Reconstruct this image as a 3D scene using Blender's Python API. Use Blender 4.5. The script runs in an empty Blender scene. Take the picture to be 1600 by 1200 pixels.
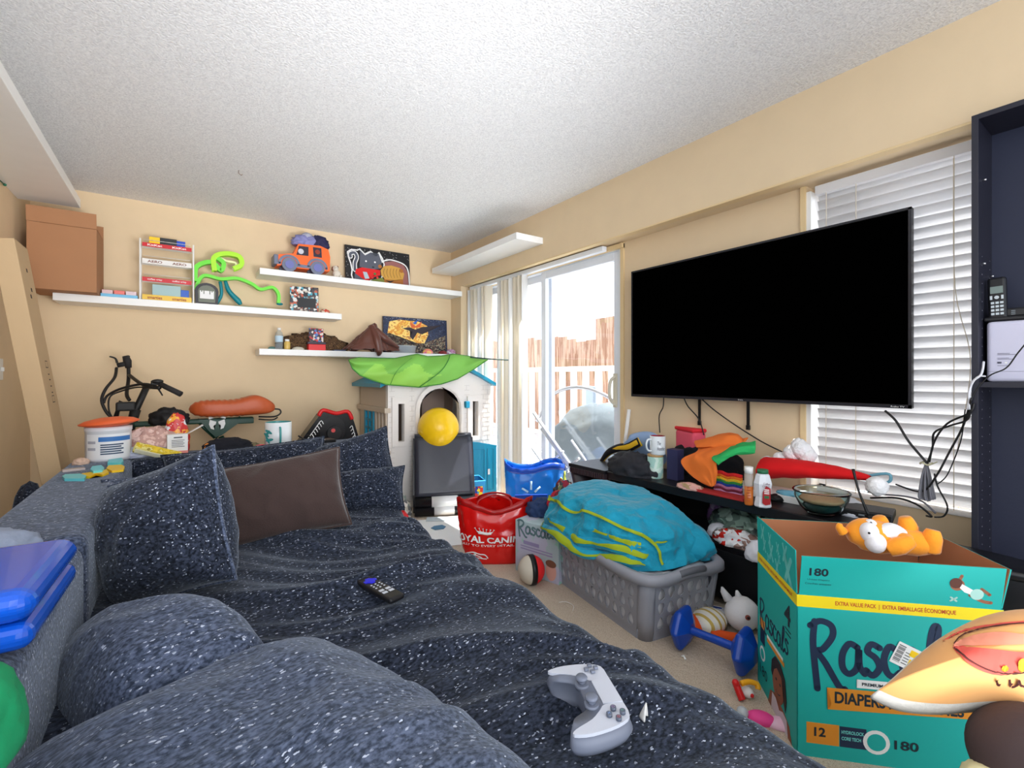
import bpy, bmesh, math, random
from mathutils import Vector, Matrix, Euler, noise
PI = math.pi
V = Vector
sc = bpy.context.scene
COL = sc.collection

# ---------------------------------------------------------------- camera
S35, C35 = math.sin(math.radians(35)), math.cos(math.radians(35))
FPX = 735.0
HC = 1.1
cam = bpy.data.cameras.new('camera')
cam.sensor_width = 36.0
cam.lens = FPX / 1600 * 36
cam.shift_y = -12 / 1600
cam.clip_start = 0.02
camo = bpy.data.objects.new('camera', cam)
COL.objects.link(camo)
camo.location = (0, 0, HC)
camo.rotation_euler = (PI / 2, 0, -math.radians(35))
sc.camera = camo

# ---------------------------------------------------------------- world, sun, lamps, exposure
sc.view_settings.view_transform = 'Standard'
sc.view_settings.look = 'None'
sc.view_settings.gamma = 1
sc.view_settings.use_curve_mapping = False
sc.view_settings.exposure = 0.0
w = bpy.data.worlds.new('daylight')
sc.world = w
w.use_nodes = True
nt = w.node_tree
bg = nt.nodes['Background']
tc = nt.nodes.new('ShaderNodeTexCoord')
nz = nt.nodes.new('ShaderNodeTexNoise')
nz.inputs['Scale'].default_value = 2.2
nz.inputs['Detail'].default_value = 5
cr = nt.nodes.new('ShaderNodeValToRGB')
cr.color_ramp.elements[0].position = 0.35
cr.color_ramp.elements[0].color = (0.62, 0.78, 1.0, 1)
cr.color_ramp.elements[1].position = 0.6
cr.color_ramp.elements[1].color = (1.0, 1.0, 1.0, 1)
nt.links.new(tc.outputs['Generated'], nz.inputs['Vector'])
nt.links.new(nz.outputs['Fac'], cr.inputs['Fac'])
nt.links.new(cr.outputs['Color'], bg.inputs['Color'])
bg.inputs['Strength'].default_value = 2.5


def lamp(name, kind, loc, energy, color=(1, 1, 1), size=None, size_y=None, aim=None):
    l = bpy.data.lights.new(name, kind)
    l.energy = energy
    l.color = color
    if kind == 'AREA':
        l.size = size
        if size_y:
            l.shape = 'RECTANGLE'
            l.size_y = size_y
    o = bpy.data.objects.new(name, l)
    COL.objects.link(o)
    o.location = loc
    if aim:
        o.rotation_euler = (V(aim) - V(loc)).to_track_quat('-Z', 'Y').to_euler()
    return o, l


so, sl = lamp('sun', 'SUN', (8, 2, 8), 14.0, (1.0, 0.96, 0.9), aim=(7.55, 2.12, 7.13))
sl.angle = 0.009
# unseen fill lamps added behind the camera, first an overhead one without a fixture
lamp('overhead_fill_light', 'AREA', (0.5, -0.9, 2.36), 8, (1.0, 0.95, 0.88), 1.1, aim=(0.6, 0.2, 0))
bo, bl_ = lamp('ceiling_fill_light', 'SPOT', (0.3, -0.7, 0.95), 90, (0.97, 0.98, 1.0), aim=(0.5, 3.4, 2.42))  # added uplight from behind the camera, brightens the ceiling
bl_.spot_size = math.radians(88)
bl_.spot_blend = 1.0
bl_.shadow_soft_size = 0.5
lamp('rear_fill_light', 'AREA', (0.3, -2.6, 1.5), 36, (0.88, 0.94, 1.0), 2.4, 1.8, aim=(0.8, 3, 1.3))  # added broad fill from the open rear end, no window there

b2, b2_ = lamp('far_ceiling_fill_light', 'SPOT', (1.15, -0.9, 0.42), 560, (0.97, 0.98, 1.0), aim=(0.5, 3.9, 2.6))  # another added uplight, low and out of view, lifts the far ceiling
b2_.spot_size = math.radians(58)
b2_.spot_blend = 1.0
b2_.shadow_soft_size = 0.5
fo, fl_ = lamp('back_wall_fill_light', 'SPOT', (0.1, -1.3, 1.9), 120, (1.0, 0.98, 0.96), aim=(0.9, 4.4, 1.75))  # added spot behind the camera to brighten the back of the room
fl_.spot_size = math.radians(62)
fl_.spot_blend = 1.0
fl_.shadow_soft_size = 0.45

# ---------------------------------------------------------------- helpers


def lin(c):
    return tuple((((v / 255) + 0.055) / 1.055) ** 2.4 if v > 10 else v / 255 / 12.92 for v in c)


MATS = {}


def mat(name, rgb=(200, 200, 200), rough=0.6, bump=0.0, bscale=60.0, metal=0.0, trans=0.0, sheen=0.0, ior=1.45,
        emis=0.0, vary=0.0, vscale=8.0, coat=0.0, alpha=1.0, sub=0.0):
    if name in MATS:
        return MATS[name]
    m = bpy.data.materials.new(name)
    m.use_nodes = True
    n = m.node_tree.nodes
    L = m.node_tree.links
    b = n['Principled BSDF']
    c = lin(rgb) + (1,)
    b.inputs['Base Color'].default_value = c
    b.inputs['Roughness'].default_value = rough
    b.inputs['Metallic'].default_value = metal
    b.inputs['Transmission Weight'].default_value = trans
    b.inputs['IOR'].default_value = ior
    b.inputs['Sheen Weight'].default_value = sheen
    b.inputs['Coat Weight'].default_value = coat
    b.inputs['Alpha'].default_value = alpha
    if sheen:
        b.inputs['Sheen Roughness'].default_value = 0.4
    if emis:
        b.inputs['Emission Color'].default_value = c
        b.inputs['Emission Strength'].default_value = emis
    t = n.new('ShaderNodeTexCoord')
    if bump:
        z = n.new('ShaderNodeTexNoise')
        z.inputs['Scale'].default_value = bscale
        z.inputs['Detail'].default_value = 4
        bp = n.new('ShaderNodeBump')
        bp.inputs['Strength'].default_value = bump
        bp.inputs['Distance'].default_value = 0.01
        L.new(t.outputs['Object'], z.inputs['Vector'])
        L.new(z.outputs['Fac'], bp.inputs['Height'])
        L.new(bp.outputs['Normal'], b.inputs['Normal'])
    z = n.new('ShaderNodeTexNoise')
    z.inputs['Scale'].default_value = vscale
    z.inputs['Detail'].default_value = 3
    L.new(t.outputs['Object'], z.inputs['Vector'])
    hs = n.new('ShaderNodeHueSaturation')
    hs.inputs['Color'].default_value = c
    mr = n.new('ShaderNodeMapRange')
    v = vary or 0.04
    mr.inputs['To Min'].default_value = 1 - v
    mr.inputs['To Max'].default_value = 1 + v
    L.new(z.outputs['Fac'], mr.inputs['Value'])
    L.new(mr.outputs['Result'], hs.inputs['Value'])
    L.new(hs.outputs['Color'], b.inputs['Base Color'])
    MATS[name] = m
    return m


def patch_mat(name, cols, scale=30.0, rough=0.5, stretch=(1, 1, 1), kind='voronoi', bump=0.0):
    """printed or mottled stuff: a constant ramp over cells or noise"""
    if name in MATS:
        return MATS[name]
    m = mat(name, cols[0], rough, bump=bump)
    n = m.node_tree.nodes
    L = m.node_tree.links
    b = n['Principled BSDF']
    t = n.new('ShaderNodeTexCoord')
    mp = n.new('ShaderNodeMapping')
    mp.inputs['Scale'].default_value = stretch
    L.new(t.outputs['Object'], mp.inputs['Vector'])
    r = n.new('ShaderNodeValToRGB')
    r.color_ramp.interpolation = 'CONSTANT'
    k = len(cols)
    if kind == 'voronoi':
        q = n.new('ShaderNodeTexVoronoi')
        q.inputs['Scale'].default_value = scale
        sp = n.new('ShaderNodeSeparateColor')
        L.new(mp.outputs['Vector'], q.inputs['Vector'])
        L.new(q.outputs['Color'], sp.inputs['Color'])
        L.new(sp.outputs['Red'], r.inputs['Fac'])
        lo, hi = 0.0, 1.0
    elif kind == 'wave':
        q = n.new('ShaderNodeTexWave')
        q.wave_profile = 'SAW'
        q.inputs['Scale'].default_value = scale
        q.inputs['Distortion'].default_value = 0.6
        L.new(mp.outputs['Vector'], q.inputs['Vector'])
        L.new(q.outputs['Fac'], r.inputs['Fac'])
        lo, hi = 0.0, 1.0
    else:
        q = n.new('ShaderNodeTexNoise')
        q.inputs['Scale'].default_value = scale
        q.inputs['Detail'].default_value = 4
        L.new(mp.outputs['Vector'], q.inputs['Vector'])
        L.new(q.outputs['Fac'], r.inputs['Fac'])
        lo, hi = 0.3, 0.7
    el = r.color_ramp.elements
    while len(el) < k:
        el.new(0.5)
    for i in range(k):
        el[i].position = lo + (hi - lo) * i / k if i else 0.0
        el[i].color = lin(cols[i]) + (1,)
    L.new(r.outputs['Color'], b.inputs['Base Color'])
    return m


def fabric_mat(name, base, base2, fleck, scale=75.0, amount=0.7, sheen=0.5, fs=0.25):
    if name in MATS:
        return MATS[name]
    m = mat(name, base, 0.95, sheen=sheen)
    n = m.node_tree.nodes
    L = m.node_tree.links
    b = n['Principled BSDF']
    b.inputs['Sheen Tint'].default_value = (0.75, 0.85, 1.0, 1)
    b.inputs['Specular IOR Level'].default_value = 0.15
    t = n.new('ShaderNodeTexCoord')
    mp = n.new('ShaderNodeMapping')
    mp.inputs['Scale'].default_value = (0.75, 1.25, 1.2)
    L.new(t.outputs['Object'], mp.inputs['Vector'])
    z = n.new('ShaderNodeTexNoise')
    z.inputs['Scale'].default_value = 110
    z.inputs['Detail'].default_value = 5
    L.new(mp.outputs['Vector'], z.inputs['Vector'])
    r = n.new('ShaderNodeValToRGB')
    r.color_ramp.elements[0].position = 0.38
    r.color_ramp.elements[0].color = lin(base) + (1,)
    r.color_ramp.elements[1].position = 0.64
    r.color_ramp.elements[1].color = lin(base2) + (1,)
    L.new(z.outputs['Fac'], r.inputs['Fac'])
    dn = n.new('ShaderNodeTexNoise')
    dn.inputs['Scale'].default_value = scale * 1.1
    L.new(mp.outputs['Vector'], dn.inputs['Vector'])
    ds = n.new('ShaderNodeVectorMath')
    ds.operation = 'MULTIPLY_ADD'
    ds.inputs[1].default_value = (1.6 / scale, 1.0 / scale, 1.6 / scale)
    L.new(dn.outputs['Color'], ds.inputs[0])
    L.new(mp.outputs['Vector'], ds.inputs[2])
    q = n.new('ShaderNodeTexVoronoi')
    q.inputs['Scale'].default_value = scale
    L.new(ds.outputs['Vector'], q.inputs['Vector'])
    sp = n.new('ShaderNodeSeparateColor')
    L.new(q.outputs['Color'], sp.inputs['Color'])
    g = n.new('ShaderNodeMath')
    g.operation = 'GREATER_THAN'
    g.inputs[1].default_value = amount
    L.new(sp.outputs['Red'], g.inputs[0])
    l = n.new('ShaderNodeMath')
    l.operation = 'LESS_THAN'
    L.new(q.outputs['Distance'], l.inputs[0])
    l.inputs[1].default_value = fs
    mu = n.new('ShaderNodeMath')
    mu.operation = 'MULTIPLY'
    L.new(g.outputs[0], mu.inputs[0])
    L.new(l.outputs[0], mu.inputs[1])
    m2 = n.new('ShaderNodeMath')
    m2.operation = 'MULTIPLY'
    L.new(mu.outputs[0], m2.inputs[0])
    L.new(sp.outputs['Green'], m2.inputs[1])
    mu = m2
    mx = n.new('ShaderNodeMix')
    mx.data_type = 'RGBA'
    L.new(mu.outputs[0], mx.inputs[0])
    L.new(r.outputs['Color'], mx.inputs[6])
    mx.inputs[7].default_value = lin(fleck) + (1,)
    L.new(mx.outputs[2], b.inputs['Base Color'])
    bp = n.new('ShaderNodeBump')
    bp.inputs['Strength'].default_value = 0.5
    bp.inputs['Distance'].default_value = 0.004
    L.new(z.outputs['Fac'], bp.inputs['Height'])
    L.new(bp.outputs['Normal'], b.inputs['Normal'])
    return m


class Fr:
    """a flat frame: origin, right, up; p(a, b, c) is a point c in front of it"""

    def __init__(s, o, r, u):
        s.o, s.r, s.u = V(o), V(r).normalized(), V(u).normalized()
        s.n = s.r.cross(s.u).normalized()

    def p(s, a, b, c=0.0):
        return s.o + s.r * a + s.u * b + s.n * c


class MB:
    def __init__(s, m=None):
        s.bm = bmesh.new()
        s.mats = []
        s.i = 0
        s.sm = False
        if m:
            s.m(m)

    def m(s, m):
        if m not in s.mats:
            s.mats.append(m)
        s.i = s.mats.index(m)
        return s

    def face(s, vs):
        try:
            f = s.bm.faces.new(vs)
        except ValueError:
            return None
        f.material_index = s.i
        f.smooth = s.sm
        return f

    def box(s, x0, y0, z0, x1, y1, z1, bevel=0.0, M=None, seg=2):
        b = bmesh.new()
        bmesh.ops.create_cube(b, size=1)
        for v in b.verts:
            v.co = V(((x0 + x1) / 2 + v.co.x * (x1 - x0), (y0 + y1) / 2 + v.co.y * (y1 - y0), (z0 + z1) / 2 + v.co.z * (z1 - z0)))
        if bevel:
            bmesh.ops.bevel(b, geom=list(b.edges), offset=bevel, segments=seg, affect='EDGES', profile=0.5)
        return s.merge(b, M)

    def merge(s, b, M=None, smooth=None):
        mp = {}
        for v in b.verts:
            mp[v] = s.bm.verts.new(M @ v.co if M else v.co)
        for f in b.faces:
            g = s.face([mp[v] for v in f.verts])
            if g and smooth is not None:
                g.smooth = smooth
        b.free()
        return s

    def ring(s, c, r, ax, n=16, ph=0.0):
        ax = V(ax).normalized()
        t = ax.orthogonal().normalized()
        k = ax.cross(t)
        return [s.bm.verts.new(V(c) + t * r * math.cos(ph + 2 * PI * i / n) + k * r * math.sin(ph + 2 * PI * i / n)) for i in range(n)]

    def cyl(s, p0, p1, r0, r1=None, n=16, cap=True):
        r1 = r0 if r1 is None else r1
        ax = V(p1) - V(p0)
        a = s.ring(p0, max(r0, 1e-5), ax, n)
        b = s.ring(p1, max(r1, 1e-5), ax, n)
        o = s.sm
        s.sm = n > 8
        for i in range(n):
            s.face([a[i], a[(i + 1) % n], b[(i + 1) % n], b[i]])
        s.sm = False
        if cap:
            s.face(a[::-1])
            s.face(b)
        s.sm = o
        return s

    def tube(s, pts, r, n=8, cap=True, smooth_pts=0):
        pts = [V(p) for p in pts]
        if smooth_pts:
            pts = spline(pts, smooth_pts)
        rs = r if isinstance(r, (list, tuple)) else None
        if rs and len(rs) != len(pts):
            m = len(rs) - 1
            k = len(pts) - 1
            rs = [rs[min(int(i * m / k), m - 1)] * (1 - (i * m / k - min(int(i * m / k), m - 1))) + rs[min(int(i * m / k), m - 1) + 1] * (i * m / k - min(int(i * m / k), m - 1)) for i in range(k + 1)]
        t0 = (pts[1] - pts[0]).normalized()
        nrm = t0.orthogonal().normalized()
        prev = None
        first = None
        o = s.sm
        s.sm = True
        for i, p in enumerate(pts):
            t = (pts[min(i + 1, len(pts) - 1)] - pts[max(i - 1, 0)]).normalized()
            nrm = (nrm - t * nrm.dot(t))
            nrm = nrm.normalized() if nrm.length > 1e-6 else t.orthogonal().normalized()
            k = t.cross(nrm)
            rr = rs[i] if rs else r
            c = [s.bm.verts.new(p + nrm * rr * math.cos(2 * PI * j / n) + k * rr * math.sin(2 * PI * j / n)) for j in range(n)]
            if prev:
                for j in range(n):
                    s.face([prev[j], prev[(j + 1) % n], c[(j + 1) % n], c[j]])
            else:
                first = c
            prev = c
        if cap:
            s.face(first[::-1])
            s.face(prev)
        s.sm = o
        return s

    def lathe(s, prof, c=(0, 0, 0), n=24, M=None, sx=1.0, sy=1.0):
        """prof: list of (r, z) bottom to top about +Z at c; open ends where r>0 stay open unless r==0"""
        rows = []
        for r, z in prof:
            if r < 1e-6:
                p = V((c[0], c[1], c[2] + z))
                rows.append([s.bm.verts.new(M @ p if M else p)])
            else:
                row = []
                for i in range(n):
                    a = 2 * PI * i / n
                    p = V((c[0] + sx * r * math.cos(a), c[1] + sy * r * math.sin(a), c[2] + z))
                    row.append(s.bm.verts.new(M @ p if M else p))
                rows.append(row)
        o = s.sm
        s.sm = True
        for a, b in zip(rows, rows[1:]):
            for i in range(n):
                j = (i + 1) % n
                if len(a) == 1 and len(b) == 1:
                    continue
                if len(a) == 1:
                    s.face([a[0], b[j], b[i]])
                elif len(b) == 1:
                    s.face([a[i], a[j], b[0]])
                else:
                    s.face([a[i], a[j], b[j], b[i]])
        s.sm = o
        return s

    def ball(s, c, r, n=3, sc3=(1, 1, 1), M=None, seed=None, amp=0.0, fr=4.0, flat=None):
        b = bmesh.new()
        bmesh.ops.create_icosphere(b, subdivisions=n, radius=1)
        for v in b.verts:
            k = 1.0
            if seed is not None:
                q = v.co * fr + V((seed * 3.1, seed * 1.7, seed))
                k += amp * (1 - 2 * abs(noise.noise(q))) + amp * 0.5 * noise.noise(q * 2.3)
            co = V((v.co.x * r * sc3[0] * k, v.co.y * r * sc3[1] * k, v.co.z * r * sc3[2] * k))
            if flat is not None and co.z < flat:
                co.z = flat + (co.z - flat) * 0.03
            v.co = co + V(c)
        return s.merge(b, M, True)

    def grid(s, fn, nu, nv, wrap_u=False, smooth=True):
        rows = [[s.bm.verts.new(V(fn(i / (nu if wrap_u else nu), j / nv))) for j in range(nv + 1)] for i in range(nu if wrap_u else nu + 1)]
        o = s.sm
        s.sm = smooth
        R = len(rows)
        for i in range(R if wrap_u else R - 1):
            for j in range(nv):
                s.face([rows[i][j], rows[(i + 1) % R][j], rows[(i + 1) % R][j + 1], rows[i][j + 1]])
        s.sm = o
        return s

    def poly(s, fr, pts, c0=0.0, th=0.001):
        """a flat shape, th thick, on a frame"""
        a = [s.bm.verts.new(fr.p(x, y, c0)) for x, y in pts]
        b = [s.bm.verts.new(fr.p(x, y, c0 + th)) for x, y in pts]
        n = len(pts)
        o = s.sm
        s.sm = False
        fs = [s.face(b), s.face(a[::-1])]
        for i in range(n):
            s.face([a[i], a[(i + 1) % n], b[(i + 1) % n], b[i]])
        if n > 4:
            bmesh.ops.triangulate(s.bm, faces=[f for f in fs if f])
        s.sm = o
        return s

    def rect(s, fr, x0, y0, x1, y1, c0=0.0, th=0.001):
        return s.poly(fr, [(x0, y0), (x1, y0), (x1, y1), (x0, y1)], c0, th)

    def disc(s, fr, x, y, r, c0=0.0, th=0.001, n=20, ry=None):
        ry = ry or r
        return s.poly(fr, [(x + r * math.cos(2 * PI * i / n), y + ry * math.sin(2 * PI * i / n)) for i in range(n)], c0, th)

    def stroke(s, fr, pts, w, c0=0.0, th=0.001, k=6):
        """a brush stroke: ribbon of width w along a smooth line"""
        q = [V((x, y, 0)) for x, y in pts]
        if k and len(q) > 2:
            q = spline(q, k)
        a = []
        for i, p in enumerate(q):
            t = (q[min(i + 1, len(q) - 1)] - q[max(i - 1, 0)]).normalized()
            nn = V((-t.y, t.x, 0)) * w / 2
            a.append((s.bm.verts.new(fr.p(p.x + nn.x, p.y + nn.y, c0 + th)), s.bm.verts.new(fr.p(p.x - nn.x, p.y - nn.y, c0 + th))))
        for (a0, a1), (b0, b1) in zip(a, a[1:]):
            s.face([a0, a1, b1, b0])
        for p in (q[0], q[-1]):
            s.disc(fr, p.x, p.y, w / 2, c0, th, 10)
        return s

    def text(s, fr, body, x, y, w, h, c0=0.0, bold=0.0, shear=0.0, th=0.0004):
        """words fitted to the w x h rectangle whose lower left is x, y"""
        cu = bpy.data.curves.new('t', 'FONT')
        cu.body = body
        cu.size = 1
        cu.offset = bold
        cu.shear = shear
        cu.resolution_u = 3
        ob = bpy.data.objects.new('t', cu)
        me = bpy.data.meshes.new_from_object(ob)
        if len(me.vertices):
            xs = [v.co.x for v in me.vertices]
            ys = [v.co.y for v in me.vertices]
            a0, b0 = min(xs), min(ys)
            kx, ky = w / max(max(xs) - a0, 1e-6), h / max(max(ys) - b0, 1e-6)
            vs = [s.bm.verts.new(fr.p(x + (v.co.x - a0) * kx, y + (v.co.y - b0) * ky, c0 + th)) for v in me.vertices]
            for p in me.polygons:
                s.face([vs[i] for i in p.vertices])
        bpy.data.objects.remove(ob)
        bpy.data.curves.remove(cu)
        bpy.data.meshes.remove(me)
        return s

    def build(s, name, parent=None, loc=None, rot=None, solid=0.0, sub=0, bev=0.0, label=None):
        if solid:
            bmesh.ops.recalc_face_normals(s.bm, faces=s.bm.faces)
        me = bpy.data.meshes.new(name)
        s.bm.to_mesh(me)
        s.bm.free()
        for m in s.mats:
            me.materials.append(m)
        o = bpy.data.objects.new(name, me)
        COL.objects.link(o)
        if parent:
            o.parent = parent
        if loc is not None:
            o.location = loc
        if rot is not None:
            o.rotation_euler = rot
        if solid:
            k = o.modifiers.new('Solidify', 'SOLIDIFY')
            k.thickness = solid
            k.offset = 0
        if bev:
            k = o.modifiers.new('Bevel', 'BEVEL')
            k.width = bev
            k.segments = 2
        if sub:
            k = o.modifiers.new('Subdivision', 'SUBSURF')
            k.levels = sub
            k.render_levels = sub
        if label:
            o['label'] = label
        return o


def spline(p, k):
    out = []
    n = len(p)
    for i in range(n - 1):
        a, b, c, d = p[max(i - 1, 0)], p[i], p[i + 1], p[min(i + 2, n - 1)]
        for j in range(k):
            t = j / k
            out.append(0.5 * ((2 * b) + (c - a) * t + (2 * a - 5 * b + 4 * c - d) * t * t + (3 * b - a - 3 * c + d) * t ** 3))
    out.append(p[-1])
    return out


def tag(o, label, cat, group=None, kind=None):
    o['label'] = label
    o['category'] = cat
    if group:
        o['group'] = group
    if kind:
        o['kind'] = kind
    return o


def thing(name, label, cat, loc=(0, 0, 0), rz=0.0, group=None, rot=None):
    o = bpy.data.objects.new(name, None)
    COL.objects.link(o)
    o.empty_display_size = 0.05
    o.location = loc
    o.rotation_euler = rot if rot else (0, 0, rz)
    return tag(o, label, cat, group)


def struct(name, mb, label=None, **k):
    o = mb.build(name, **k)
    o['kind'] = 'structure'
    if label:
        o['label'] = label
    return o


def dup(root, loc, rz=None, label=None, group=None):
    r = root.copy()
    COL.objects.link(r)
    r.location = loc
    if rz is not None:
        r.rotation_euler = (0, 0, rz)
    if label:
        r['label'] = label
    if group:
        r['group'] = group
    for ch in list(root.children):
        c = ch.copy()
        COL.objects.link(c)
        c.parent = r
        for g in ch.children:
            d = g.copy()
            COL.objects.link(d)
            d.parent = c
    return r


def at(px, py, X=None, Y=None, Z=None):
    """the place in the room seen at a pixel of the photograph, on a plane of the room"""
    a, b = (px - 800) / FPX, (588 - py) / FPX
    d = V((S35 + a * C35, C35 - a * S35, b))
    t = X / d.x if X is not None else Y / d.y if Y is not None else (Z - HC) / d.z
    return V((0, 0, HC)) + d * t


UP = V((0, 0, 1))
# common materials
WHITE = mat('white_paint', (236, 234, 230), 0.45)
WALL = mat('wall_paint_tan', (226, 201, 164), 0.75, bump=0.08, bscale=25)
BLACK = mat('black_plastic', (16, 16, 18), 0.45)
SATIN = mat('satin_black_wood', (22, 20, 24), 0.4, bump=0.06, bscale=90)
GREY = mat('grey_plastic', (120, 122, 128), 0.5)
STEEL = mat('steel', (190, 190, 195), 0.3, metal=1)
PAPER = mat('white_paper', (238, 238, 236), 0.8)
RED = mat('red_plastic', (215, 30, 32), 0.4)
BLUEP = mat('blue_plastic', (18, 72, 190), 0.35, coat=0.2)
YEL = mat('yellow_plastic', (250, 205, 20), 0.45)
SOFA = fabric_mat('charcoal_fleck_fabric', (20, 24, 33), (56, 63, 80), (188, 196, 214), 135, 0.76, 0.25, 0.35)
SOFAL = fabric_mat('charcoal_fleck_fabric_lit', (44, 52, 68), (94, 104, 128), (196, 204, 222), 120, 0.76, 0.3, 0.35)  # same sofa fabric in paler colours, the light on it painted in
CARD = mat('brown_cardboard', (172, 124, 88), 0.85, bump=0.05)
CARDP = mat('pale_cardboard', (200, 172, 134), 0.85, bump=0.05)
GLASS = mat('clear_glass', (255, 255, 255), 0.02, trans=1.0, ior=1.3)
# ================================================================ the room
XS, XW, YB, XL, H = 2.353, 2.506, 4.5, -0.85, 2.42
carpet = patch_mat('beige_carpet', [(158, 140, 122), (190, 173, 153), (208, 192, 173), (176, 159, 140), (216, 202, 184)], 260, 0.95, kind='noise', bump=0.6)
popcorn = patch_mat('popcorn_ceiling', [(222, 222, 223), (232, 232, 233), (239, 239, 239), (246, 246, 246)], 130, 0.9, kind='noise', bump=0.45)
popcorn.node_tree.nodes['Noise Texture'].inputs['Scale'].default_value = 130
struct('floor', MB(carpet).box(-1.2, -2.0, -0.1, XW + 0.1, YB + 0.1, 0), 'beige speckled carpet floor')
struct('ceiling', MB(popcorn).box(-1.2, -2.0, H, XW + 0.1, YB + 0.1, H + 0.1), 'white popcorn textured ceiling')
struct('wall_back', MB(WALL).box(-1.0, YB, 0, XW + 0.15, YB + 0.12, H))
struct('wall_left', MB(WALL).box(XL - 0.12, 3.35, 0, XL, YB, H).box(XL - 0.12, 0.6, 2.05, XL, 3.35, H))
bulk = MB(WALL).box(XS, -2.0, 2.03, XW + 0.05, YB, H)
bulk.box(XS, 4.28, 0, XW + 0.05, YB, 2.03)
struct('beam', bulk, 'tan bulkhead boxed along the top of the window wall')
# window wall with its two openings: door Y 2.25..4.26, window Y -0.35..1.06
rw = MB(WALL)
x0, x1 = XW, XW + 0.14
rw.box(x0, 4.26, 0, x1, YB, 2.03).box(x0, 1.06, 0, x1, 2.25, 2.03).box(x0, -2, 0, x1, -0.35, 2.03)
rw.box(x0, -0.35, 0, x1, 1.06, 0.56).box(XW + 0.06, -2, 2.03, x1, YB, H)
struct('wall_right', rw)
lip = mat('trim_yellow', (228, 200, 152), 0.6)
struct('trim_1', MB(lip).box(XS + 0.001, -0.6, 2.021, XS + 0.05, 4.2, 2.031), 'thin yellowish trim under the bulkhead')
struct('trim_2', MB(lip).box(XW - 0.012, 1.06, 0.56, XW, 1.085, 2.03).box(XW - 0.012, 2.22, 0, XW, 2.25, 2.03).box(XW - 0.03, 2.22, 1.99, XW, 4.2, 2.02), 'wood trim strips around window and door')

# sliding door
alu = mat('white_door_frame', (232, 236, 242), 0.4)
glz = mat('door_glass', (250, 253, 255), 0.0)
gn = glz.node_tree
gt = gn.nodes.new('ShaderNodeBsdfTransparent')
gt.inputs['Color'].default_value = (0.97, 0.985, 1.0, 1)
gg = gn.nodes.new('ShaderNodeBsdfGlossy')
gg.inputs['Roughness'].default_value = 0.0
gx = gn.nodes.new('ShaderNodeMixShader')
gx.inputs[0].default_value = 0.05
gn.links.new(gt.outputs[0], gx.inputs[1])
gn.links.new(gg.outputs[0], gx.inputs[2])
gn.links.new(gx.outputs[0], gn.nodes['Material Output'].inputs['Surface'])


def door_leaf(name, y0, y1, xc, z1=1.985, wst=0.06):
    m = MB(alu)
    for a, b in ((y0, y0 + wst), (y1 - wst, y1)):
        m.box(xc - 0.018, a, 0.03, xc + 0.018, b, z1, 0.004)
    m.box(xc - 0.018, y0 + wst, z1 - wst, xc + 0.018, y1 - wst, z1, 0.004)
    m.box(xc - 0.018, y0 + wst, 0.03, xc + 0.018, y1 - wst, 0.03 + wst, 0.004)
    o = struct(name, m)
    g = MB(glz).box(xc - 0.003, y0 + wst, 0.03 + wst, xc + 0.003, y1 - wst, z1 - wst)
    g.build('pane', o)
    return o


d1 = door_leaf('door_1', 2.27, 3.16, XW + 0.03)
hm = MB(mat('door_handle_beige', (214, 206, 186), 0.5))
hm.tube([(XW + 0.01, 2.31, 0.90), (XW - 0.035, 2.315, 0.93), (XW - 0.045, 2.32, 1.0), (XW - 0.035, 2.315, 1.07), (XW + 0.01, 2.31, 1.10)], 0.011, 8, smooth_pts=5)
hm.box(XW + 0.0, 2.295, 0.88, XW + 0.015, 2.33, 1.12, 0.004)
hm.build('door_handle', d1, label='beige loop handle')
door_leaf('door_2', 3.08, 4.24, XW + 0.08)
fr = MB(alu)
fr.box(XW, 2.25, 0, x1, 2.275, 2.03).box(XW, 4.235, 0, x1, 4.26, 2.03).box(XW, 2.275, 1.985, x1, 4.235, 2.03).box(XW - 0.01, 2.275, 0, x1, 4.235, 0.03)
struct('trim_3', fr, 'white frame and track of the sliding door')

# window behind the horizontal blinds
wm = MB(alu)
wx = XW + 0.09
for a, b, c, d in ((-0.35, -0.3, 0.56, 2.03), (1.01, 1.06, 0.56, 2.03), (0.33, 0.38, 0.56, 2.03)):
    wm.box(wx, a, c, wx + 0.04, b, d)
wm.box(wx, -0.35, 0.56, wx + 0.04, 1.06, 0.61).box(wx, -0.35, 1.98, wx + 0.04, 1.06, 2.03)
wo = struct('window_1', wm)
MB(glz).box(wx + 0.018, -0.3, 0.61, wx + 0.022, 1.01, 1.98).build('pane', wo)
struct('trim_4', MB(WHITE).box(XW - 0.005, 1.04, 0.565, XW + 0.10, 1.06, 2.0), 'white window side lining')

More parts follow.
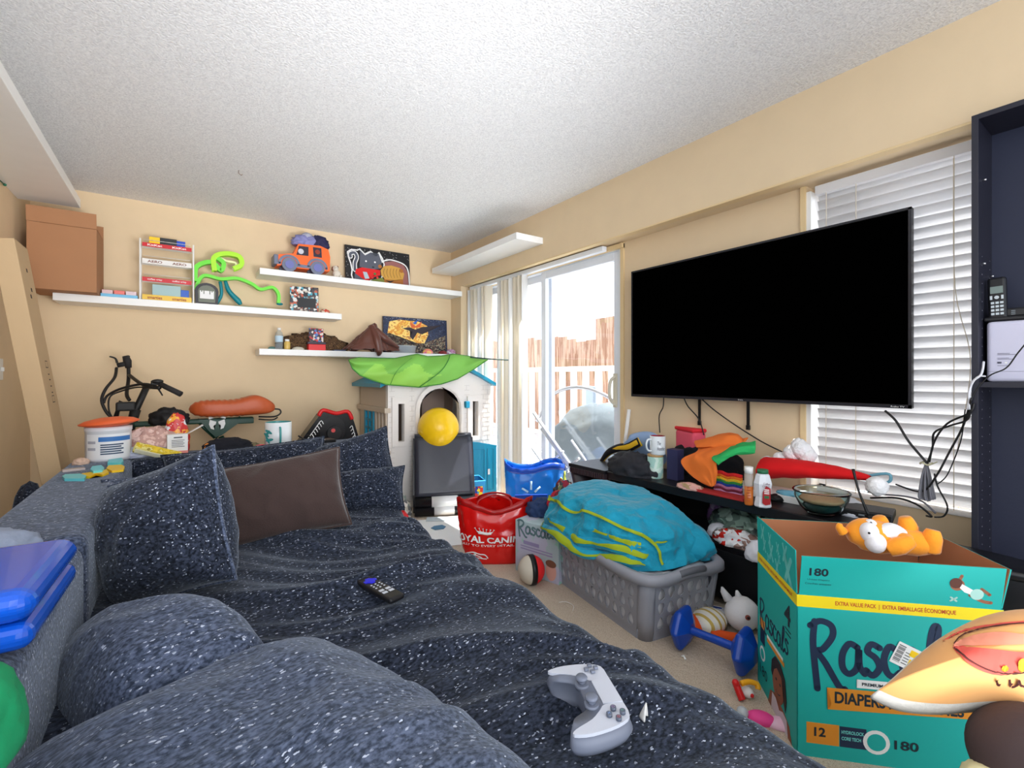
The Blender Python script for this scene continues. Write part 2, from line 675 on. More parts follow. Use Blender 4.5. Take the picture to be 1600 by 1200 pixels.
# horizontal blinds
bl = thing('horizontal_blinds', 'white horizontal slat blinds covering the window behind the television', 'blinds', (XW + 0.018, 0.35, 0.55))
slat_m = mat('blind_slat', (240, 239, 240), 0.5)
sn = slat_m.node_tree
stl = sn.nodes.new('ShaderNodeBsdfTranslucent')
stl.inputs['Color'].default_value = (0.95, 0.95, 0.95, 1)
smx = sn.nodes.new('ShaderNodeMixShader')
smx.inputs[0].default_value = 0.3
sn.links.new(sn.nodes['Principled BSDF'].outputs[0], smx.inputs[1])
sn.links.new(stl.outputs[0], smx.inputs[2])
sn.links.new(smx.outputs[0], sn.nodes['Material Output'].inputs['Surface'])
MB(slat_m).box(-0.03, -0.68, 1.42, 0.03, 0.67, 1.465, 0.003).build('head_rail', bl)
NS = 31
for i in range(NS):
    z = 0.055 + i * 1.36 / (NS - 1)

    def sf(u, v, z=z):
        a = -math.radians(66)
        q = (u - 0.5) * 0.052
        return (q * math.cos(a) + 0.0, -0.675 + 1.34 * v, z + q * math.sin(a) + 0.0025 * (1 - (2 * u - 1) ** 2))
    MB(slat_m).grid(sf, 4, 1).build('slat', bl, solid=0.0022)
MB(slat_m).box(-0.026, -0.675, 0.0, 0.026, 0.665, 0.02, 0.003).build('bottom_rail', bl)
cordm = mat('blind_cord', (226, 214, 190), 0.8)
for y in (0.62, 0.50, 0.17, -0.2):
    MB(cordm).cyl((-0.034, y, 0.02), (-0.030, y, 1.42), 0.0014, n=6).cyl((0.034, y, 0.02), (0.030, y, 1.42), 0.0014, n=6).build('ladder_cord', bl)
MB(cordm).tube([(-0.036, 0.17, 1.41), (-0.04, 0.165, 0.9), (-0.042, 0.12, 0.6), (-0.04, 0.16, 0.25)], 0.0014, 5, smooth_pts=6).build('pull_cord', bl)

# vertical blinds, drawn to the left of the door
vane_m = mat('vertical_vane', (236, 226, 206), 0.7)
tv_ = vane_m.node_tree
vb = thing('vertical_blinds', 'cream vertical vane blinds gathered at the left end of the patio door', 'blinds', (XW - 0.06, 3.8, 0.03))
MB(alu).box(-0.025, -1.45, 1.955, 0.02, 0.42, 1.99, 0.003).build('head_rail', vb)
vy = [4.22, 4.16, 4.10, 4.02, 3.96, 3.90, 3.66, 3.61, 3.55, 3.48, 3.41, 3.35, 3.30]
for i, y in enumerate(vy):
    a = math.radians([100, 118, 96, 110, 84, 120, 112, 92, 118, 100, 124, 88, 75][i])

    def vf(u, v, a=a, y=y):
        q = (u - 0.5) * 0.087
        bow = 0.006 * (1 - (2 * u - 1) ** 2)
        return (q * math.sin(a) + bow * math.cos(a), y - 3.8 + q * math.cos(a) - bow * math.sin(a), 0.0 + 1.955 * v)
    MB(vane_m if i % 3 else mat('vertical_vane_white', (238, 238, 236), 0.7)).grid(vf, 5, 2).build('vane', vb, solid=0.001)

# ---- white floating shelves
SHW = mat('white_shelf_laminate', (240, 239, 236), 0.35)


def shelf(label, x0, y0, z0, x1, y1, z1, grp='white floating shelves'):
    o = MB(SHW).box(x0 - x0, 0, 0, x1 - x0, y1 - y0, z1 - z0, 0.002).build('floating_shelf', loc=(x0, y0, z0))
    return tag(o, label, 'shelf', grp)


Z_UP, Z_MID, Z_LOW, YF = 1.972, 1.65, 1.323, 4.25
shelf('white floating shelf, highest on the back wall, under the orange toy car', 0.507, YF, Z_UP - 0.05, XS - 0.002, YB, Z_UP)
shelf('long white floating shelf on the back wall carrying the cardboard box and wire rack', -0.698, YF, Z_MID - 0.05, 1.147, YB, Z_MID)
shelf('white floating shelf, lowest on the back wall, above the playhouse', 0.503, YF, Z_LOW - 0.05, XS - 0.002, YB, Z_LOW)
shelf('wide white floating shelf on the left wall close to the ceiling', XL, 0.9, 2.215, -0.555, 4.2, 2.275)
o = shelf('short white floating shelf on the bulkhead above the patio door', XS - 0.26, 2.93, 2.155, XS, 4.42, 2.205)

# green fairy-light wire along the left shelf
gm = MB(mat('green_wire', (30, 120, 95), 0.5))
gp = [(XL + 0.01, 2.4 + 0.15 * i, 2.205 - 0.01 * (i % 2)) for i in range(11)]
gm.tube(gp, 0.003, 6)
for p in gp:
    gm.ball(p, 0.009, 1)
tag(gm.build('string_light'), 'thin green string light wire under the left wall shelf', 'lights')

# light switch at far left, door
sw = thing('light_switch', 'white light switch plate on the left wall behind the leaning carton', 'switch', (XL + 0.001, 3.85, 1.14))
MB(WHITE).box(0, -0.035, -0.06, 0.006, 0.035, 0.06, 0.002).build('plate', sw)
MB(WHITE).box(0.006, -0.006, -0.012, 0.018, 0.006, 0.012, 0.002).build('toggle', sw)
# tan door standing at the left wall's opening
dm = MB(mat('tan_door_paint', (176, 150, 122), 0.6)).box(XL - 0.04, 1.0, 0, XL - 0.005, 3.3, 2.04)
struct('door_3', dm, 'tan closet door at the left edge')
struct('trim_5', MB(mat('cream_door_trim', (232, 212, 176), 0.6)).box(XL - 0.005, 3.3, 0, XL + 0.012, 3.38, 2.05), 'cream door casing on the left wall')

# bulkhead corner crack marks etc. left out; small ceiling hook
tag(MB(mat('brown_hook', (110, 80, 70), 0.6)).tube([(0, 0, 0), (0, 0, -0.02), (0.015, 0, -0.03), (0.02, 0, -0.02)], 0.002, 6).build('ceiling_hook', loc=at(373, 266, Z=H)), 'small brown hook screwed into the ceiling', 'hook')

# ================================================================ sofa
sofa = thing('sectional_sofa', 'large charcoal flecked sectional sofa with a wide lounging seat', 'sofa', (0.4, 1.6, 0))
SX, SY = 0.4, 1.6


def seat_z(x, y):
    """height of the rumpled seat at a place in the room"""
    warp = 0.35 * noise.noise(V((x * 1.3, y * 1.1, 3.0)))
    q = V((x * 1.1 + 0.5 * y, (y + 0.38 * x + warp) * 3.1, 1.7))
    r = 1 - 2 * abs(noise.noise(q))
    r2 = 1 - 2 * abs(noise.noise(V((x * 2.2 + 7, (y + 0.55 * x + warp) * 8.5, 0.3))))
    env = 0.5 + 0.5 * min(1, max(0, (x + 0.1) * 1.6))
    return 0.385 + env * (0.044 * r + 0.017 * r2) + 0.03 * noise.noise(V((x * 2, y * 1.4, 9)))


def sf(u, v):
    y = -0.3 + 3.5 * v
    s = u
    if s < 0.8:
        x = -0.24 + 1.14 * s / 0.8
        z = seat_z(x, y)
        e = max(0, (x - 0.78) / 0.12)
        z -= 0.022 * e * e
        return (x - SX, y - SY, z)
    t = (s - 0.8) / 0.2
    ed = 0.9 + 0.02 * noise.noise(V((0, y * 3, 0)))
    a = t * PI * 0.62
    bul = 0.115 + 0.02 * noise.noise(V((t * 2, y * 5, 4)))
    zt = seat_z(0.9, y) - 0.022
    return (ed + bul * math.sin(a) - SX, y - SY, zt - 0.20 * (1 - math.cos(a)))


MB(SOFA).grid(sf, 150, 340).build('seat_cover', sofa)
MB(SOFA).box(-0.24 - SX, -0.3 - SY, 0.05, 0.96 - SX, 3.2 - SY, 0.3, 0.04).build('base', sofa)
MB(SOFA).box(-0.24 - SX, 3.2 - SY, 0.05, 1.16 - SX, 3.46 - SY, 0.655, 0.05, seg=4).build('rear_back', sofa)
MB(SOFAL).box(-0.49 - SX, 1.76 - SY, 0.05, -0.22 - SX, 3.46 - SY, 0.655, 0.035, seg=4).build('side_back', sofa)
MB(SOFAL).box(-0.49 - SX, -0.3 - SY, 0.05, -0.22 - SX, 1.755 - SY, 0.645, 0.045, seg=4).build('side_back', sofa)
MB(BLACK).box(0.8 - SX, 2.9 - SY, 0, 0.86 - SX, 2.96 - SY, 0.06).build('leg', sofa)
MB(BLACK).box(0.8 - SX, 0.1 - SY, 0, 0.86 - SX, 0.16 - SY, 0.06).build('leg', sofa)
MB(BLACK).box(-0.4 - SX, 3.36 - SY, 0, -0.34 - SX, 3.42 - SY, 0.06).build('leg', sofa)
MB(BLACK).box(1.05 - SX, 3.36 - SY, 0, 1.11 - SX, 3.42 - SY, 0.06).build('leg', sofa)


def pillow(name, label, cat, w, h, t, m, loc, rot, seed=1, wr=0.012, pipe=None, grp=None, pw=2.6):
    """a stuffed cushion standing in its own XZ plane, front towards -Y; with its piping"""
    def surf(side):
        def f(u, v):
            a, b = 2 * u - 1, 2 * v - 1
            e = (1 - abs(a) ** pw) * (1 - abs(b) ** pw)
            d = max(e, 0) ** 0.55
            pin = 1 - 0.10 * (1 - abs(a) ** 2) * 0 - 0.07 * (b * b) * (1 - a * a) - 0.0
            pin2 = 1 - 0.07 * (a * a) * (1 - b * b)
            x = a * w / 2 * pin2
            z = b * h / 2 * pin
            n_ = wr * d ** 0.3 * (1 - 2 * abs(noise.noise(V((x * 7 + seed * 5, z * 7 + side, seed))))) if 0 < e else 0
            n_ += wr * 0.5 * (1 - 2 * abs(noise.noise(V((x * 16 + seed, z * 13, seed * 2 + side))))) * min(1, d * 3)
            return (x, side * (t / 2 * d + n_ * min(1, d * 2)), z + h / 2)
        return f
    o = thing(name, label, cat, loc, rot=rot, group=grp)
    b = MB(m)
    b.grid(surf(-1), 40, 40).grid(surf(1), 40, 40)
    bmesh.ops.remove_doubles(b.bm, verts=b.bm.verts, dist=0.0008)
    bmesh.ops.recalc_face_normals(b.bm, faces=b.bm.faces)
    b.build('cover', o)
    f = surf(-1)
    edge = [f(i / 20, 0) for i in range(20)] + [f(1, i / 20) for i in range(20)] + [f(1 - i / 20, 1) for i in range(20)] + [f(0, 1 - i / 20) for i in range(21)]
    MB(pipe or m).tube([(p[0], 0, p[2]) for p in edge], 0.0055, 6, cap=False).build('piping', o)
    return o


R = math.radians
BROWN = mat('brown_corduroy', (62, 47, 44), 0.95, bump=0.3, bscale=160, sheen=0.3)
pillow('sofa_cushion', 'big charcoal flecked cushion standing on end in the sofa corner', 'cushion', 0.43, 0.43, 0.28, SOFA, (-0.01, 1.82, 0.40), (R(-10), R(-20), R(-44)), 1, pipe=SOFAL)
pillow('throw_pillow', 'dark brown corduroy throw pillow leaning on the charcoal cushions', 'pillow', 0.60, 0.36, 0.17, BROWN, (0.33, 2.20, 0.40), (R(-24), R(-7), R(-10)), 2, wr=0.016)
pillow('sofa_cushion', 'charcoal flecked cushion on its corner at the right end of the sofa', 'cushion', 0.50, 0.40, 0.22, SOFA, (0.82, 2.72, 0.37), (R(-22), R(-16), R(-30)), 3, wr=0.015)
pillow('sofa_cushion', 'charcoal flecked cushion lying low in front of the corner cushion', 'cushion', 0.46, 0.26, 0.18, SOFA, (0.78, 2.52, 0.36), (R(-38), R(-6), R(-30)), 4, wr=0.02)
pillow('sofa_cushion', 'long charcoal flecked back cushion behind the brown pillow', 'cushion', 0.80, 0.36, 0.20, SOFA, (0.32, 2.90, 0.37), (R(-18), R(-3), R(-2)), 5, wr=0.018)
pillow('sofa_cushion', 'grey flecked back cushion between the corner cushion and the rear back', 'cushion', 0.52, 0.30, 0.16, SOFAL, (-0.0, 2.6, 0.38), (R(-28), R(4), R(30)), 6, wr=0.015)


# two slumped back cushions next to the camera
def slump(label, cx, cy, sx, sy, h, seed, rz=0.0, z0=0.34):
    o = thing('back_cushion', label, 'cushion', (cx, cy, z0), rz)

    def f(u, v):
        a, b = 2 * u - 1, 2 * v - 1
        # superellipse map
        e = max(0, (1 - abs(a) ** 3.2) * (1 - abs(b) ** 3.2)) ** 0.42
        x, y = a * sx * (1 - 0.10 * b * b), b * sy * (1 - 0.10 * a * a)
        n_ = 0.02 * noise.noise(V((x * 4 + seed, y * 4, 0))) + 0.010 * (1 - 2 * abs(noise.noise(V((x * 6, y * 9 + seed, 1)))))
        return (x, y, h * e + n_ * min(1, e * 2))
    b = MB(SOFAL).grid(f, 60, 60)
    b.grid(lambda u, v: (f(u, v)[0], f(u, v)[1], -0.0), 4, 4)
    b.build('cover', o)
    return o


slump('nearest grey flecked cushion slumped over the front of the sofa', 0.10, 0.78, 0.36, 0.50, 0.20, 3, R(16))
slump('grey flecked cushion slumped against the sofa side below the blue case', -0.04, 1.36, 0.17, 0.28, 0.215, 8, R(20))
# ================================================================ back wall: things on the shelves


def cloth(name, label, cat, m, loc, r, seed=1, amp=0.16, fr=2.2, n=4, rz=0.0, group=None, bottom=-0.35, parent=None):
    b = MB(m)
    b.ball((0, 0, -bottom * r[2]), 1.0, n, r, seed=seed, amp=amp, fr=fr, flat=None)
    z0 = 0.0
    for v in b.bm.verts:
        if v.co.z < z0:
            v.co.z = z0 + v.co.z * 0.02
    o = b.build(name, parent, loc=loc, rot=(0, 0, rz))
    return o if parent else tag(o, label, cat, group)


def sheetobj(name, label, cat, m, pts_fn, nu=30, nv=30, th=0.004, loc=(0, 0, 0), rz=0.0, group=None):
    o = MB(m).grid(pts_fn, nu, nv).build(name, loc=loc, rot=(0, 0, rz), solid=th)
    return tag(o, label, cat, group)


def X(px, Y):
    return at(px, 588, Y=Y).x


# cardboard box
t = thing('cardboard_box', 'brown cardboard box on the left end of the long shelf, flap half open', 'box', (-0.63, 4.28, Z_MID))
MB(CARD).box(-0.165, -0.16, 0.001, 0.165, 0.17, 0.42, 0.003).build('body', t)
fl = MB(CARD)
fl.grid(lambda u, v: (-0.165 + 0.33 * u, -0.163 - 0.012 * v, 0.42 + 0.095 * v), 1, 1, smooth=False)
fl.build('flap', t, solid=0.004)
fl = MB(CARD)
fl.grid(lambda u, v: (0.165 - 0.05 * v, -0.15 + 0.3 * u, 0.42 + 0.08 * v), 1, 1, smooth=False)
fl.build('flap', t, solid=0.004)
fl = MB(CARD)
fl.grid(lambda u, v: (-0.165 + 0.33 * u, 0.168, 0.42 + 0.10 * v), 1, 1, smooth=False)
fl.build('flap', t, solid=0.004)

# leaning carton
t = thing('long_carton', 'long pale flat-pack carton leaning behind the sofa corner', 'carton', (-0.437, 3.40, 0), rot=(0, -R(8.3), 0))
MB(CARDP).box(-0.085, 0, 0, 0, 0.25, 1.82, 0.003).build('body', t)
f = Fr((0.0005, 0.02, 0.80), (0, 1, 0), (0, 0, 1))
mk = MB(mat('print_ink', (60, 50, 45), 0.8))
for z in (0.17, 0.36):
    mk.stroke(f, [(0.10, z), (0.15, z), (0.15, z + 0.035), (0.10, z + 0.035), (0.10, z)], 0.005, k=0)
for z in (0.22, 0.255, 0.29, 0.32):
    mk.rect(f, 0.12, z, 0.145, z + 0.006)
for q in ((0.1, 0.92), (0.12, 0.82), (0.08, 0.78)):
    mk.rect(f, q[0], q[1] - 0.05, q[0] + 0.02, q[1] - 0.03)
mk.build('print', t)

# pale blue packet of soap
t = thing('blister_packet', 'pale blue packet lying on the long shelf beside the cardboard box', 'packet', (X(188, 4.32), 4.32, Z_MID))
MB(mat('pale_blue_card', (120, 190, 225), 0.5)).box(-0.10, -0.06, 0, 0.10, 0.08, 0.022, 0.002).build('tray', t)
for i, c in enumerate(((225, 190, 190), (235, 120, 110), (225, 200, 205))):
    MB(mat('packet_%d' % i, c, 0.4)).box(-0.095 + 0.064 * i, -0.05, 0.022, -0.036 + 0.064 * i, 0.06, 0.05, 0.003).build('carton', t)

# wire display rack
rx = X(262, 4.34)
t = thing('wire_display_rack', 'white wire confectionery rack with printed strips standing on the long shelf', 'rack', (rx, 4.34, Z_MID))
wm_ = mat('white_wire', (225, 222, 215), 0.4)
RH, RW = 0.44, 0.158
for s in (-1, 1):
    MB(wm_).box(s * RW - 0.005, -0.06, 0, s * RW + 0.005, -0.05, RH, 0.001).box(s * RW - 0.004, 0.05, 0, s * RW + 0.004, 0.058, RH - 0.03).cyl((s * RW, -0.055, RH - 0.03), (s * RW, 0.055, RH - 0.03), 0.003, n=6).cyl((s * RW, -0.055, 0.01), (s * RW, 0.055, 0.01), 0.003, n=6).build('side_frame', t)
strips = [(0.0, 0.04, (232, 190, 60), 'smarties', (150, 40, 30)), (0.135, 0.03, (205, 30, 40), 'coffee crisp', (245, 240, 240)), (0.262, 0.036, (232, 228, 222), 'AERO', (120, 60, 40)), (0.385, 0.028, (205, 30, 40), 'KitKat', (250, 245, 240))]
for z, h, c, wd, ic in strips:
    a = MB(wm_)
    for k in range(5):
        a.cyl((-RW, -0.05 + 0.025 * k, z + 0.012), (RW, -0.05 + 0.025 * k, z + 0.012), 0.002, n=6)
    if z > 0.1:
        a.tube([(-RW + 0.02, -0.06, z + h + 0.02), (RW - 0.02, -0.06, z + h + 0.02)], 0.0018, 6)
    sh = a.build('wire_shelf', t)
    MB(mat('strip_%d%d' % (c[0], c[1]), c, 0.4)).box(-RW + 0.012, -0.064, z, RW - 0.012, -0.061, z + h).build('printed_strip', sh)
    ff = Fr((-RW + 0.012, -0.0645, z), (1, 0, 0), (0, 0, 1))
    tx = MB(mat('ink_%d' % ic[0], ic, 0.5))
    tx.text(ff, wd, 0.03, h * 0.25, 0.085, h * 0.5, bold=0.02)
    tx.build('lettering', sh)
    tx = MB(mat('ink_%d' % ic[0], ic, 0.5)).text(ff, wd, 0.175, h * 0.25, 0.085, h * 0.5, bold=0.02)
    tx.build('lettering', sh)
o = thing('tissue_box', 'clear and blue carton standing on the bottom of the wire rack', 'box', (rx + 0.02, 4.34, Z_MID + 0.02))
MB(mat('pale_teal_carton', (160, 190, 190), 0.4)).box(-0.11, -0.045, 0, 0.06, 0.04, 0.10, 0.002).build('body', o)
MB(mat('mid_blue_card', (30, 90, 190), 0.4)).box(0.06, -0.045, 0, 0.11, 0.04, 0.075, 0.002).build('panel', o)
o = thing('game_box', 'black, yellow and blue game box lying on top of the wire rack', 'box', (rx, 4.34, Z_MID + 0.415))
MB(mat('game_black', (35, 38, 42), 0.4)).box(-0.045, -0.045, 0, 0.055, 0.04, 0.05, 0.002).build('body', o)
MB(YEL).box(-0.108, -0.046, 0, -0.045, 0.04, 0.048, 0.002).build('panel', o)
MB(BLUEP).box(0.055, -0.046, 0, 0.108, 0.04, 0.042, 0.002).build('panel', o)

# arched castle clock toy
t = thing('castle_plaque', 'black arched plaque with a small white castle on the long shelf', 'toy', (X(323, 4.30), 4.30, Z_MID))
f = Fr((0, 0, 0), (1, 0, 0), (0, 0, 1))
arch = [(-0.072, 0), (0.072, 0), (0.076, 0.10)] + [(0.076 * math.cos(a), 0.10 + 0.062 * math.sin(a)) for a in [PI * k / 8 for k in range(1, 8)]] + [(-0.076, 0.10)]
MB(mat('charcoal_plastic', (48, 46, 50), 0.5)).poly(f, arch, 0, 0.03).build('frame', t)
MB(mat('grey_green', (120, 125, 112), 0.7)).poly(f, [(x * 0.74, 0.014 + z * 0.8) for x, z in arch], 0.03, 0.001).build('backing', t)
cs = MB(PAPER)
cs.rect(f, -0.042, 0.04, 0.042, 0.075, 0.031, 0.006).rect(f, -0.045, 0.04, -0.022, 0.09, 0.031, 0.009).rect(f, 0.022, 0.04, 0.045, 0.09, 0.031, 0.009).rect(f, -0.016, 0.075, 0.016, 0.10, 0.031, 0.008)
for q in (-0.045, -0.030, 0.022, 0.037):
    cs.rect(f, q, 0.09, q + 0.008, 0.10, 0.031, 0.009)
cs.build('castle', t)

# green track toy
LIME = mat('lime_plastic', (110, 225, 55), 0.4)
t = thing('race_track_toy', 'bright green looping toy race track with teal supports on the long shelf', 'toy', (X(375, 4.34), 4.34, Z_MID))
TX = lambda px, py, y=4.34: tuple(at(px, py, Y=y) - V((X(375, 4.34), 4.34, Z_MID)))


def track(pts, w=0.02, th=0.007, m=LIME, nm='track'):
    q = spline([V(p) for p in pts], 6)
    b = MB(m)
    rows = []
    for i, p in enumerate(q):
        tt = (q[min(i + 1, len(q) - 1)] - q[max(i - 1, 0)]).normalized()
        side = V((0, 1, 0))
        nn = tt.cross(side).normalized()
        prof = [(-1, 1.6), (-1, -1), (1, -1), (1, 1.6), (0.75, 1.6), (0.75, 0.2), (-0.75, 0.2), (-0.75, 1.6)]
        rows.append([b.bm.verts.new(p + side * w * a + nn * th * c) for a, c in prof])
    b.sm = False
    for r0, r1 in zip(rows, rows[1:]):
        for j in range(8):
            b.face([r0[j], r0[(j + 1) % 8], r1[(j + 1) % 8], r1[j]])
    b.face(rows[0])
    b.face(rows[-1][::-1])
    return b.build(nm, t)


track([TX(306, 440), TX(308, 418), TX(330, 411), TX(345, 424), TX(350, 412), TX(338, 402)], 0.028, 0.012)
track([TX(336, 424), TX(335, 404), TX(352, 398), TX(372, 402), TX(376, 414), TX(364, 420)], 0.034, 0.013, mat('yellow_green_plastic', (175, 235, 40), 0.4))
track([TX(344, 404), TX(355, 409), TX(368, 412), TX(364, 421)], 0.016, 0.006, mat('cream_plastic', (235, 235, 175), 0.4), 'inner_track')
track([TX(306, 452), TX(318, 432), TX(345, 437), TX(370, 436), TX(392, 444), TX(407, 453), TX(425, 450), TX(434, 460), TX(434, 474)], 0.026, 0.009)
TEAL = mat('teal_plastic', (10, 130, 140), 0.4)
MB(TEAL).tube([TX(352, 439), TX(358, 455), TX(372, 470), TX(376, 476)], [0.012, 0.018, 0.022, 0.012], 8, smooth_pts=5).tube([TX(344, 440), TX(346, 460), TX(338, 474)], [0.012, 0.012, 0.016], 8, smooth_pts=4).build('support', t)
MB(mat('pale_green_base', (165, 185, 160), 0.5)).box(-0.04, -0.03, 0, 0.19, 0.05, 0.012, 0.003).build('base', t)
MB(TEAL).ball(TX(437, 475), 0.02, 2, (1.3, 1, 0.6)).build('clip', t)

# blind box
comic = patch_mat('comic_print', [(60, 55, 60), (200, 190, 175), (90, 60, 50), (30, 28, 32), (80, 170, 190), (190, 90, 60), (225, 225, 220)], 55, 0.4)
t = thing('toy_box', 'dark comic-printed cube box near the right end of the long shelf', 'box', (X(474, 4.32), 4.32, Z_MID), R(-14))
MB(comic).box(-0.10, -0.06, 0, 0.12, 0.09, 0.205, 0.002).build('body', t)
MB(BLACK).box(-0.04, -0.063, 0.03, 0.10, -0.06, 0.11).build('window', t)
cloth('toy_figure', 'tiny red and cream toy at the right end of the long shelf', 'toy', patch_mat('red_cream', [(215, 60, 40), (230, 210, 185), (200, 80, 60)], 60), (X(508, 4.33), 4.33, Z_MID), (0.035, 0.03, 0.026), 5, 0.25, 2)

# ---- lowest shelf
ZL = Z_LOW
yL = 4.34
PET = mat('clear_plastic_bottle', (235, 245, 250), 0.08, trans=0.85, ior=1.15)
LBLB = mat('label_pale_blue', (185, 210, 225), 0.5)
t = thing('water_bottle', 'small clear water bottle at the left end of the lowest shelf', 'bottle', (X(436, yL), yL, ZL))
MB(PET).lathe([(0.0, 0), (0.027, 0.0), (0.03, 0.01), (0.029, 0.06), (0.031, 0.065), (0.031, 0.12), (0.026, 0.14), (0.012, 0.158), (0.012, 0.165)], n=20).build('body', t)
MB(LBLB).lathe([(0.0315, 0.065), (0.0315, 0.115)], n=20).build('bottle_label', t)
MB(WHITE).cyl((0, 0, 0.163), (0, 0, 0.182), 0.014, n=14).build('cap', t)
t = thing('small_jar', 'little amber jar with white lid beside the water bottle', 'jar', (X(448, yL), yL - 0.02, ZL))
MB(mat('amber_jar', (215, 180, 95), 0.3)).lathe([(0, 0), (0.021, 0), (0.024, 0.008), (0.024, 0.06), (0.018, 0.07)], n=16).build('body', t)
MB(WHITE).cyl((0, 0, 0.07), (0, 0, 0.088), 0.017, n=14).build('lid', t)
cloth('teal_case', 'small teal case behind the water bottle on the lowest shelf', 'case', mat('dull_teal', (95, 140, 135), 0.6), (X(425, 4.38), 4.38, ZL), (0.03, 0.03, 0.02), 2, 0.05)
FUR = patch_mat('brown_fur', [(74, 52, 34), (108, 80, 52), (60, 42, 28), (130, 100, 68)], 60, 0.95, kind='noise', bump=1.0)
cloth('fur_toy', 'brown furry soft toy lying along the back of the lowest shelf', 'toy', FUR, (X(490, 4.41), 4.41, ZL), (0.25, 0.05, 0.105), 6, 0.25, 2.6)
cloth('white_ball_toy', 'small white plush lying by the amber jar on the lowest shelf', 'toy', mat('offwhite_plush', (200, 195, 180), 0.9), (X(466, 4.32), 4.32, ZL), (0.045, 0.03, 0.02), 4, 0.1)
t = thing('toy_car_pack', 'red and black toy car package standing on the lowest shelf', 'package', (X(494, 4.31), 4.31, ZL))
MB(patch_mat('red_black_print', [(190, 35, 40), (40, 36, 44), (70, 110, 180), (60, 30, 36), (215, 200, 190)], 60, 0.4)).box(-0.06, -0.02, 0.07, 0.055, 0.02, 0.19, 0.002).build('card', t)
MB(RED).box(-0.07, -0.04, 0, 0.07, 0.03, 0.052, 0.003).build('tray', t)
MB(mat('dark_purple', (50, 36, 52), 0.4)).box(-0.075, -0.03, 0.052, 0.075, 0.03, 0.074, 0.004).build('car', t)
MB(PAPER).text(Fr((-0.035, -0.041, 0.008), (1, 0, 0), (0, 0, 1)), 'RACER', 0, 0, 0.07, 0.015).build('lettering', t) if False else None
# small things on the lowest shelf
o = tag(MB(mat('navy_book', (60, 75, 105), 0.6)).box(-0.05, -0.03, 0, 0.05, 0.05, 0.012, 0.002).build('notebook', loc=(X(530, 4.32), 4.32, ZL)), 'thin blue book lying between toy package and brown cloth', 'book')

# brown draped cloth (hood)
t = thing('brown_cloth', 'dark brown satin cape heaped in a peak over the lowest shelf edge', 'cape', (X(578, 4.32), 4.32, ZL))
SAT = mat('brown_satin', (98, 56, 44), 0.38, sheen=0.3)


def hood(u, v):
    a = 2 * PI * u
    r = 1 - v
    k = 1 + 0.16 * math.sin(a * 3 + 1) + 0.14 * (1 - 2 * abs(noise.noise(V((math.cos(a) * 2, math.sin(a) * 2, v * 2)))))
    x = 0.235 * r ** 0.8 * k * math.cos(a) + 0.035 * v
    y = 0.075 * r ** 0.6 * k * math.sin(a) - 0.03
    z = 0.005 + 0.265 * v ** 1.15 * (1 + 0.0 * k) + 0.025 * (1 - 2 * abs(noise.noise(V((math.cos(a) * 3, math.sin(a) * 3, v * 4 + 5))))) * (1 - v)
    if x > 0.05:
        z *= 0.9
    return (x, min(y, 0.12), max(z, 0.003))


MB(SAT).grid(hood, 70, 24, wrap_u=True).build('fold', t, solid=0.004)
tl = MB(SAT)
tl.tube([(0.03, -0.05, 0.21), (0.11, -0.08, 0.13), (0.18, -0.07, 0.09), (0.26, -0.05, 0.05)], [0.03, 0.035, 0.025, 0.01], 10, smooth_pts=5)
tl.tube([(0.0, -0.03, 0.24), (0.03, -0.085, 0.12), (0.05, -0.09, 0.0), (0.035, -0.085, -0.02)], [0.03, 0.04, 0.035, 0.012], 10, smooth_pts=5)
tl.build('drape', t)

# painting on lowest shelf: dragon-like flying beast over a glowing sky (plain stand-in)
t = thing('fantasy_picture', 'canvas of a winged beast over an orange sky leaning on the lowest shelf', 'picture', (X(598, 4.46), 4.44, ZL + 0.002), rot=(R(-3), 0, 0))
wP, hP = X(697, 4.46) - X(598, 4.46), 0.36
MB(patch_mat('night_blue_print', [(28, 40, 72), (46, 60, 92), (30, 34, 56), (70, 80, 110)], 50, 0.5, kind='noise')).box(0, -0.012, 0, wP, 0.012, hP, 0.001).build('canvas', t)
f = Fr((0, -0.012, 0), (1, 0, 0), (0, 0, 1))
g = MB(patch_mat('sunset_paint', [(240, 190, 80), (225, 150, 60), (250, 215, 120), (190, 130, 70)], 22, 0.5, kind='noise'))
g.poly(f, [(0.05, 0.08), (0.04, 0.2), (0.06, 0.31), (0.16, 0.335), (0.27, 0.33), (0.36, 0.33), (0.46, 0.29), (0.47, 0.2), (0.42, 0.1), (0.3, 0.08)], 0.0005, 0.0008)
g.m(patch_mat('army_paint', [(40, 42, 50), (120, 110, 90), (66, 60, 62), (150, 140, 120), (90, 60, 50)], 85, 0.6))
g.poly(f, [(0.02, 0.01), (wP - 0.02, 0.01), (wP - 0.02, 0.2), (0.42, 0.11), (0.3, 0.09), (0.17, 0.095), (0.07, 0.11), (0.05, 0.2), (0.02, 0.16)], 0.0014, 0.0006)
g.m(mat('beast_dark', (52, 44, 52), 0.6))
g.poly(f, [(0.19, 0.25), (0.27, 0.265), (0.33, 0.245), (0.40, 0.275), (wP - 0.05, 0.31), (0.44, 0.235), (0.40, 0.20), (0.35, 0.215), (0.30, 0.14), (0.27, 0.17), (0.30, 0.22), (0.25, 0.235)], 0.0022, 0.0006)
g.m(mat('wing_orange', (220, 100, 50), 0.6)).poly(f, [(0.29, 0.26), (0.27, 0.32), (0.33, 0.28), (0.40, 0.33), (0.38, 0.27)], 0.0029, 0.0005)
g.m(mat('wing_blue', (40, 100, 190), 0.6)).poly(f, [(0.30, 0.31), (0.36, 0.345), (0.33, 0.295)], 0.0034, 0.0005)
g.m(mat('star_pale', (220, 225, 235), 0.6))
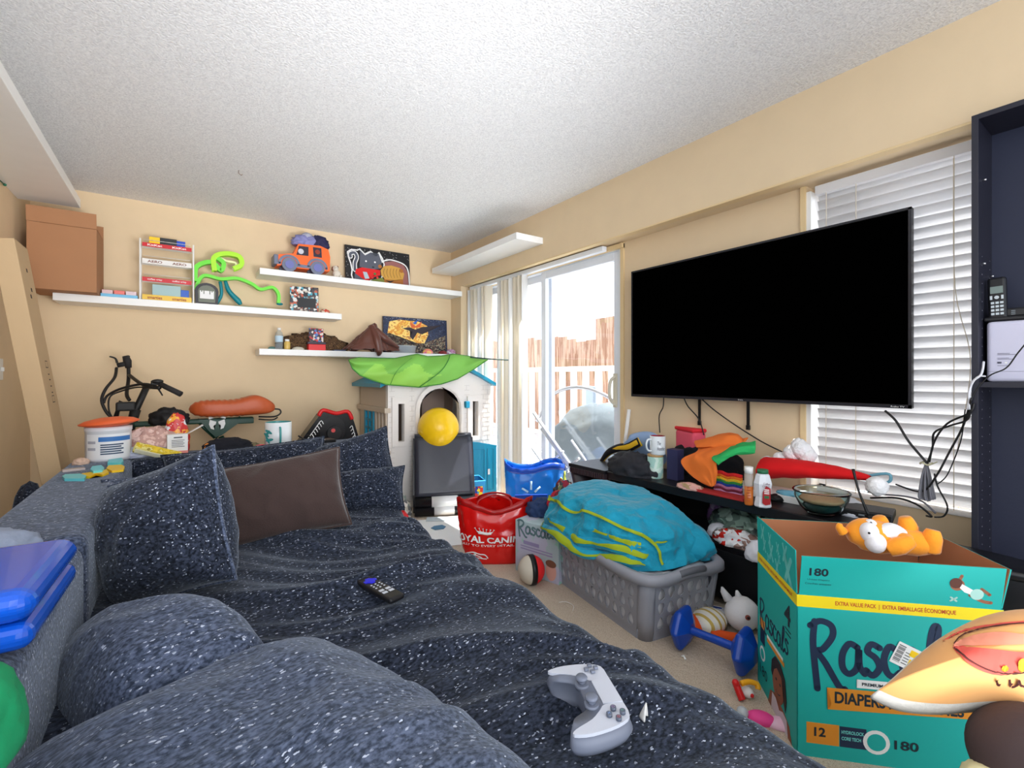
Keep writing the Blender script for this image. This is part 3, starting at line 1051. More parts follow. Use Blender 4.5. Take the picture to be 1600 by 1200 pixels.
for k in range(40):
    rr = random.Random(k)
    g.disc(f, 0.02 + rr.random() * (wP - 0.04), 0.335 + rr.random() * 0.02, 0.0022, 0.0036, 0.0004, 6)
g.build('painting', t)
# clear cake tub, plush heads
t = thing('plastic_tub', 'clear ribbed plastic cake tub on the lowest shelf before the picture', 'tub', (X(630, 4.34), 4.34, ZL))
MB(mat('clear_tub', (225, 232, 238), 0.12, trans=0.6, ior=1.15)).lathe([(0.0, 0.0), (0.12, 0.0), (0.128, 0.062), (0.138, 0.068), (0.128, 0.074), (0.0, 0.078)], n=36, sy=0.6).build('body', t)
cloth('rainbow_plush', 'small pink and yellow plush ball on the lowest shelf', 'toy', patch_mat('pink_plush', [(225, 110, 130), (240, 190, 110), (235, 140, 120), (230, 120, 170)], 40), (X(667, 4.32), 4.30, ZL), (0.05, 0.035, 0.036), 3, 0.08)
cloth('purple_plush', 'small lilac plush with white fluff at the right end of the lowest shelf', 'toy', patch_mat('lilac_plush', [(190, 150, 190), (210, 205, 215), (160, 110, 150)], 50), (X(706, 4.34), 4.36, ZL), (0.05, 0.04, 0.042), 9, 0.12)
cloth('maroon_toy', 'little maroon toy squeezed between two plush balls on the lowest shelf', 'toy', mat('maroon', (120, 40, 44), 0.8), (X(691, 4.31), 4.30, ZL), (0.04, 0.03, 0.024), 7, 0.2)

# ---- top shelf: orange jeep with roof load
ORG = mat('orange_plastic', (245, 105, 35), 0.4)
GRYP = mat('greyblue_plastic', (112, 118, 138), 0.5)
yj = 4.34
t = thing('toy_jeep', 'orange toy camper jeep with grey wheels on the highest shelf', 'toy car', (X(478, yj), yj, Z_UP))
jx = X(478, yj)


def J(px, py):
    p = at(px, py, Y=yj - 0.07)
    return (p.x - jx, p.z - Z_UP)


f = Fr((0, -0.07, 0), (1, 0, 0), (0, 0, 1))
prof = [J(433, 415), J(432, 402), J(436, 397), J(459, 396), J(466, 381), J(500, 384), J(513, 390), J(516, 402), J(515, 424), J(503, 424), J(500, 414), J(492, 411), J(486, 414), J(483, 421), J(464, 419), J(461, 411), J(453, 405), J(444, 407), J(440, 414)]
prof = [(a, max(b, 0.02)) for a, b in prof]
MB(ORG).poly(f, prof, -0.14, 0.14).build('body', t)
tr = MB(mat('jeep_window_dark', (50, 45, 60), 0.3))
wd1 = [J(463, 398), J(467, 384), J(482, 386), J(482, 400)]
wd2 = [J(489, 386), J(502, 388), J(503, 403), J(490, 401)]
tr.poly(f, wd1, 0, 0.0015).poly(f, wd2, 0, 0.0015)
tr.build('window', t)
pa = MB(mat('passenger_white', (205, 205, 215), 0.7))
a, b_ = J(470, 393)
pa.disc(f, a, b_, 0.022, 0.0015, 0.006)
pa.m(mat('passenger_brown', (150, 60, 40), 0.7))
a, b_ = J(496, 394)
pa.disc(f, a, b_, 0.02, 0.0015, 0.006)
pa.build('passenger', t)
fm = MB(GRYP)
for px_ in (452, 496):
    a, b_ = J(px_, 417)
    pts = [(a + 0.074 * math.cos(q), 0.06 + 0.070 * math.sin(q)) for q in [PI * k / 10 for k in range(11)]]
    fm.stroke(f, pts, 0.02, 0, 0.006, k=0)
fm.rect(f, J(460, 410)[0], 0.045, J(487, 410)[0], 0.07, 0, 0.005)
fm.build('fender', t)
for px_ in (452, 496):
    for yy in (-0.085, 0.055):
        a, b_ = J(px_, 417)
        wq = MB(GRYP).cyl((a, yy, 0.057), (a, yy + 0.03, 0.057), 0.057, n=24).build('wheel', t)
        MB(mat('hub_blue', (110, 115, 175), 0.5)).cyl((a, yy - 0.006, 0.057), (a, yy, 0.057), 0.034, n=18).build('hub', wq)
MB(GRYP).box(J(430, 410)[0] - 0.01, -0.075, 0.05, J(434, 410)[0] + 0.005, 0.07, 0.13, 0.006).build('bumper', t)
t = thing('roof_bundle', 'lilac and navy soft bundle piled on the roof of the toy jeep', 'toy', (jx + 0.02, yj - 0.0, Z_UP + J(483, 382)[1] - 0.004))
cloth('lilac_lump', '', '', mat('lilac_felt', (140, 140, 190), 0.8), (-0.02, 0, 0), (0.095, 0.06, 0.06), 3, 0.35, parent=t)
cloth('navy_lump', '', '', mat('navy_felt', (44, 42, 78), 0.8), (0.08, 0, 0), (0.07, 0.05, 0.065), 4, 0.4, parent=t)
cloth('grey_lump', '', '', mat('pale_felt', (175, 175, 190), 0.8), (-0.01, 0.0, 0.07), (0.045, 0.03, 0.035), 5, 0.15, parent=t)

# puppy
t = thing('plush_puppy', 'tiny white and brown plush puppy sitting behind the orange jeep', 'toy', (X(525, 4.32), 4.30, Z_UP))
pw_ = mat('puppy_white', (215, 205, 190), 0.9)
pb_ = mat('puppy_brown', (120, 72, 48), 0.9)
MB(pw_).ball((0, 0, 0.035), 0.032, 2, (1.1, 1, 1.1)).ball((-0.012, -0.01, 0.078), 0.026, 2).ball((0.03, -0.02, 0.012), 0.014, 2).ball((-0.02, -0.025, 0.012), 0.013, 2).build('body', t)
MB(pb_).ball((-0.034, 0, 0.075), 0.014, 2, (0.7, 1, 1.5)).ball((0.008, 0, 0.09), 0.013, 2, (0.7, 1, 1.3)).build('ear', t)
MB(BLACK).ball((-0.02, -0.036, 0.078), 0.004, 1).ball((-0.006, -0.036, 0.082), 0.003, 1).build('nose', t)

# cat painting
x0 = X(539, 4.44)
x1 = X(641, 4.44)
t = thing('cat_painting', 'hand-painted canvas of a grey cat and a striped friend leaning on the highest shelf', 'picture', (x0, 4.42, Z_UP + 0.002), rot=(R(-5), 0, 0))
w_, h_ = x1 - x0 - 0.01, 0.345
MB(mat('canvas_black', (26, 25, 28), 0.6)).box(0, -0.01, 0, w_, 0.012, h_, 0.001).build('canvas', t)
f = Fr((0, -0.01, 0), (1, 0, 0), (0, 0, 1))
kx, ky = w_ / 98, h_ / 73


def cp(*pts):
    """photo-crop pixels (6.67x, crop of the canvas) to canvas metres"""
    return [((x - 800) / 660 * w_, (1 - (y - 205 - (x - 800) * 0.135) / 425) * h_) for x, y in pts]


g = MB(PAPER)
cato = cp((870, 620), (855, 560), (862, 500), (850, 420), (830, 350), (822, 290), (860, 262), (920, 268), (940, 250), (990, 310), (1050, 275), (1100, 322), (1135, 285), (1170, 360), (1185, 430), (1150, 620))
g.stroke(f, cato + [cato[0]], 0.012, 0, 0.0008, k=0)
g.stroke(f, cp((890, 500), (890, 420), (910, 350), (890, 300), (850, 310), (850, 345)), 0.040, 0.0, 0.0008)
g.stroke(f, cp((945, 262), (992, 320), (1048, 284), (1102, 332), (1132, 292), (1165, 400)), 0.014, 0.0, 0.0008, k=0)
g.m(mat('cat_grey', (88, 92, 104), 0.7))
g.poly(f, cp((945, 268), (992, 326), (1048, 290), (1102, 338), (1130, 300), (1160, 400), (1140, 480), (1020, 500), (935, 460)), 0.001, 0.0006)
g.stroke(f, cp((890, 500), (890, 420), (910, 350), (890, 300), (850, 310), (850, 345)), 0.024, 0.0011, 0.0005)
g.poly(f, cp((880, 600), (890, 520), (980, 520), (990, 640), (900, 630)), 0.0012, 0.0005)
g.m(RED).poly(f, cp((890, 540), (900, 490), (960, 470), (1140, 500), (1140, 560), (1030, 600), (1020, 640), (960, 600)), 0.0018, 0.0005)
g.m(mat('paint_paleblue', (175, 195, 205), 0.7)).poly(f, cp((965, 520), (1005, 525), (1030, 600), (985, 605)), 0.0024, 0.0004)
g.m(mat('paint_olive', (125, 135, 60), 0.7)).poly(f, cp((1040, 620), (1160, 590), (1200, 650), (1060, 650)), 0.0024, 0.0004)
g.m(mat('paint_mauve', (150, 96, 92), 0.7)).poly(f, cp((1190, 400), (1280, 385), (1390, 430), (1430, 510), (1440, 690), (1200, 640)), 0.0016, 0.0003)
g.m(PAPER).stroke(f, cp((1165, 395), (1220, 374), (1280, 376), (1395, 424), (1440, 510), (1450, 690)), 0.012, 0.002, 0.0005)
g.m(mat('tiger_tan', (205, 155, 70), 0.7)).poly(f, cp((1145, 500), (1180, 450), (1260, 440), (1350, 470), (1395, 540), (1380, 610), (1300, 630), (1190, 610), (1150, 560)), 0.0026, 0.0005)
g.m(mat('tiger_brown', (170, 105, 45), 0.7)).disc(f, *cp((1140, 455))[0], 0.018, 0.003, 0.0005).disc(f, *cp((1365, 505))[0], 0.02, 0.003, 0.0005)
g.poly(f, cp((1180, 600), (1290, 620), (1380, 600), (1380, 690), (1180, 650)), 0.0027, 0.0004)
g.m(BLACK)
for k in range(6):
    g.stroke(f, cp((1185 + 33 * k, 480), (1175 + 33 * k, 530), (1190 + 33 * k, 590)), 0.003, 0.0034, 0.0003)
g.poly(f, cp((1190, 620), (1240, 632), (1290, 622), (1240, 655)), 0.0034, 0.0003).disc(f, *cp((1070, 465))[0], 0.012, 0.0018, 0.0004, ry=0.006)
g.m(PAPER).disc(f, *cp((1000, 395))[0], 0.0085, 0.0018, 0.0005).disc(f, *cp((1090, 405))[0], 0.0085, 0.0018, 0.0005)
g.m(mat('paint_berry', (210, 50, 50), 0.7)).disc(f, *cp((1060, 590))[0], 0.011, 0.0030, 0.0005).disc(f, *cp((1110, 590))[0], 0.011, 0.0030, 0.0005)
g.m(mat('paint_green', (70, 120, 60), 0.7)).disc(f, *cp((1085, 545))[0], 0.012, 0.0030, 0.0005)
g.m(PAPER)
rr = random.Random(5)
for k in range(120):
    a, b_ = rr.random() * 0.98 * w_, rr.random() * 0.96 * h_
    if b_ > 0.8 * h_ or (a > 0.55 * w_ and b_ > 0.62 * h_) or a < 0.03 * w_ or a > 0.96 * w_:
        g.disc(f, a + 0.003, b_ + 0.003, 0.0022, 0.0, 0.0006, 6)
g.build('painting', t)

# ================================================================ electric bike behind the sofa
YBK = 4.0
t = thing('electric_bike', 'dark green folding electric bike with an orange leather saddle by the back wall', 'bicycle', (0, YBK, 0))


def B(px, py, y=YBK):
    p = at(px, py, Y=y)
    return (p.x, p.y - YBK, p.z)


DG = mat('dark_green_metal', (22, 62, 48), 0.4)
BK = mat('matt_black_metal', (28, 27, 27), 0.55)
leather = mat('orange_leather', (186, 84, 40), 0.45, bump=0.2, bscale=40)
# saddle
xs0, xs1 = B(295, 650)[0], B(430, 650)[0]
zs = B(360, 652)[2]


def sad(u, v):
    a = 2 * PI * v
    q = u
    x = xs0 + (xs1 - xs0) * q
    e = (max(0, 1 - abs(2 * q - 1) ** 5)) ** 0.5
    wy = 0.095 * e
    zt = 0.135 + 0.04 * math.exp(-((q - 0.76) / 0.18) ** 2) - 0.02 * q
    zc = zt / 2
    k = abs(math.cos(a)) ** 0.45 * (1 if math.cos(a) > 0 else -1)
    l = abs(math.sin(a)) ** 0.5 * (1 if math.sin(a) > 0 else -0.85)
    puff = 0.003 * math.cos(q * 95) if q < 0.62 else 0
    return (x, wy * k, zs + zc + (zc * e + puff) * l)


MB(leather).grid(sad, 70, 28).build('saddle', t)
b = MB(DG)
zf = B(300, 655)[2]
fx0, fx1 = B(208, 650)[0], B(396, 655)[0]
b.box(fx0, -0.03, zf - 0.035, fx1, 0.03, zf - 0.0, 0.01)
b.box(B(370, 660)[0], -0.035, B(390, 661)[2], fx1, 0.035, zf - 0.005, 0.006)
ft = Fr((0, -0.036, 0), (1, 0, 0), (0, 0, 1))
tri = [B(310, 655), B(380, 655), B(345, 680), B(336, 682), B(327, 674)]
b.poly(ft, [(p[0], p[2]) for p in tri], -0.06, 0.06)
b.tube([B(336, 684), B(362, 660), B(376, 652)], 0.012, 8)
b.tube([B(336, 684), B(318, 668), B(308, 655)], 0.012, 8)
b.build('frame', t)
g = MB(PAPER)
cx_, cz_ = B(339, 662)[0], B(339, 662)[2]
for s in (-1, 1):
    g.poly(ft, [(cx_ + s * p * 1.5, cz_ + q * 1.5) for p, q in ((0.004, 0.012), (0.03, 0.022), (0.033, 0.0), (0.026, -0.02), (0.012, -0.026), (0.016, -0.008), (0.006, 0.0))], 0.0005, 0.001)
    g.poly(ft, [(cx_ + s * p * 1.5, cz_ + q * 1.5) for p, q in ((0.012, 0.03), (0.034, 0.024), (0.034, 0.036))], 0.0005, 0.001)
g.build('emblem', t)
b = MB(BK)
b.tube([B(404, 651), B(428, 651), B(438, 646), B(437, 640), B(428, 639)], 0.006, 8, smooth_pts=4)
b.tube([B(404, 655), B(425, 656), B(434, 652)], 0.005, 8, smooth_pts=4)
b.build('rear_rack', t)
b = MB(BK)
yf = -0.22  # handlebar comes toward the room
b.tube([B(204, 660), B(215, 635), B(229, 605)], 0.020, 10)          # stem
b.tube([B(181, 652), B(188, 628), B(210, 640)], 0.014, 8)
b.box(B(181, 640)[0], -0.03, B(190, 640)[2] - 0.01, B(212, 640)[0], 0.03, B(190, 628)[2], 0.01)
b.tube([B(212, 640), B(205, 665), B(200, 690)], [0.03, 0.026, 0.02], 10)
b.build('head_tube', t)
b = MB(BK)
hb = [B(200, 556, YBK + 0.22), B(201, 590, YBK + 0.18), B(198, 615, YBK + 0.05), B(202, 625, YBK), B(214, 622, YBK - 0.03), B(228, 600, YBK - 0.15), B(245, 602, YBK - 0.25), B(262, 606, YBK - 0.3)]
b.tube([hb[0], hb[1], hb[2], hb[3]], 0.011, 8, smooth_pts=5)
b.tube([B(202, 586, YBK + 0.18), B(215, 596, YBK - 0.05), B(230, 604, YBK - 0.2), B(250, 606, YBK - 0.3)], 0.011, 8, smooth_pts=5)
b.build('handlebar', t)
g = MB(mat('grip_rubber', (40, 38, 38), 0.8))
g.cyl(B(250, 600, YBK - 0.28), B(283, 616, YBK - 0.34), 0.016, 0.018, 14)
g.build('grip', t)
g = MB(mat('grip_rubber', (40, 38, 38), 0.8))
g.tube([B(201, 575, YBK + 0.2), B(199, 564, YBK + 0.2), B(196, 556, YBK + 0.2)], [0.018, 0.024, 0.018], 10).tube([B(183, 571, YBK + 0.2), B(198, 568, YBK + 0.2)], 0.016, 8)
g.build('grip', t)
g = MB(BK)
g.tube([B(183, 567, YBK + 0.2), B(180, 560, YBK + 0.2), B(171, 557, YBK + 0.2)], [0.008, 0.006, 0.005], 6, smooth_pts=4)
g.build('brake_lever', t)
g = MB(BK)
g.tube([B(238, 601, YBK - 0.26), B(246, 606, YBK - 0.28), B(254, 618, YBK - 0.30)], [0.006, 0.006, 0.004], 6, smooth_pts=4)
g.build('brake_lever', t)
g = MB(BK)
g.box(B(239, 600)[0], -0.28, B(239, 601)[2], B(256, 600)[0], -0.23, B(245, 594)[2], 0.006)
g.ball(B(246, 596, YBK - 0.28), 0.022, 2, (1.5, 1, 0.7))
g.build('display', t)
g = MB(mat('cable_black', (34, 32, 32), 0.6))
g.tube([B(182, 575, YBK + 0.2), B(179, 590, YBK + 0.1), B(165, 608), B(159, 626), B(167, 645), B(178, 655)], 0.009, 6, smooth_pts=6)
g.tube([B(250, 606, YBK - 0.28), B(225, 600, YBK - 0.2), B(190, 607, YBK - 0.05), B(168, 618), B(162, 630)], 0.008, 6, smooth_pts=6)
g.tube([B(235, 607, YBK - 0.25), B(215, 605, YBK - 0.1), B(190, 611), B(172, 620), B(170, 640), B(176, 654)], 0.005, 6, smooth_pts=6)
g.build('cable', t)
b = MB(mat('rubber_tyre', (22, 22, 22), 0.85))


def wheel(px, r=0.235):
    c = B(px, 700)[0]
    a = MB(mat('rubber_tyre', (22, 22, 22), 0.85))
    a.tube([(c + r * math.cos(q), 0, 0.28 + r * math.sin(q)) for q in [2 * PI * k / 30 for k in range(31)]], 0.042, 10, cap=False)
    wv = a.build('wheel', t)
    MB(BK).cyl((c, -0.04, 0.28), (c, 0.04, 0.28), 0.05, n=16).build('hub', wv)


b.bm.free()
wheel(185)
wheel(385)
MB(BK).tube([B(200, 690), (B(190, 700)[0], 0, 0.28)], 0.02, 8).build('fork', t)
MB(DG).tube([B(345, 682), (B(385, 700)[0], 0, 0.28)], 0.018, 8).build('rear_stay', t)
# headlight bag near the fork
MB(BK).tube([B(160, 690), B(158, 668), B(172, 655), B(188, 655)], 0.008, 6, smooth_pts=4).ball(B(172, 662), 0.05, 2, (1.2, 0.7, 0.45)).build('front_bag', t)

# ================================================================ things on the sofa back
ZB = 0.655


def on_back(px, Y=3.33):
    return (X(px, Y), Y, ZB)


# side back things: white tub with clay lid
p = at(170, 718, Z=ZB)
t = thing('wipes_tub', 'white plastic tub with blue printed label on the sofa corner', 'tub', (p.x, p.y, ZB))
ppm = (p.x * S35 + p.y * C35) / FPX
rt = 28 * ppm
MB(mat('tub_white', (228, 230, 236), 0.35)).lathe([(0, 0), (rt * 0.96, 0), (rt, 0.01), (rt, 45 * ppm), (rt * 1.03, 46 * ppm), (rt * 1.03, 52 * ppm), (0, 52 * ppm)], n=32).build('body', t)
lb = MB(mat('label_white', (240, 242, 245), 0.5))
az = math.atan2(-p.y, -p.x)
A = lambda u: az + (u - 0.5) * 2.2


def wrapped(u0, u1, z0, z1, m, k=1.005):
    lb.m(m).grid(lambda u, v: (rt * k * math.cos(A(u0 + (u1 - u0) * u)), rt * k * math.sin(A(u0 + (u1 - u0) * u)), z0 + (z1 - z0) * v), 14, 1)


wrapped(0.0, 1.0, 0.015, 42 * ppm, mat('label_white', (240, 242, 245), 0.5))
wrapped(0.30, 1.0, 31 * ppm, 38 * ppm, mat('label_blue', (60, 120, 190), 0.5), 1.012)
for k in range(5):
    wrapped(0.34, 0.8 - 0.05 * (k % 2), (25 - 3.4 * k) * ppm, (27 - 3.4 * k) * ppm, mat('label_ink', (60, 80, 110), 0.6), 1.012)
for k in range(2):
    wrapped(0.04, 0.24, (18 + 10 * k) * ppm, (22 + 10 * k) * ppm, mat('label_grey', (175, 178, 190), 0.6), 1.012)
lb.build('wrapped_label', t)
o = thing('orange_disc', 'domed orange flying disc lying on the white tub', 'disc', (p.x + 0.005, p.y, ZB + 52 * ppm + 0.001), rot=(0, R(-4), 0))
MB(mat('orange_rubber', (240, 105, 55), 0.5)).lathe([(0, 0.0), (0.08, 0.002), (0.125, 0.016), (0.128, 0.022), (0.10, 0.036), (0.05, 0.046), (0, 0.048)], n=32).build('disc', o)

CY_ = mat('cyan_plastic', (110, 215, 225), 0.4)
t = thing('toy_clips', 'cyan and yellow plastic foldable toy lying on the sofa corner', 'toy', tuple(at(140, 738, Z=ZB)))


def T(px, py):
    q = at(px, py, Z=ZB) - V(t.location)
    return q.x, q.y


fz = Fr((0, 0, 0), (1, 0, 0), (0, 1, 0))
MB(CY_).poly(fz, [T(97, 748), T(101, 752), T(132, 752), T(135, 747), T(125, 744), T(102, 745)], 0, 0.012).build('cyan_piece', t)
MB(CY_).poly(fz, [T(141, 740), T(144, 735), T(158, 733), T(163, 737), T(160, 741), T(146, 743)], 0, 0.02).build('cyan_piece', t)
MB(CY_).poly(fz, [T(168, 729), T(170, 724), T(190, 721), T(193, 726), T(190, 729)], 0, 0.02).build('cyan_piece', t)
MB(YEL).poly(fz, [T(124, 747), T(128, 743), T(140, 741), T(160, 739), T(166, 736), T(170, 741), T(160, 745), T(150, 743), T(140, 748)], 0, 0.010).build('yellow_piece', t)
MB(YEL).poly(fz, [T(166, 735), T(170, 730), T(190, 729), T(195, 732), T(193, 737), T(175, 739)], 0, 0.010).build('yellow_piece', t)
cb = tag(MB(mat('clear_blister', (225, 215, 215), 0.2, trans=0.4)).box(-0.04, -0.02, 0, 0.04, 0.02, 0.012, 0.004).build('blister_tray', loc=tuple(at(115, 736, Z=ZB)), rot=(0, 0, 0.25)), 'small clear plastic blister at the left edge of the sofa corner', 'packaging')

# clutter behind the tub
WHC = mat('pale_grey_bag', (180, 186, 205), 0.5)
cloth('plastic_bag', 'pale grey plastic bag lying behind the white tub', 'bag', WHC, on_back(218), (0.11, 0.06, 0.04), 12, 0.25, 2.4)
cloth('pink_cloth', 'crumpled pale pink cloth on the sofa back beside the yellow tray', 'cloth', patch_mat('pink_stripe', [(225, 190, 178), (200, 160, 150), (235, 205, 195)], 26, 0.8, kind='noise'), (X(237, 3.38), 3.38, ZB), (0.12, 0.05, 0.10), 14, 0.3, 2.2)
cloth('beige_cloth', 'small peach cloth lump on the sofa corner left of the tub', 'cloth', mat('peach_cloth', (215, 185, 165), 0.8), (at(135, 718, Z=ZB).x, 3.2, ZB), (0.03, 0.03, 0.022), 3, 0.2)
t = thing('yellow_tray', 'yellow printed plastic package slanting down on the sofa back', 'package', on_back(240, 3.27), rot=(R(28), R(20), R(-4)))
MB(patch_mat('yellow_print', [(245, 215, 60), (225, 195, 40), (240, 228, 140), (170, 150, 60)], 28, 0.4, kind='noise')).box(-0.10, -0.015, 0.005, 0.12, 0.035, 0.05, 0.008).build('body', t)
MB(mat('clear_lid', (235, 232, 200), 0.2)).box(-0.09, -0.021, 0.012, 0.10, -0.015, 0.04, 0.004).build('window', t)
# open white box with pink foot
t = thing('small_carton', 'small open white carton with a pink base on the sofa back', 'box', on_back(277, 3.30), R(4))
MB(PAPER).box(-0.048, -0.03, 0.0, 0.048, 0.03, 0.115, 0.001).build('body', t)
MB(mat('salmon_card', (225, 140, 130), 0.6)).box(-0.0485, -0.031, 0.0, 0.0485, 0.031, 0.022).build('base_band', t)
MB(PAPER).grid(lambda u, v: (0.048 + 0.075 * u, -0.03 + 0.06 * v, 0.115 + 0.045 * u), 1, 1).build('flap', t, solid=0.002)
f = Fr((-0.048, -0.0305, 0), (1, 0, 0), (0, 0, 1))
g = MB(mat('ink_grey', (90, 92, 98), 0.7))
g.rect(f, 0.03, 0.095, 0.07, 0.102)
for k in range(5):
    g.rect(f, 0.02, 0.045 + 0.009 * k, 0.08 - 0.006 * (k % 2), 0.048 + 0.009 * k)
g.build('lettering', t)
cloth('snack_bag', 'rolled white snack bag with red and orange print behind the carton', 'bag', patch_mat('snack_print', [(235, 230, 225), (240, 170, 60), (200, 50, 50), (232, 232, 235)], 14, 0.4, kind='noise'), (X(276, 3.40), 3.40, ZB), (0.06, 0.03, 0.16), 15, 0.12)
cloth('nylon_bag', 'crumpled black bag hung over the bike beside the orange saddle', 'bag', mat('black_nylon', (22, 22, 26), 0.6), (X(263, 3.92), 3.92, B(262, 662)[2]), (0.10, 0.06, 0.075), 16, 0.25)
t = thing('orange_ball', 'small orange ball on the sofa back', 'ball', tuple(V(on_back(326, 3.3)) + V((0, 0, 0.026))))
MB(mat('orange_ball', (250, 150, 50), 0.5)).ball((0, 0, 0), 0.026, 3).build('ball', t)
cloth('black_sock', 'small black sock heap on the sofa back left of the mug', 'cloth', mat('black_cotton', (24, 25, 34), 0.9), on_back(357, 3.3), (0.11, 0.05, 0.05), 17, 0.25)
t = thing('black_case', 'small dark wallet leaning by the orange ball on the sofa back', 'wallet', on_back(342, 3.26), rot=(R(-50), R(20), 0))
MB(mat('dark_case', (46, 48, 56), 0.5)).box(-0.03, -0.01, 0, 0.03, 0.01, 0.06, 0.004).build('body', t)
cloth('khaki_cap', 'folded khaki cloth between the black sock and pink ring', 'cloth', mat('khaki', (120, 112, 84), 0.9), on_back(391, 3.32), (0.05, 0.035, 0.025), 18, 0.15)
t = thing('pink_ring', 'tiny pink ring toy next to the white mug', 'toy', tuple(V(on_back(408, 3.28)) + V((0, 0, 0.012))))
MB(mat('pink_plastic', (235, 90, 105), 0.5)).tube([(0.022 * math.cos(2 * PI * k / 20), 0.022 * math.sin(2 * PI * k / 20), 0) for k in range(21)], 0.009, 8, cap=False).build('ring', t)
o = tag(MB(mat('pale_pink_paper', (235, 215, 222), 0.8)).box(-0.08, -0.03, 0, 0.08, 0.03, 0.002).build('pink_note', loc=on_back(318, 3.27)), 'pale pink paper slip on the sofa back by the orange ball', 'paper')


def mug(name, label, m_out, m_in, m_h, loc, r, h, hang, cat='mug'):
    t = thing(name, label, cat, loc)
    MB(m_out).lathe([(0, 0), (r * 0.94, 0), (r, 0.006), (r, h), (r - 0.003, h + 0.001)], n=30).build('body', t)
    MB(m_in).lathe([(r - 0.003, h + 0.001), (r - 0.004, h - 0.01), (r - 0.005, 0.012), (0, 0.01)], n=30).build('inside', t)
    d = V((math.cos(hang), math.sin(hang), 0))
    MB(m_h).tube([d * (r - 0.001) + V((0, 0, h * 0.82)), d * (r + 0.022) + V((0, 0, h * 0.80)), d * (r + 0.031) + V((0, 0, h * 0.5)), d * (r + 0.02) + V((0, 0, h * 0.24)), d * (r - 0.001) + V((0, 0, h * 0.2))], 0.0058, 8, smooth_pts=5).build('handle', t)
    return t


TEALG = mat('teal_glaze', (60, 150, 150), 0.25)
CER = mat('white_ceramic', (225, 230, 232), 0.2, coat=0.3)
pm = on_back(435, 3.3)
t = mug('mug', 'white mug with a teal leaf pattern and teal handle on the sofa back', CER, TEALG, TEALG, pm, 0.077, 0.155, R(-92))
g = MB(TEALG)
for (u, z, da) in ((-1.0, 0.09, 0.8), (-0.75, 0.10, -0.4), (-0.95, 0.05, 2.2), (-0.6, 0.05, 0.2), (-1.25, 0.08, -0.3)):
    a0 = R(-120) + u * 0.5
    cpt = V((0.0785 * math.cos(a0), 0.0785 * math.sin(a0), z))
    fr_ = Fr(cpt, (-math.sin(a0), math.cos(a0), 0), (0, 0, 1))
    g.poly(fr_, [(0.028 * math.cos(q) * math.cos(da) - 0.009 * math.sin(q) * math.sin(da), 0.028 * math.cos(q) * math.sin(da) + 0.009 * math.sin(q) * math.cos(da)) for q in [2 * PI * k / 12 for k in range(12)]], 0, 0.001)
g.m(mat('olive_leaf', (150, 165, 60), 0.4))
g.build('leaf_pattern', t)
# router-like black box on sofa back
t = thing('wireless_router', 'flat black router with antennas lying right of the white mug', 'router', on_back(500, 3.33), R(6))
MB(BLACK).box(-0.09, -0.05, 0, 0.09, 0.05, 0.02, 0.004).build('body', t)
MB(PAPER).box(-0.055, -0.04, 0.02, 0.02, 0.03, 0.022).build('sheet', t)
for xa in (-0.085, -0.03):
    MB(BLACK).tube([(xa, -0.04, 0.015), (xa - 0.06, -0.02, 0.06)], 0.005, 8).build('antenna', t)
# bouncy seat with red rim behind the sofa
YS = 3.9
p = at(523, 700, Y=YS)
t = thing('plastic_shell', 'black moulded plastic shell with red top rim and white graffiti print behind the sofa', 'toy', (p.x, YS, 0))
f = Fr((0, 0, 0), (1, 0, 0), (0, 0, 1))
Q = lambda px, py: (at(px, py, Y=YS).x - p.x, at(px, py, Y=YS).z)
MB(mat('black_gloss', (18, 18, 20), 0.25)).poly(f, [Q(462, 700), Q(500, 648), Q(507, 643), Q(545, 645), Q(552, 655), Q(566, 700), (Q(566, 700)[0], 0.0), (Q(462, 700)[0], 0.0)], -0.12, 0.12).build('shell', t)
MB(RED).tube([(*Q(498, 650)[:1], 0.0, Q(498, 650)[1]), (Q(505, 641)[0], 0.0, Q(505, 641)[1]), (Q(525, 646)[0], 0.0, Q(525, 646)[1]), (Q(543, 643)[0], 0, Q(543, 643)[1]), (Q(550, 655)[0], 0, Q(550, 655)[1])], 0.016, 8, smooth_pts=4).build('rim', t)
dz = MB(mat('dark_bowl', (40, 38, 40), 0.2))
dz.disc(f, Q(520, 672)[0], Q(520, 672)[1], 0.10, 0.0, 0.002, 26, ry=0.11).m(BLACK).disc(f, Q(521, 672)[0], Q(521, 676)[1], 0.055, 0.002, 0.03, 20)
dz.m(mat('pink_tongue', (215, 80, 80), 0.5)).disc(f, Q(519, 672)[0], Q(519, 672)[1], 0.016, 0.032, 0.004, 14)
dz.m(PAPER)
for k in range(9):
    a, b_ = Q(478 + k * 3.0, 695 - k * 4.2)
    dz.stroke(f, [(a - 0.02, b_), (a, b_ + 0.02), (a + 0.015, b_ - 0.005)], 0.006, 0.0, 0.003, 3)
for k in range(6):
    a, b_ = Q(549 + k * 1.5, 668 + k * 5)
    dz.stroke(f, [(a - 0.012, b_), (a + 0.004, b_ + 0.015), (a + 0.012, b_ - 0.01)], 0.005, 0.0, 0.003, 3)
dz.build('decal', t)
# ================================================================ playhouse corner
HCREAM = mat('playhouse_cream', (232, 226, 220), 0.5, bump=0.05)
HTAUPE = mat('playhouse_taupe', (196, 180, 162), 0.5)
HTEAL = mat('playhouse_teal', (10, 140, 175), 0.4)
HX0, HX1, HY0, HY1 = 1.37, 2.36, 3.72, 4.44
t = thing('playhouse', 'cream plastic toy playhouse with arched doorway and teal trim in the room corner', 'playhouse', (HX0, HY0, 0))
f = Fr((0, 0, 0), (1, 0, 0), (0, 0, 1))
HW = HX1 - HX0
ez, pz = 1.03, 1.205      # eave and peak


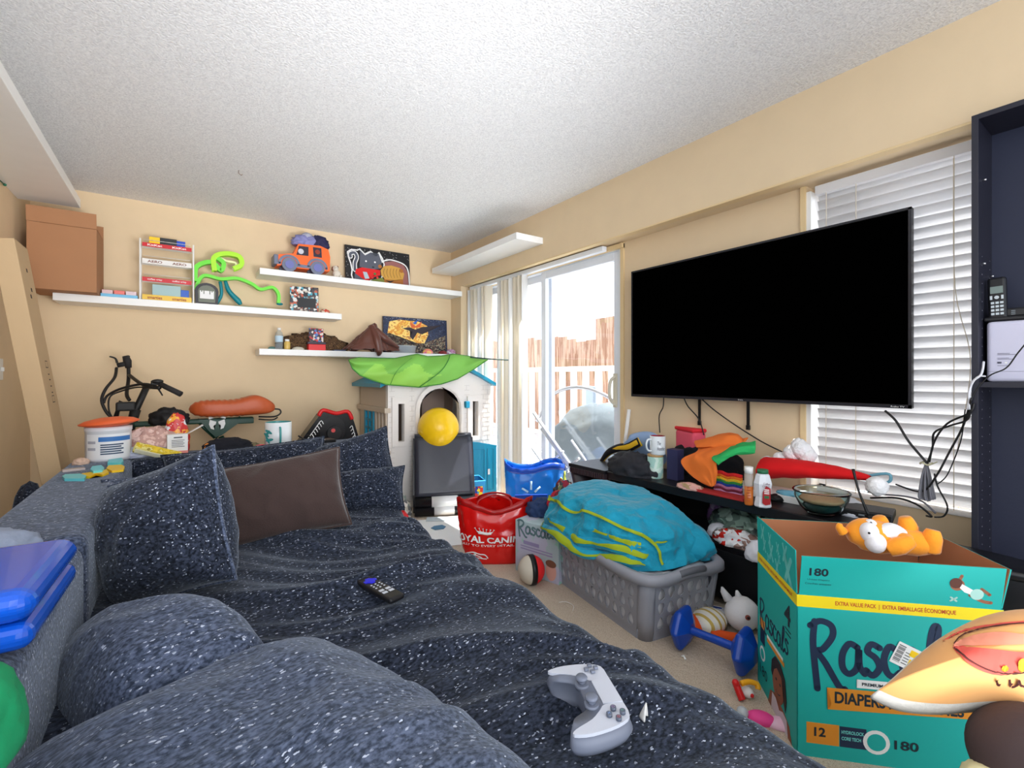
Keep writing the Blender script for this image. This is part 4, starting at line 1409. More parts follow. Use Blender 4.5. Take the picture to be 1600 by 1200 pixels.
def hp(px, py):
    q = at(px, py, Y=HY0)
    return q.x - HX0, q.z


# front wall made of panels round the openings
fw = MB(HCREAM)
dl, dr = hp(656, 700)[0], hp(718, 700)[0]
wl0, wl1 = hp(622, 630)[0], hp(631, 690)[0]
wr0, wr1 = hp(738, 630)[0], hp(746, 680)[0]
wz0, wz1 = hp(625, 690)[1], hp(625, 631)[1]
vz0, vz1 = hp(740, 681)[1], hp(740, 627)[1]
az_ = hp(687, 640)[1]
at_ = hp(687, 607)[1]
TH = 0.05


def wb(x0, z0, x1, z1):
    fw.rect(f, x0, z0, x1, z1, -TH, TH)


wb(0, 0, wl0, ez)
wb(wl0, 0, wl1, wz0)
wb(wl0, wz1, wl1, ez)
wb(wl1, 0, dl, ez)
wb(dr, 0, wr0, ez)
wb(wr0, 0, wr1, vz0)
wb(wr0, vz1, wr1, ez)
wb(wr1, 0, HW, ez)
wb(dl, at_ + 0.02, dr, ez)
arc = [(dl + (dr - dl) * (0.5 - 0.5 * math.cos(PI * k / 12)), az_ + (at_ - az_) * math.sin(PI * k / 12)) for k in range(13)]
fw.poly(f, [(dl, at_ + 0.02)] + arc[:7] + [(dl + (dr - dl) / 2, at_ + 0.02)], -TH, TH)
fw.poly(f, [(dl + (dr - dl) / 2, at_ + 0.02)] + arc[6:] + [(dr, at_ + 0.02)], -TH, TH)
fw.poly(f, [(0.0, ez), (HW, ez), (HW * 0.62, pz), (HW * 0.38, pz)], -TH, TH)
fw.build('front_wall', t)
bk = MB(mat('brick_groove', (205, 198, 192), 0.6))
for k in range(24):
    z = 0.05 + k * 0.042
    off = (k % 2) * 0.05
    for (a, b) in ((0.01, wl0 - 0.03), (wl1 + 0.05, dl - 0.05), (dr + 0.05, wr0 - 0.03), (wr1 + 0.04, HW - 0.01)):
        if b - a > 0.03:
            bk.rect(f, a, z, b, z + 0.003, 0.0, 0.0012)
            x = a + 0.02 + off
            while x < b:
                bk.rect(f, x, z, x + 0.003, z + 0.042, 0.0, 0.0012)
                x += 0.1
bk.build('brick_relief', t)
tr = MB(HCREAM)
arc3 = [(x + (x - (dl + dr) / 2) * 0.14, z + 0.03 * math.sin(PI * i / 12) + 0.0) for i, (x, z) in enumerate(arc)]
tr.stroke(f, [(arc3[0][0], 0.0)] + arc3 + [(arc3[-1][0], 0.0)], 0.035, 0.0, 0.014, k=0)
tr.build('door_arch', t)
for (a, b, c, d) in ((wl0, wl1, wz0, wz1), (wr0, wr1, vz0, vz1)):
    w_ = MB(HCREAM)
    w_.rect(f, a - 0.055, c - 0.04, a - 0.002, d + 0.05, 0.0, 0.012).rect(f, b + 0.002, c - 0.04, b + 0.045, d + 0.05, 0, 0.012).rect(f, a - 0.002, d, b + 0.002, d + 0.05, 0, 0.012).rect(f, a - 0.002, c - 0.04, b + 0.002, c, 0, 0.012)
    w_.build('shutter_frame', t)
MB(mat('playhouse_inside', (150, 126, 112), 0.6)).box(0.02, HY1 - HY0 - 0.04, 0, HW - 0.02, HY1 - HY0, ez).build('back_wall', t)
iw = MB(mat('playhouse_inside_panel', (178, 154, 140), 0.6))
iw.box(0.42, 0.58, 0.0, 0.50, 0.60, 0.98).box(0.56, 0.58, 0.0, 0.80, 0.60, 0.98)
iw.build('inner_panel', t)
sw_ = MB(HTAUPE)
sw_.box(0, 0.052, 0.84, 0.04, HY1 - HY0, ez).box(0, 0.052, 0, 0.04, HY1 - HY0, 0.48).box(0, 0.052, 0.48, 0.04, 0.28, 0.84).box(0, 0.55, 0.48, 0.04, HY1 - HY0, 0.84)
sw_.box(-0.03, -0.01, 0.80, 0.02, HY1 - HY0, 0.84).box(-0.03, -0.01, 0.46, 0.02, HY1 - HY0, 0.49)
for yy in (0.02, 0.10, 0.18, 0.26):
    sw_.box(-0.012, yy, 0.49, 0.0, yy + 0.03, 0.80)
sw_.build('side_wall', t)
sh_ = MB(HTEAL)
sh_.box(-0.02, 0.30, 0.48, 0.0, 0.34, 0.82).box(-0.02, 0.51, 0.48, 0.0, 0.55, 0.82).box(-0.02, 0.34, 0.48, 0.0, 0.51, 0.51).box(-0.02, 0.34, 0.79, 0.0, 0.51, 0.82).box(-0.018, 0.415, 0.5, 0.0, 0.435, 0.8)
for z in (0.57, 0.64, 0.71):
    sh_.box(-0.018, 0.34, z, 0.0, 0.51, z + 0.018)
sh_.build('window_shutter', t)
MB(HCREAM).box(HW - 0.04, 0.052, 0, HW, HY1 - HY0, ez).build('side_wall', t)
rf = MB(HTEAL)
D = HY1 - HY0
for s in (0, 1):
    x_e, x_p = (-0.08, HW * 0.38) if s == 0 else (HW + 0.03, HW * 0.62)
    z_e = ez - 0.02
    a = [V((x_e, -0.05, z_e)), V((x_p, -0.05, pz + 0.01)), V((x_p, D, pz + 0.01)), V((x_e, D, z_e))]
    vs = [rf.bm.verts.new(q) for q in a] + [rf.bm.verts.new(q + V((0, 0, 0.03))) for q in a]
    for i_ in ((0, 1, 2, 3), (7, 6, 5, 4), (0, 4, 5, 1), (1, 5, 6, 2), (2, 6, 7, 3), (3, 7, 4, 0)):
        rf.face([vs[i] for i in i_])
rf.box(HW * 0.38, -0.05, pz + 0.01, HW * 0.62, D, pz + 0.04)
rf.build('roof', t)
q = hp(728, 632)
MB(HTEAL).box(q[0] - 0.02, -0.04, q[1] - 0.03, q[0] + 0.02, 0.0, q[1] + 0.03, 0.006).build('mailbox', t)

# its door, off to the right
t = thing('playhouse_door', 'teal plastic playhouse door leaning on the right front of the cream playhouse', 'door', (0, 0, 0))
A0, A1 = at(716, 762, Z=0.02), at(770, 774, Z=0.02)
A0, A1 = V((2.02, 3.70, 0)), V((2.385, 3.655, 0))
f = Fr(A0, A1 - A0, (0, -0.0, 1))
dw = (A1 - A0).length
MB(HTEAL).poly(f, [(0, 0), (dw, 0), (dw, 0.46), (dw * 0.5, 0.50), (0, 0.52)], -0.02, 0.02).build('panel', t)
g = MB(mat('teal_relief', (6, 108, 140), 0.35))
for (a, b) in ((0.03, 0.1), (0.13, 0.24), (0.27, 0.33)):
    g.stroke(f, [(a, 0.06), (b, 0.06), (b, 0.43), (a, 0.44), (a, 0.06)], 0.008, 0.0, 0.006, k=0)
g.build('moulding', t)
MB(PAPER).rect(f, 0.275, 0.20, 0.295, 0.25, 0.006, 0.004).build('sticker', t)

# green leaf canopy over the playhouse
LEAF = mat('leaf_green_fabric', (116, 178, 72), 0.6, vary=0.12, vscale=3)
LB = LEAF.node_tree.nodes['Principled BSDF']
LEAF2 = mat('leaf_light_green', (140, 196, 78), 0.6)
top = [(545, 562), (560, 559), (590, 560), (617, 560), (637, 556), (652, 553), (668, 557), (690, 556), (708, 553), (735, 557), (762, 562)]
bot = [(545, 562), (551, 576), (562, 586), (582, 594), (604, 601), (630, 603), (655, 605), (690, 600), (715, 592), (740, 577), (762, 562)]
t = thing('leaf_canopy', 'big green fabric leaf canopy spread over the roof of the playhouse', 'canopy', (1.9, 3.8, 1.22))


def lf(u, v):
    k = u * 10
    i = min(int(k), 9)
    fr_ = k - i
    tx_, ty_ = [top[i][j] * (1 - fr_) + top[i + 1][j] * fr_ for j in (0, 1)]
    bx_, by_ = [bot[i][j] * (1 - fr_) + bot[i + 1][j] * fr_ for j in (0, 1)]
    px_, py_ = tx_ * (1 - v) + bx_ * v, ty_ * (1 - v) + by_ * v
    e = math.sin(PI * u)
    Y = 3.60 + 0.06 * (1 - v) ** 6 - 0.05 * math.sin(PI * v) * e + 0.018 * math.sin(u * 22 + v * 5) * math.sin(PI * v)
    return at(px_, py_, Y=Y) - V((1.9, 3.8, 1.22))


b = MB(LEAF)
b.grid(lf, 60, 20)
b.m(LEAF2)
for k, fc in enumerate(list(b.bm.faces)):
    if 12 < k // 20 < 38 + 4 * ((k % 20) < 14) and k % 20 > 9 + 4 * math.sin(k // 20 * 0.35):
        fc.material_index = 1
b.build('fabric', t, solid=0.002)
g = MB(mat('leaf_vein', (58, 130, 50), 0.6))
g.tube([lf(0.60, 0.99) - V((0, 0.006, 0)), lf(0.64, 0.8) - V((0, 0.01, 0)), lf(0.70, 0.5) - V((0, 0.01, 0)), lf(0.75, 0.2) - V((0, 0.01, 0)), lf(0.77, 0.02) - V((0, 0.004, 0))], 0.004, 6, smooth_pts=5)
g.tube([lf(0.42, 0.98) - V((0, .006, 0)), lf(0.40, 0.5) - V((0, .008, 0)), lf(0.46, 0.1) - V((0, .006, 0))], 0.002, 6, smooth_pts=5)
g.tube([lf(i / 40, 1.0) for i in range(41)], 0.005, 6)
g.tube([lf(i / 40, 0.0) for i in range(41)], 0.004, 6)
g.build('vein', t)
loc0 = V((1.9, 3.8, 1.22))
MB(mat('leaf_stem', (50, 75, 70), 0.6)).tube([at(735, 558, Y=3.62) - loc0, at(765, 561, Y=3.6) - loc0, at(804, 563, Y=3.5) - loc0], 0.006, 8).build('stem', t)

# yellow hopper
cy = at(685, 669, Y=3.60)
t = thing('hopper_ball', 'yellow inflatable hopper ball with feet in the playhouse doorway', 'ball', tuple(cy))
r_ = 32 / FPX * (cy.x * S35 + cy.y * C35)
YB_ = mat('yellow_rubber', (248, 200, 25), 0.3)
MB(YB_).ball((0, 0, 0), r_, 5).build('body', t)
MB(YB_).tube([(0.09, -0.02, -0.11), (0.15, -0.03, -0.13), (0.19, -0.03, -0.12)], [0.05, 0.03, 0.012], 10, smooth_pts=4).build('foot', t)
MB(YB_).tube([(0.10, -0.02, -0.12), (0.15, -0.03, -0.19), (0.17, -0.03, -0.25)], [0.05, 0.03, 0.018], 10, smooth_pts=4).build('foot', t)

# black folded play couch / changing mat with white tape
t = thing('folding_mat', 'black vinyl folded mat standing up with white tape round its rolled foot', 'mat', (0, 0, 0))
VIN = mat('black_vinyl', (50, 52, 62), 0.32, bump=0.12, bscale=14)
VIN2 = mat('black_vinyl_side', (24, 24, 28), 0.3)
a0, a1 = V((1.50, 3.48, 0)), V((1.93, 3.30, 0))
Fm = Fr(a0, a1 - a0, (0, 0, 1))
wm2 = (a1 - a0).length
Zt = 0.60


def mf(u, v):
    c = 0.02 + 0.0 * v - 0.16 * v + 0.006 * math.sin(u * 9) * v
    return Fm.p(wm2 * (0.0 + u) + (0.5 - u) * 0.0, 0.15 + (Zt - 0.15) * v, c)


b = MB(VIN)
b.grid(mf, 12, 14)
b.grid(lambda u, v: Fm.p(wm2 * u, Zt + 0.0 - 0.02 * abs(math.sin(PI * v)) * 0 + 0.015 * math.sin(PI * v), -0.14 - 0.08 * v), 8, 4)
b.build('slanted_panel', t, solid=0.02)
b = MB(VIN2)
b.poly(Fr(a0, (-Fm.n), (0, 0, 1)), [(0.0, 0.02), (0.28, 0.02), (0.24, Zt - 0.02), (0.15, Zt - 0.01), (0.0, 0.16)], -0.012, 0.012)
b.build('side_panel', t)
b = MB(VIN2)
b.poly(Fr(a1, (-Fm.n), (0, 0, 1)), [(0.0, 0.02), (0.28, 0.02), (0.24, Zt - 0.02), (0.15, Zt - 0.01), (0.0, 0.16)], 0.0, 0.012)
b.build('side_panel', t)
b = MB(VIN2)
b.cyl(Fm.p(0.0, 0.105, 0.02), Fm.p(wm2, 0.105, 0.02), 0.045, n=20).cyl(Fm.p(0.0, 0.04, 0.03), Fm.p(wm2, 0.04, 0.03), 0.04, n=20)
b.build('rolled_foot', t)
b = MB(PAPER)
b.cyl(Fm.p(wm2 * 0.28, 0.105, 0.02), Fm.p(wm2 * 0.72, 0.105, 0.02), 0.0465, n=20)
b.build('tape', t)
b = MB(PAPER).cyl(Fm.p(wm2 * 0.32, 0.04, 0.03), Fm.p(wm2 * 0.66, 0.04, 0.03), 0.0415, n=20)
b.build('tape', t)

# toy bin
p = at(730, 783, Z=0)
t = thing('toy_bin', 'light blue plastic bin with a colourful printed front standing by the teal door', 'bin', (2.00, 3.50, 0), R(-16))
LBL = mat('light_blue_plastic', (60, 165, 225), 0.4)
bw = 0.115
b = MB(LBL)
bt = [(-bw * 0.85, -0.09), (bw * 0.85, -0.09), (bw * 0.85, 0.09), (-bw * 0.85, 0.09)]
tp = [(-bw, -0.11), (bw, -0.11), (bw, 0.11), (-bw, 0.11)]
vb_ = [b.bm.verts.new((x, y, 0.0)) for x, y in bt]
vt_ = [b.bm.verts.new((x, y, 0.225)) for x, y in tp]
b.face(vb_[::-1])
for i in range(4):
    b.face([vb_[i], vb_[(i + 1) % 4], vt_[(i + 1) % 4], vt_[i]])
b.build('body', t, solid=0.006)
b = MB(LBL)
for i in range(4):
    b.cyl((*tp[i], 0.223), (*tp[(i + 1) % 4], 0.223), 0.007, n=8)
b.build('rim', t)
sp_ = MB(patch_mat('splash_print', [(60, 165, 225), (40, 180, 70), (240, 220, 40), (220, 60, 140), (225, 50, 40), (30, 60, 160), (250, 250, 250)], 42, 0.4))
vs = [(-bw * 0.55, -0.0955, 0.04), (bw * 0.8, -0.0955, 0.04), (bw * 0.85, -0.1105, 0.18), (-bw * 0.6, -0.1105, 0.18)]
sp_.face([sp_.bm.verts.new(v) for v in vs])
sp_.build('printed_label', t, solid=0.002)


# ---- bags
def bag(name, label, mats, cx, cy, rz, w, d, h, top_w, top_d, seed, group=None):
    t = thing(name, label, 'bag', (cx, cy, 0), rz)

    def bf(u, v):
        a = 2 * PI * u
        k = 4.0 - 1.4 * v
        c, s_ = math.cos(a), math.sin(a)
        rr = (abs(c) ** k + abs(s_) ** k) ** (-1 / k)
        ww = w * (1 - v) + top_w * v + 0.06 * w * math.sin(PI * v)
        dd = d * (1 - v) + top_d * v + 0.10 * d * math.sin(PI * v)
        n_ = 0.010 * (1 - 2 * abs(noise.noise(V((c * 3 + seed, s_ * 3, v * 4))))) * min(1, v * 4)
        x = (ww / 2 + n_) * rr * c
        y = (dd / 2 + n_) * rr * s_
        z = h * v + 0.022 * v * v * math.sin(a * 3 + seed) + (0.03 * v * v * abs(c))
        return (x, y, z)
    b = MB(mats[0])
    b.grid(bf, 72, 30, wrap_u=True)
    b.grid(lambda u, v: V(bf(u, 0)) * v, 36, 2, wrap_u=True)
    b.build('body', t, solid=0.0015)
    g = MB(mats[1])
    g.grid(lambda u, v: V(bf(u, 0.90 + 0.10 * v)) * 1.004, 72, 2, wrap_u=True)
    g.build('top_band', t, solid=0.002)
    return t, bf


REDP = mat('glossy_red_film', (214, 20, 16), 0.22, bump=0.15, bscale=18, coat=0.4)
REDB = mat('red_band', (170, 14, 14), 0.35)
t, bf = bag('shopping_bag', 'glossy red shopping bag with a white crown logo standing on the carpet', (REDP, REDB), 1.555, 2.405, R(-34), 0.33, 0.22, 0.33, 0.44, 0.16, 3)


def on_bag(bf, a0, a1, z0, z1, pts_or_text, m, off=0.004):
    pass


def decal(bf, parent, m, strokes, a_c, span, zc, zs, nm='logo', wd=0.008, off=0.006):
    """strokes in a -1..1 box drawn along the bag's skin"""
    g = MB(m)
    for st, w_ in strokes:
        q = spline([V((x, y, 0)) for x, y in st], 5) if len(st) > 2 else [V((x, y, 0)) for x, y in st]
        pts = []
        for p_ in q:
            u = (a_c + p_.x * span) / (2 * PI)
            v = zc + p_.y * zs
            s0 = V(bf(u % 1, v))
            e = 0.004
            nn = (V(bf((u + e) % 1, v)) - V(bf((u - e) % 1, v))).cross(V(bf(u % 1, min(v + e, 1))) - V(bf(u % 1, v - e))).normalized()
            pts.append(s0 + nn * off)
        g.tube(pts, w_ * wd, 5) if len(pts) > 1 else None
    return g.build(nm, parent)


def letters(body, w, h, x0, y0, bold=0.02, shear=0.0):
    pass


def decal_text(bf, parent, m, body, a_c, span, zc, zs, nm='lettering', bold=0.02, off=0.004):
    """flat words, then bent onto the bag's skin"""
    g = MB(m)
    fr_ = Fr((0, 0, 0), (1, 0, 0), (0, 1, 0))
    g.text(fr_, body, -1, -1, 2, 2, bold=bold)
    for v_ in g.bm.verts:
        u = (a_c + v_.co.x * span) / (2 * PI)
        vv = zc + v_.co.y * zs
        e = 0.004
        s0 = V(bf(u % 1, vv))
        nn = (V(bf((u + e) % 1, vv)) - V(bf((u - e) % 1, vv))).cross(V(bf(u % 1, min(vv + e, 1))) - V(bf(u % 1, vv - e))).normalized()
        v_.co = s0 + nn * off
    bmesh.ops.recalc_face_normals(g.bm, faces=g.bm.faces)
    return g.build(nm, parent)


aF = -PI / 2 - 0.25
decal_text(bf, t, PAPER, 'ROYAL CANIN', aF, 0.95, 0.44, 0.055, bold=0.03)
decal_text(bf, t, PAPER, 'FULLY TO EVERY DETAIL', aF, 0.80, 0.34, 0.018, bold=0.0)
crown = [([(-0.5, -0.6), (0, -0.75), (0.5, -0.6)], 1.6), ([(-0.6, -0.3), (0, -0.45), (0.6, -0.3)], 1.2)]
for k in range(6):
    x = -0.75 + 0.3 * k
    crown.append(([(x * 0.8, -0.3), (x, 0.4)], 0.5))
    crown.append(([(x, 0.35), (x * 1.02, 0.5)], 1.3))
decal(bf, t, PAPER, crown, aF, 0.32, 0.60, 0.07, wd=0.0035)
dog = [([(-1, -0.8), (-0.6, 0.2), (-0.1, 0.7), (0.3, 0.4), (0.8, 0.1), (1.0, -0.7)], 1), ([(-0.5, -0.7), (-0.1, 0.0), (0.4, -0.3), (0.6, -0.8)], 0.8), ([(-0.8, -0.9), (0.2, -0.7), (0.9, -0.9)], 0.8), ([(0.0, 0.3), (0.15, 0.2)], 1)]
decal(bf, t, PAPER, dog, aF - 0.35, 0.40, 0.17, 0.07, wd=0.0032, nm='mountain_logo')
# handles
for s in (-1, 1):
    MB(REDB).tube([(-0.10, s * 0.075, 0.32), (-0.09, s * 0.05, 0.36), (0, s * 0.03, 0.385), (0.09, s * 0.05, 0.36), (0.10, s * 0.075, 0.32)], 0.007, 6, smooth_pts=5).build('handle', t)

WMB = mat('glossy_blue_film', (30, 120, 215), 0.25, bump=0.12, bscale=18, coat=0.4)
WMD = mat('dark_blue_band', (12, 70, 175), 0.35)
t, bf = bag('shopping_bag', 'bright blue shopping bag with a yellow and pale spark logo behind the red bag', (WMB, WMD), 2.20, 2.84, R(-34), 0.36, 0.24, 0.42, 0.44, 0.20, 5)
spark = []
for k in range(6):
    a = PI / 6 + k * PI / 3
    spark.append(([(0.35 * math.cos(a), 0.35 * math.sin(a)), (0.95 * math.cos(a), 0.95 * math.sin(a))], 1))
decal(bf, t, mat('pale_spark', (180, 220, 245), 0.5), spark, -PI / 2 - 0.15, 0.36, 0.55, 0.24, wd=0.008, nm='spark_logo')
decal(bf, t, mat('yellow_spark', (215, 225, 90), 0.5), spark, -0.45, 0.36, 0.66, 0.24, wd=0.008, nm='spark_logo')
t2 = tag(MB(WMD).box(-0.13, -0.006, 0.0, 0.10, 0.006, 0.16, 0.004).build('blue_pouch', loc=(1.99, 2.58, 0.12), rot=(R(-6), 0, R(-30))), 'flat dark blue pouch hanging in front of the blue shopping bag', 'pouch')

# small clothes heap in front of the blue bag, on the small diaper box
# small diaper box
t = thing('diaper_box', 'small faded mint diaper box standing between the red bag and the laundry basket', 'box', (1.70, 2.06, 0), R(104))
MINT = patch_mat('faded_mint_print', [(150, 195, 180), (170, 190, 195), (185, 185, 205), (160, 200, 190)], 4, 0.7, kind='noise')
# local +x runs along the face towards the camera's left
MB(MINT).box(-0.15, -0.10, 0.0, 0.15, 0.12, 0.29, 0.003).build('body', t)


def rascals(fr_, x, y, w, h, m, parent, wk=0.11, shorten=7):
    """brush-written name in strokes: R a s c a l s"""
    S = []
    S.append([(0.03, 0.92), (0.02, 0.6), (0.05, 0.02)])
    S.append([(0.0, 0.86), (0.07, 0.93), (0.145, 0.88), (0.155, 0.74), (0.09, 0.56), (0.05, 0.52), (0.11, 0.36), (0.20, 0.08), (0.24, 0.05)])
    S.append([(0.325, 0.62), (0.27, 0.66), (0.225, 0.52), (0.225, 0.34), (0.27, 0.26), (0.325, 0.36), (0.335, 0.60), (0.34, 0.38), (0.375, 0.28)])
    S.append([(0.475, 0.64), (0.42, 0.68), (0.395, 0.58), (0.45, 0.50), (0.475, 0.38), (0.43, 0.27), (0.385, 0.33)])
    S.append([(0.59, 0.62), (0.54, 0.67), (0.505, 0.50), (0.525, 0.33), (0.57, 0.28), (0.61, 0.34)])
    S.append([(0.72, 0.62), (0.67, 0.66), (0.63, 0.50), (0.64, 0.33), (0.68, 0.28), (0.725, 0.38), (0.735, 0.60), (0.74, 0.38), (0.77, 0.30)])
    S.append([(0.79, 0.42), (0.84, 0.70), (0.86, 0.95), (0.835, 0.98), (0.81, 0.80), (0.80, 0.45), (0.83, 0.32), (0.865, 0.40)])
    S.append([(0.975, 0.72), (0.93, 0.76), (0.90, 0.67), (0.955, 0.57), (0.975, 0.47), (0.93, 0.38), (0.885, 0.44)])
    g = MB(m)
    for i, s in enumerate(S[:shorten + 1]):
        g.stroke(fr_, [(x + a * w, y + b * h) for a, b in s], h * wk, 0.0, 0.0008 + 0.00001 * i, 6)
    return g.build('lettering', parent)


NAVY = mat('navy_ink', (22, 42, 72), 0.6)
f = Fr((0.15, 0.1205, 0), (-1, 0, 0), (0, 0, 1))
rascals(f, 0.02, 0.20, 0.26, 0.10, mat('grey_teal_ink', (90, 120, 125), 0.7), t)
g = MB(mat('lilac_band', (150, 140, 180), 0.7))
g.rect(f, 0.06, 0.165, 0.17, 0.185, 0, 0.0006).rect(f, 0.04, 0.135, 0.26, 0.142, 0, 0.0006).rect(f, 0.04, 0.15, 0.26, 0.156, 0, 0.0006)
g.m(mat('child_photo', (215, 165, 150), 0.8)).disc(f, 0.25, 0.06, 0.035, 0, 0.0006, ry=0.05).m(mat('child_hair', (120, 80, 60), 0.8)).disc(f, 0.25, 0.10, 0.035, 0.0007, 0.0004, ry=0.02)
g.build('printed_picture', t)
cloth('denim_cloth', 'dark blue denim garment bunched on the small mint box', 'clothes', mat('denim', (38, 58, 98), 0.9, bump=0.2), (1.74, 2.17, 0.292), (0.09, 0.08, 0.06), 21, 0.25, 2.2, group=None)
cloth('red_garment', 'crimson garment bunched beside the blue denim on the mint box', 'clothes', patch_mat('crimson_print', [(175, 20, 48), (190, 30, 55), (120, 20, 40)], 14, 0.8, kind='noise'), (1.79, 2.04, 0.292), (0.08, 0.08, 0.10), 22, 0.3, 2.2)
cloth('green_garment', 'grey-green patterned garment on top of the crimson one', 'clothes', patch_mat('camo_print', [(110, 125, 80), (190, 195, 170), (60, 62, 70), (150, 40, 60)], 28, 0.8), (1.84, 2.09, 0.34), (0.06, 0.06, 0.10), 23, 0.25, 2.2)

# half red ball toy
t = thing('fabric_ball', 'half red half cream fabric ball with a black band on the carpet', 'ball', (1.515, 1.985, 0.075), rot=(0, 0, R(-20)))
for s, c in ((1, mat('red_cloth', (228, 32, 36), 0.85)), (-1, mat('cream_cloth', (205, 196, 180), 0.85))):
    b = MB(c)
    b.ball((0, 0, 0), 0.075, 4, (0.95, 1, 1))
    for v in b.bm.verts:
        if v.co.x * s < 0.006:
            v.co.x = 0.006 * s
    b.build('half', t)
MB(BLACK).cyl((-0.014, 0, 0), (0.014, 0, 0), 0.077, n=32).build('band', t)

# papers and string on the floor near the door
f0 = at(690, 835, Z=0)
o = tag(MB(PAPER).box(-0.30, -0.26, 0, 0.26, 0.34, 0.003).build('paper_sheet', loc=(1.56, 2.95, 0.001), rot=(0, 0, R(-20))), 'large white paper sheet on the carpet beyond the sofa', 'paper')
o = tag(MB(mat('floor_paper', (196, 206, 210), 0.8)).box(-0.20, -0.05, 0, 0.18, 0.05, 0.004).build('paper_strip', loc=(1.70, 3.22, 0.005), rot=(0, 0, R(-30))), 'grey strip of paper on the carpet at the foot of the black mat', 'paper')
fz = Fr((0, 0, 0), (1, 0, 0), (0, 1, 0))
b = MB(mat('slate_blue', (85, 130, 160), 0.7)).poly(fz, [(-0.04, -0.03), (0.02, -0.045), (0.055, -0.01), (0.05, 0.04), (-0.01, 0.05), (-0.05, 0.02)], 0, 0.003)
tag(b.build('torn_scrap', loc=(*at(685, 826, Z=0)[:2], 0.006)), 'small slate blue scrap lying on the white paper', 'scrap')
# toys left of black mat
cloth('patterned_toy', 'grey patterned toy half hidden between sofa and black mat', 'toy', patch_mat('patterned_toy', [(170, 165, 150), (120, 130, 120), (205, 200, 190), (90, 90, 90)], 30), (1.37, 3.50, 0.0), (0.09, 0.1, 0.13), 31, 0.2)
cloth('red_toy', 'small red toy on the carpet between sofa and black mat', 'toy', RED, (1.33, 3.34, 0.0), (0.05, 0.06, 0.07), 32, 0.2)

# ================================================================ laundry basket
c0, c1, c2 = V((1.548, 1.262, 0)), V((1.655, 1.965, 0)), V((1.945, 1.23, 0))
ex = (c1 - c0)
Lb = ex.length
ex.normalize()
ey = V((ex.y, -ex.x, 0))
Wb = 0.42
rzb = math.atan2(ex.y, ex.x)
bx = c0 + ex * Lb / 2 + ey * Wb / 2
t = thing('laundry_basket', 'grey plastic laundry basket with rows of drop-shaped holes on the carpet', 'basket', (bx.x, bx.y, 0), rzb)
BG = mat('basket_grey', (146, 148, 158), 0.45)
HB = 0.275


def bsk(a, v):
    """superellipse section; a is the angle"""
    k = 7
    c, s_ = math.cos(a), math.sin(a)
    rr = (abs(c) ** k + abs(s_) ** k) ** (-1 / k)
    g_ = 1 + 0.10 * v
    return V((Lb / 2 * 0.97 * g_ * rr * c, Wb / 2 * 0.97 * g_ * rr * s_, HB * v))


def wall_pt(side, q, v):
    """side 0: -y long, 1: +x short, 2: +y long, 3: -x short; q -1..1 along it"""
    g_ = 1 + 0.10 * v
    lx, ly = Lb / 2 * 0.97 * g_, Wb / 2 * 0.97 * g_
    rc = 0.05
    if side == 0:
        return V((q * (lx - rc), -ly, HB * v))
    if side == 1:
        return V((lx, q * (ly - rc), HB * v))
    if side == 2:
        return V((-q * (lx - rc), ly, HB * v))
    return V((-lx, -q * (ly - rc), HB * v))


b = MB(BG)
rows_z = [(0.14, 0.38), (0.38, 0.61), (0.61, 0.84)]
for side in range(4):
    nc = 11 if side in (0, 2) else 6

    def quad(q0, v0, q1, v1, side=side):
        b.face([b.bm.verts.new(wall_pt(side, *p_)) for p_ in ((q0, v0), (q1, v0), (q1, v1), (q0, v1))])
    quad(-1, 0, 1, 0.14)
    quad(-1, 0.84, 1, 1.0)
    for r_i, (va, vb2) in enumerate(rows_z):
        quad(-1, va, -0.96, vb2)
        quad(0.96, va, 1, vb2)
        for k in range(nc):
            qa, qb = -0.96 + 1.92 * k / nc, -0.96 + 1.92 * (k + 1) / nc
            if side in (0, 2) and False:
                pass
            qm, vm = (qa + qb) / 2, (va + vb2) / 2
            flip = (k + r_i) % 2
            n8 = 16
            out, inn = [], []
            for j in range(n8):
                an = 2 * PI * j / n8
                cx2, cy2 = math.cos(an), math.sin(an)
                m8 = max(abs(cx2), abs(cy2))
                out.append(wall_pt(side, qm + (qb - qa) / 2 * cx2 / m8, vm + (vb2 - va) / 2 * cy2 / m8))
                yy = cy2 * (1 if not flip else -1)
                wid = 0.84 * (0.75 - 0.36 * yy)
                inn.append(wall_pt(side, qm + (qb - qa) / 2 * cx2 * wid, vm + (vb2 - va) / 2 * cy2 * 0.84))
            vo = [b.bm.verts.new(p_) for p_ in out]
            vi = [b.bm.verts.new(p_) for p_ in inn]
            for j in range(n8):
                b.face([vo[j], vo[(j + 1) % n8], vi[(j + 1) % n8], vi[j]])
    # rounded corner between this side and the next
    nx = (side + 1) % 4

    def corner(u, v, side=side, nx=nx):
        p0, p1 = wall_pt(side, 1, v), wall_pt(nx, -1, v)
        cc = V((p1.x, p0.y, p0.z)) if side in (0, 2) else V((p0.x, p1.y, p0.z))
        return p0 * (1 - u) ** 2 + cc * 2 * u * (1 - u) + p1 * u * u
    b.grid(corner, 6, 3)
b.face([b.bm.verts.new((sx * (Lb / 2 * 0.97 - 0.0), sy * (Wb / 2 * 0.97 - 0.0), 0.0)) for sx, sy in ((-0.96, -0.96), (0.96, -0.96), (0.96, 0.96), (-0.96, 0.96))])
bmesh.ops.remove_doubles(b.bm, verts=b.bm.verts, dist=0.0004)
b.build('body', t, solid=0.003)
b = MB(BG)


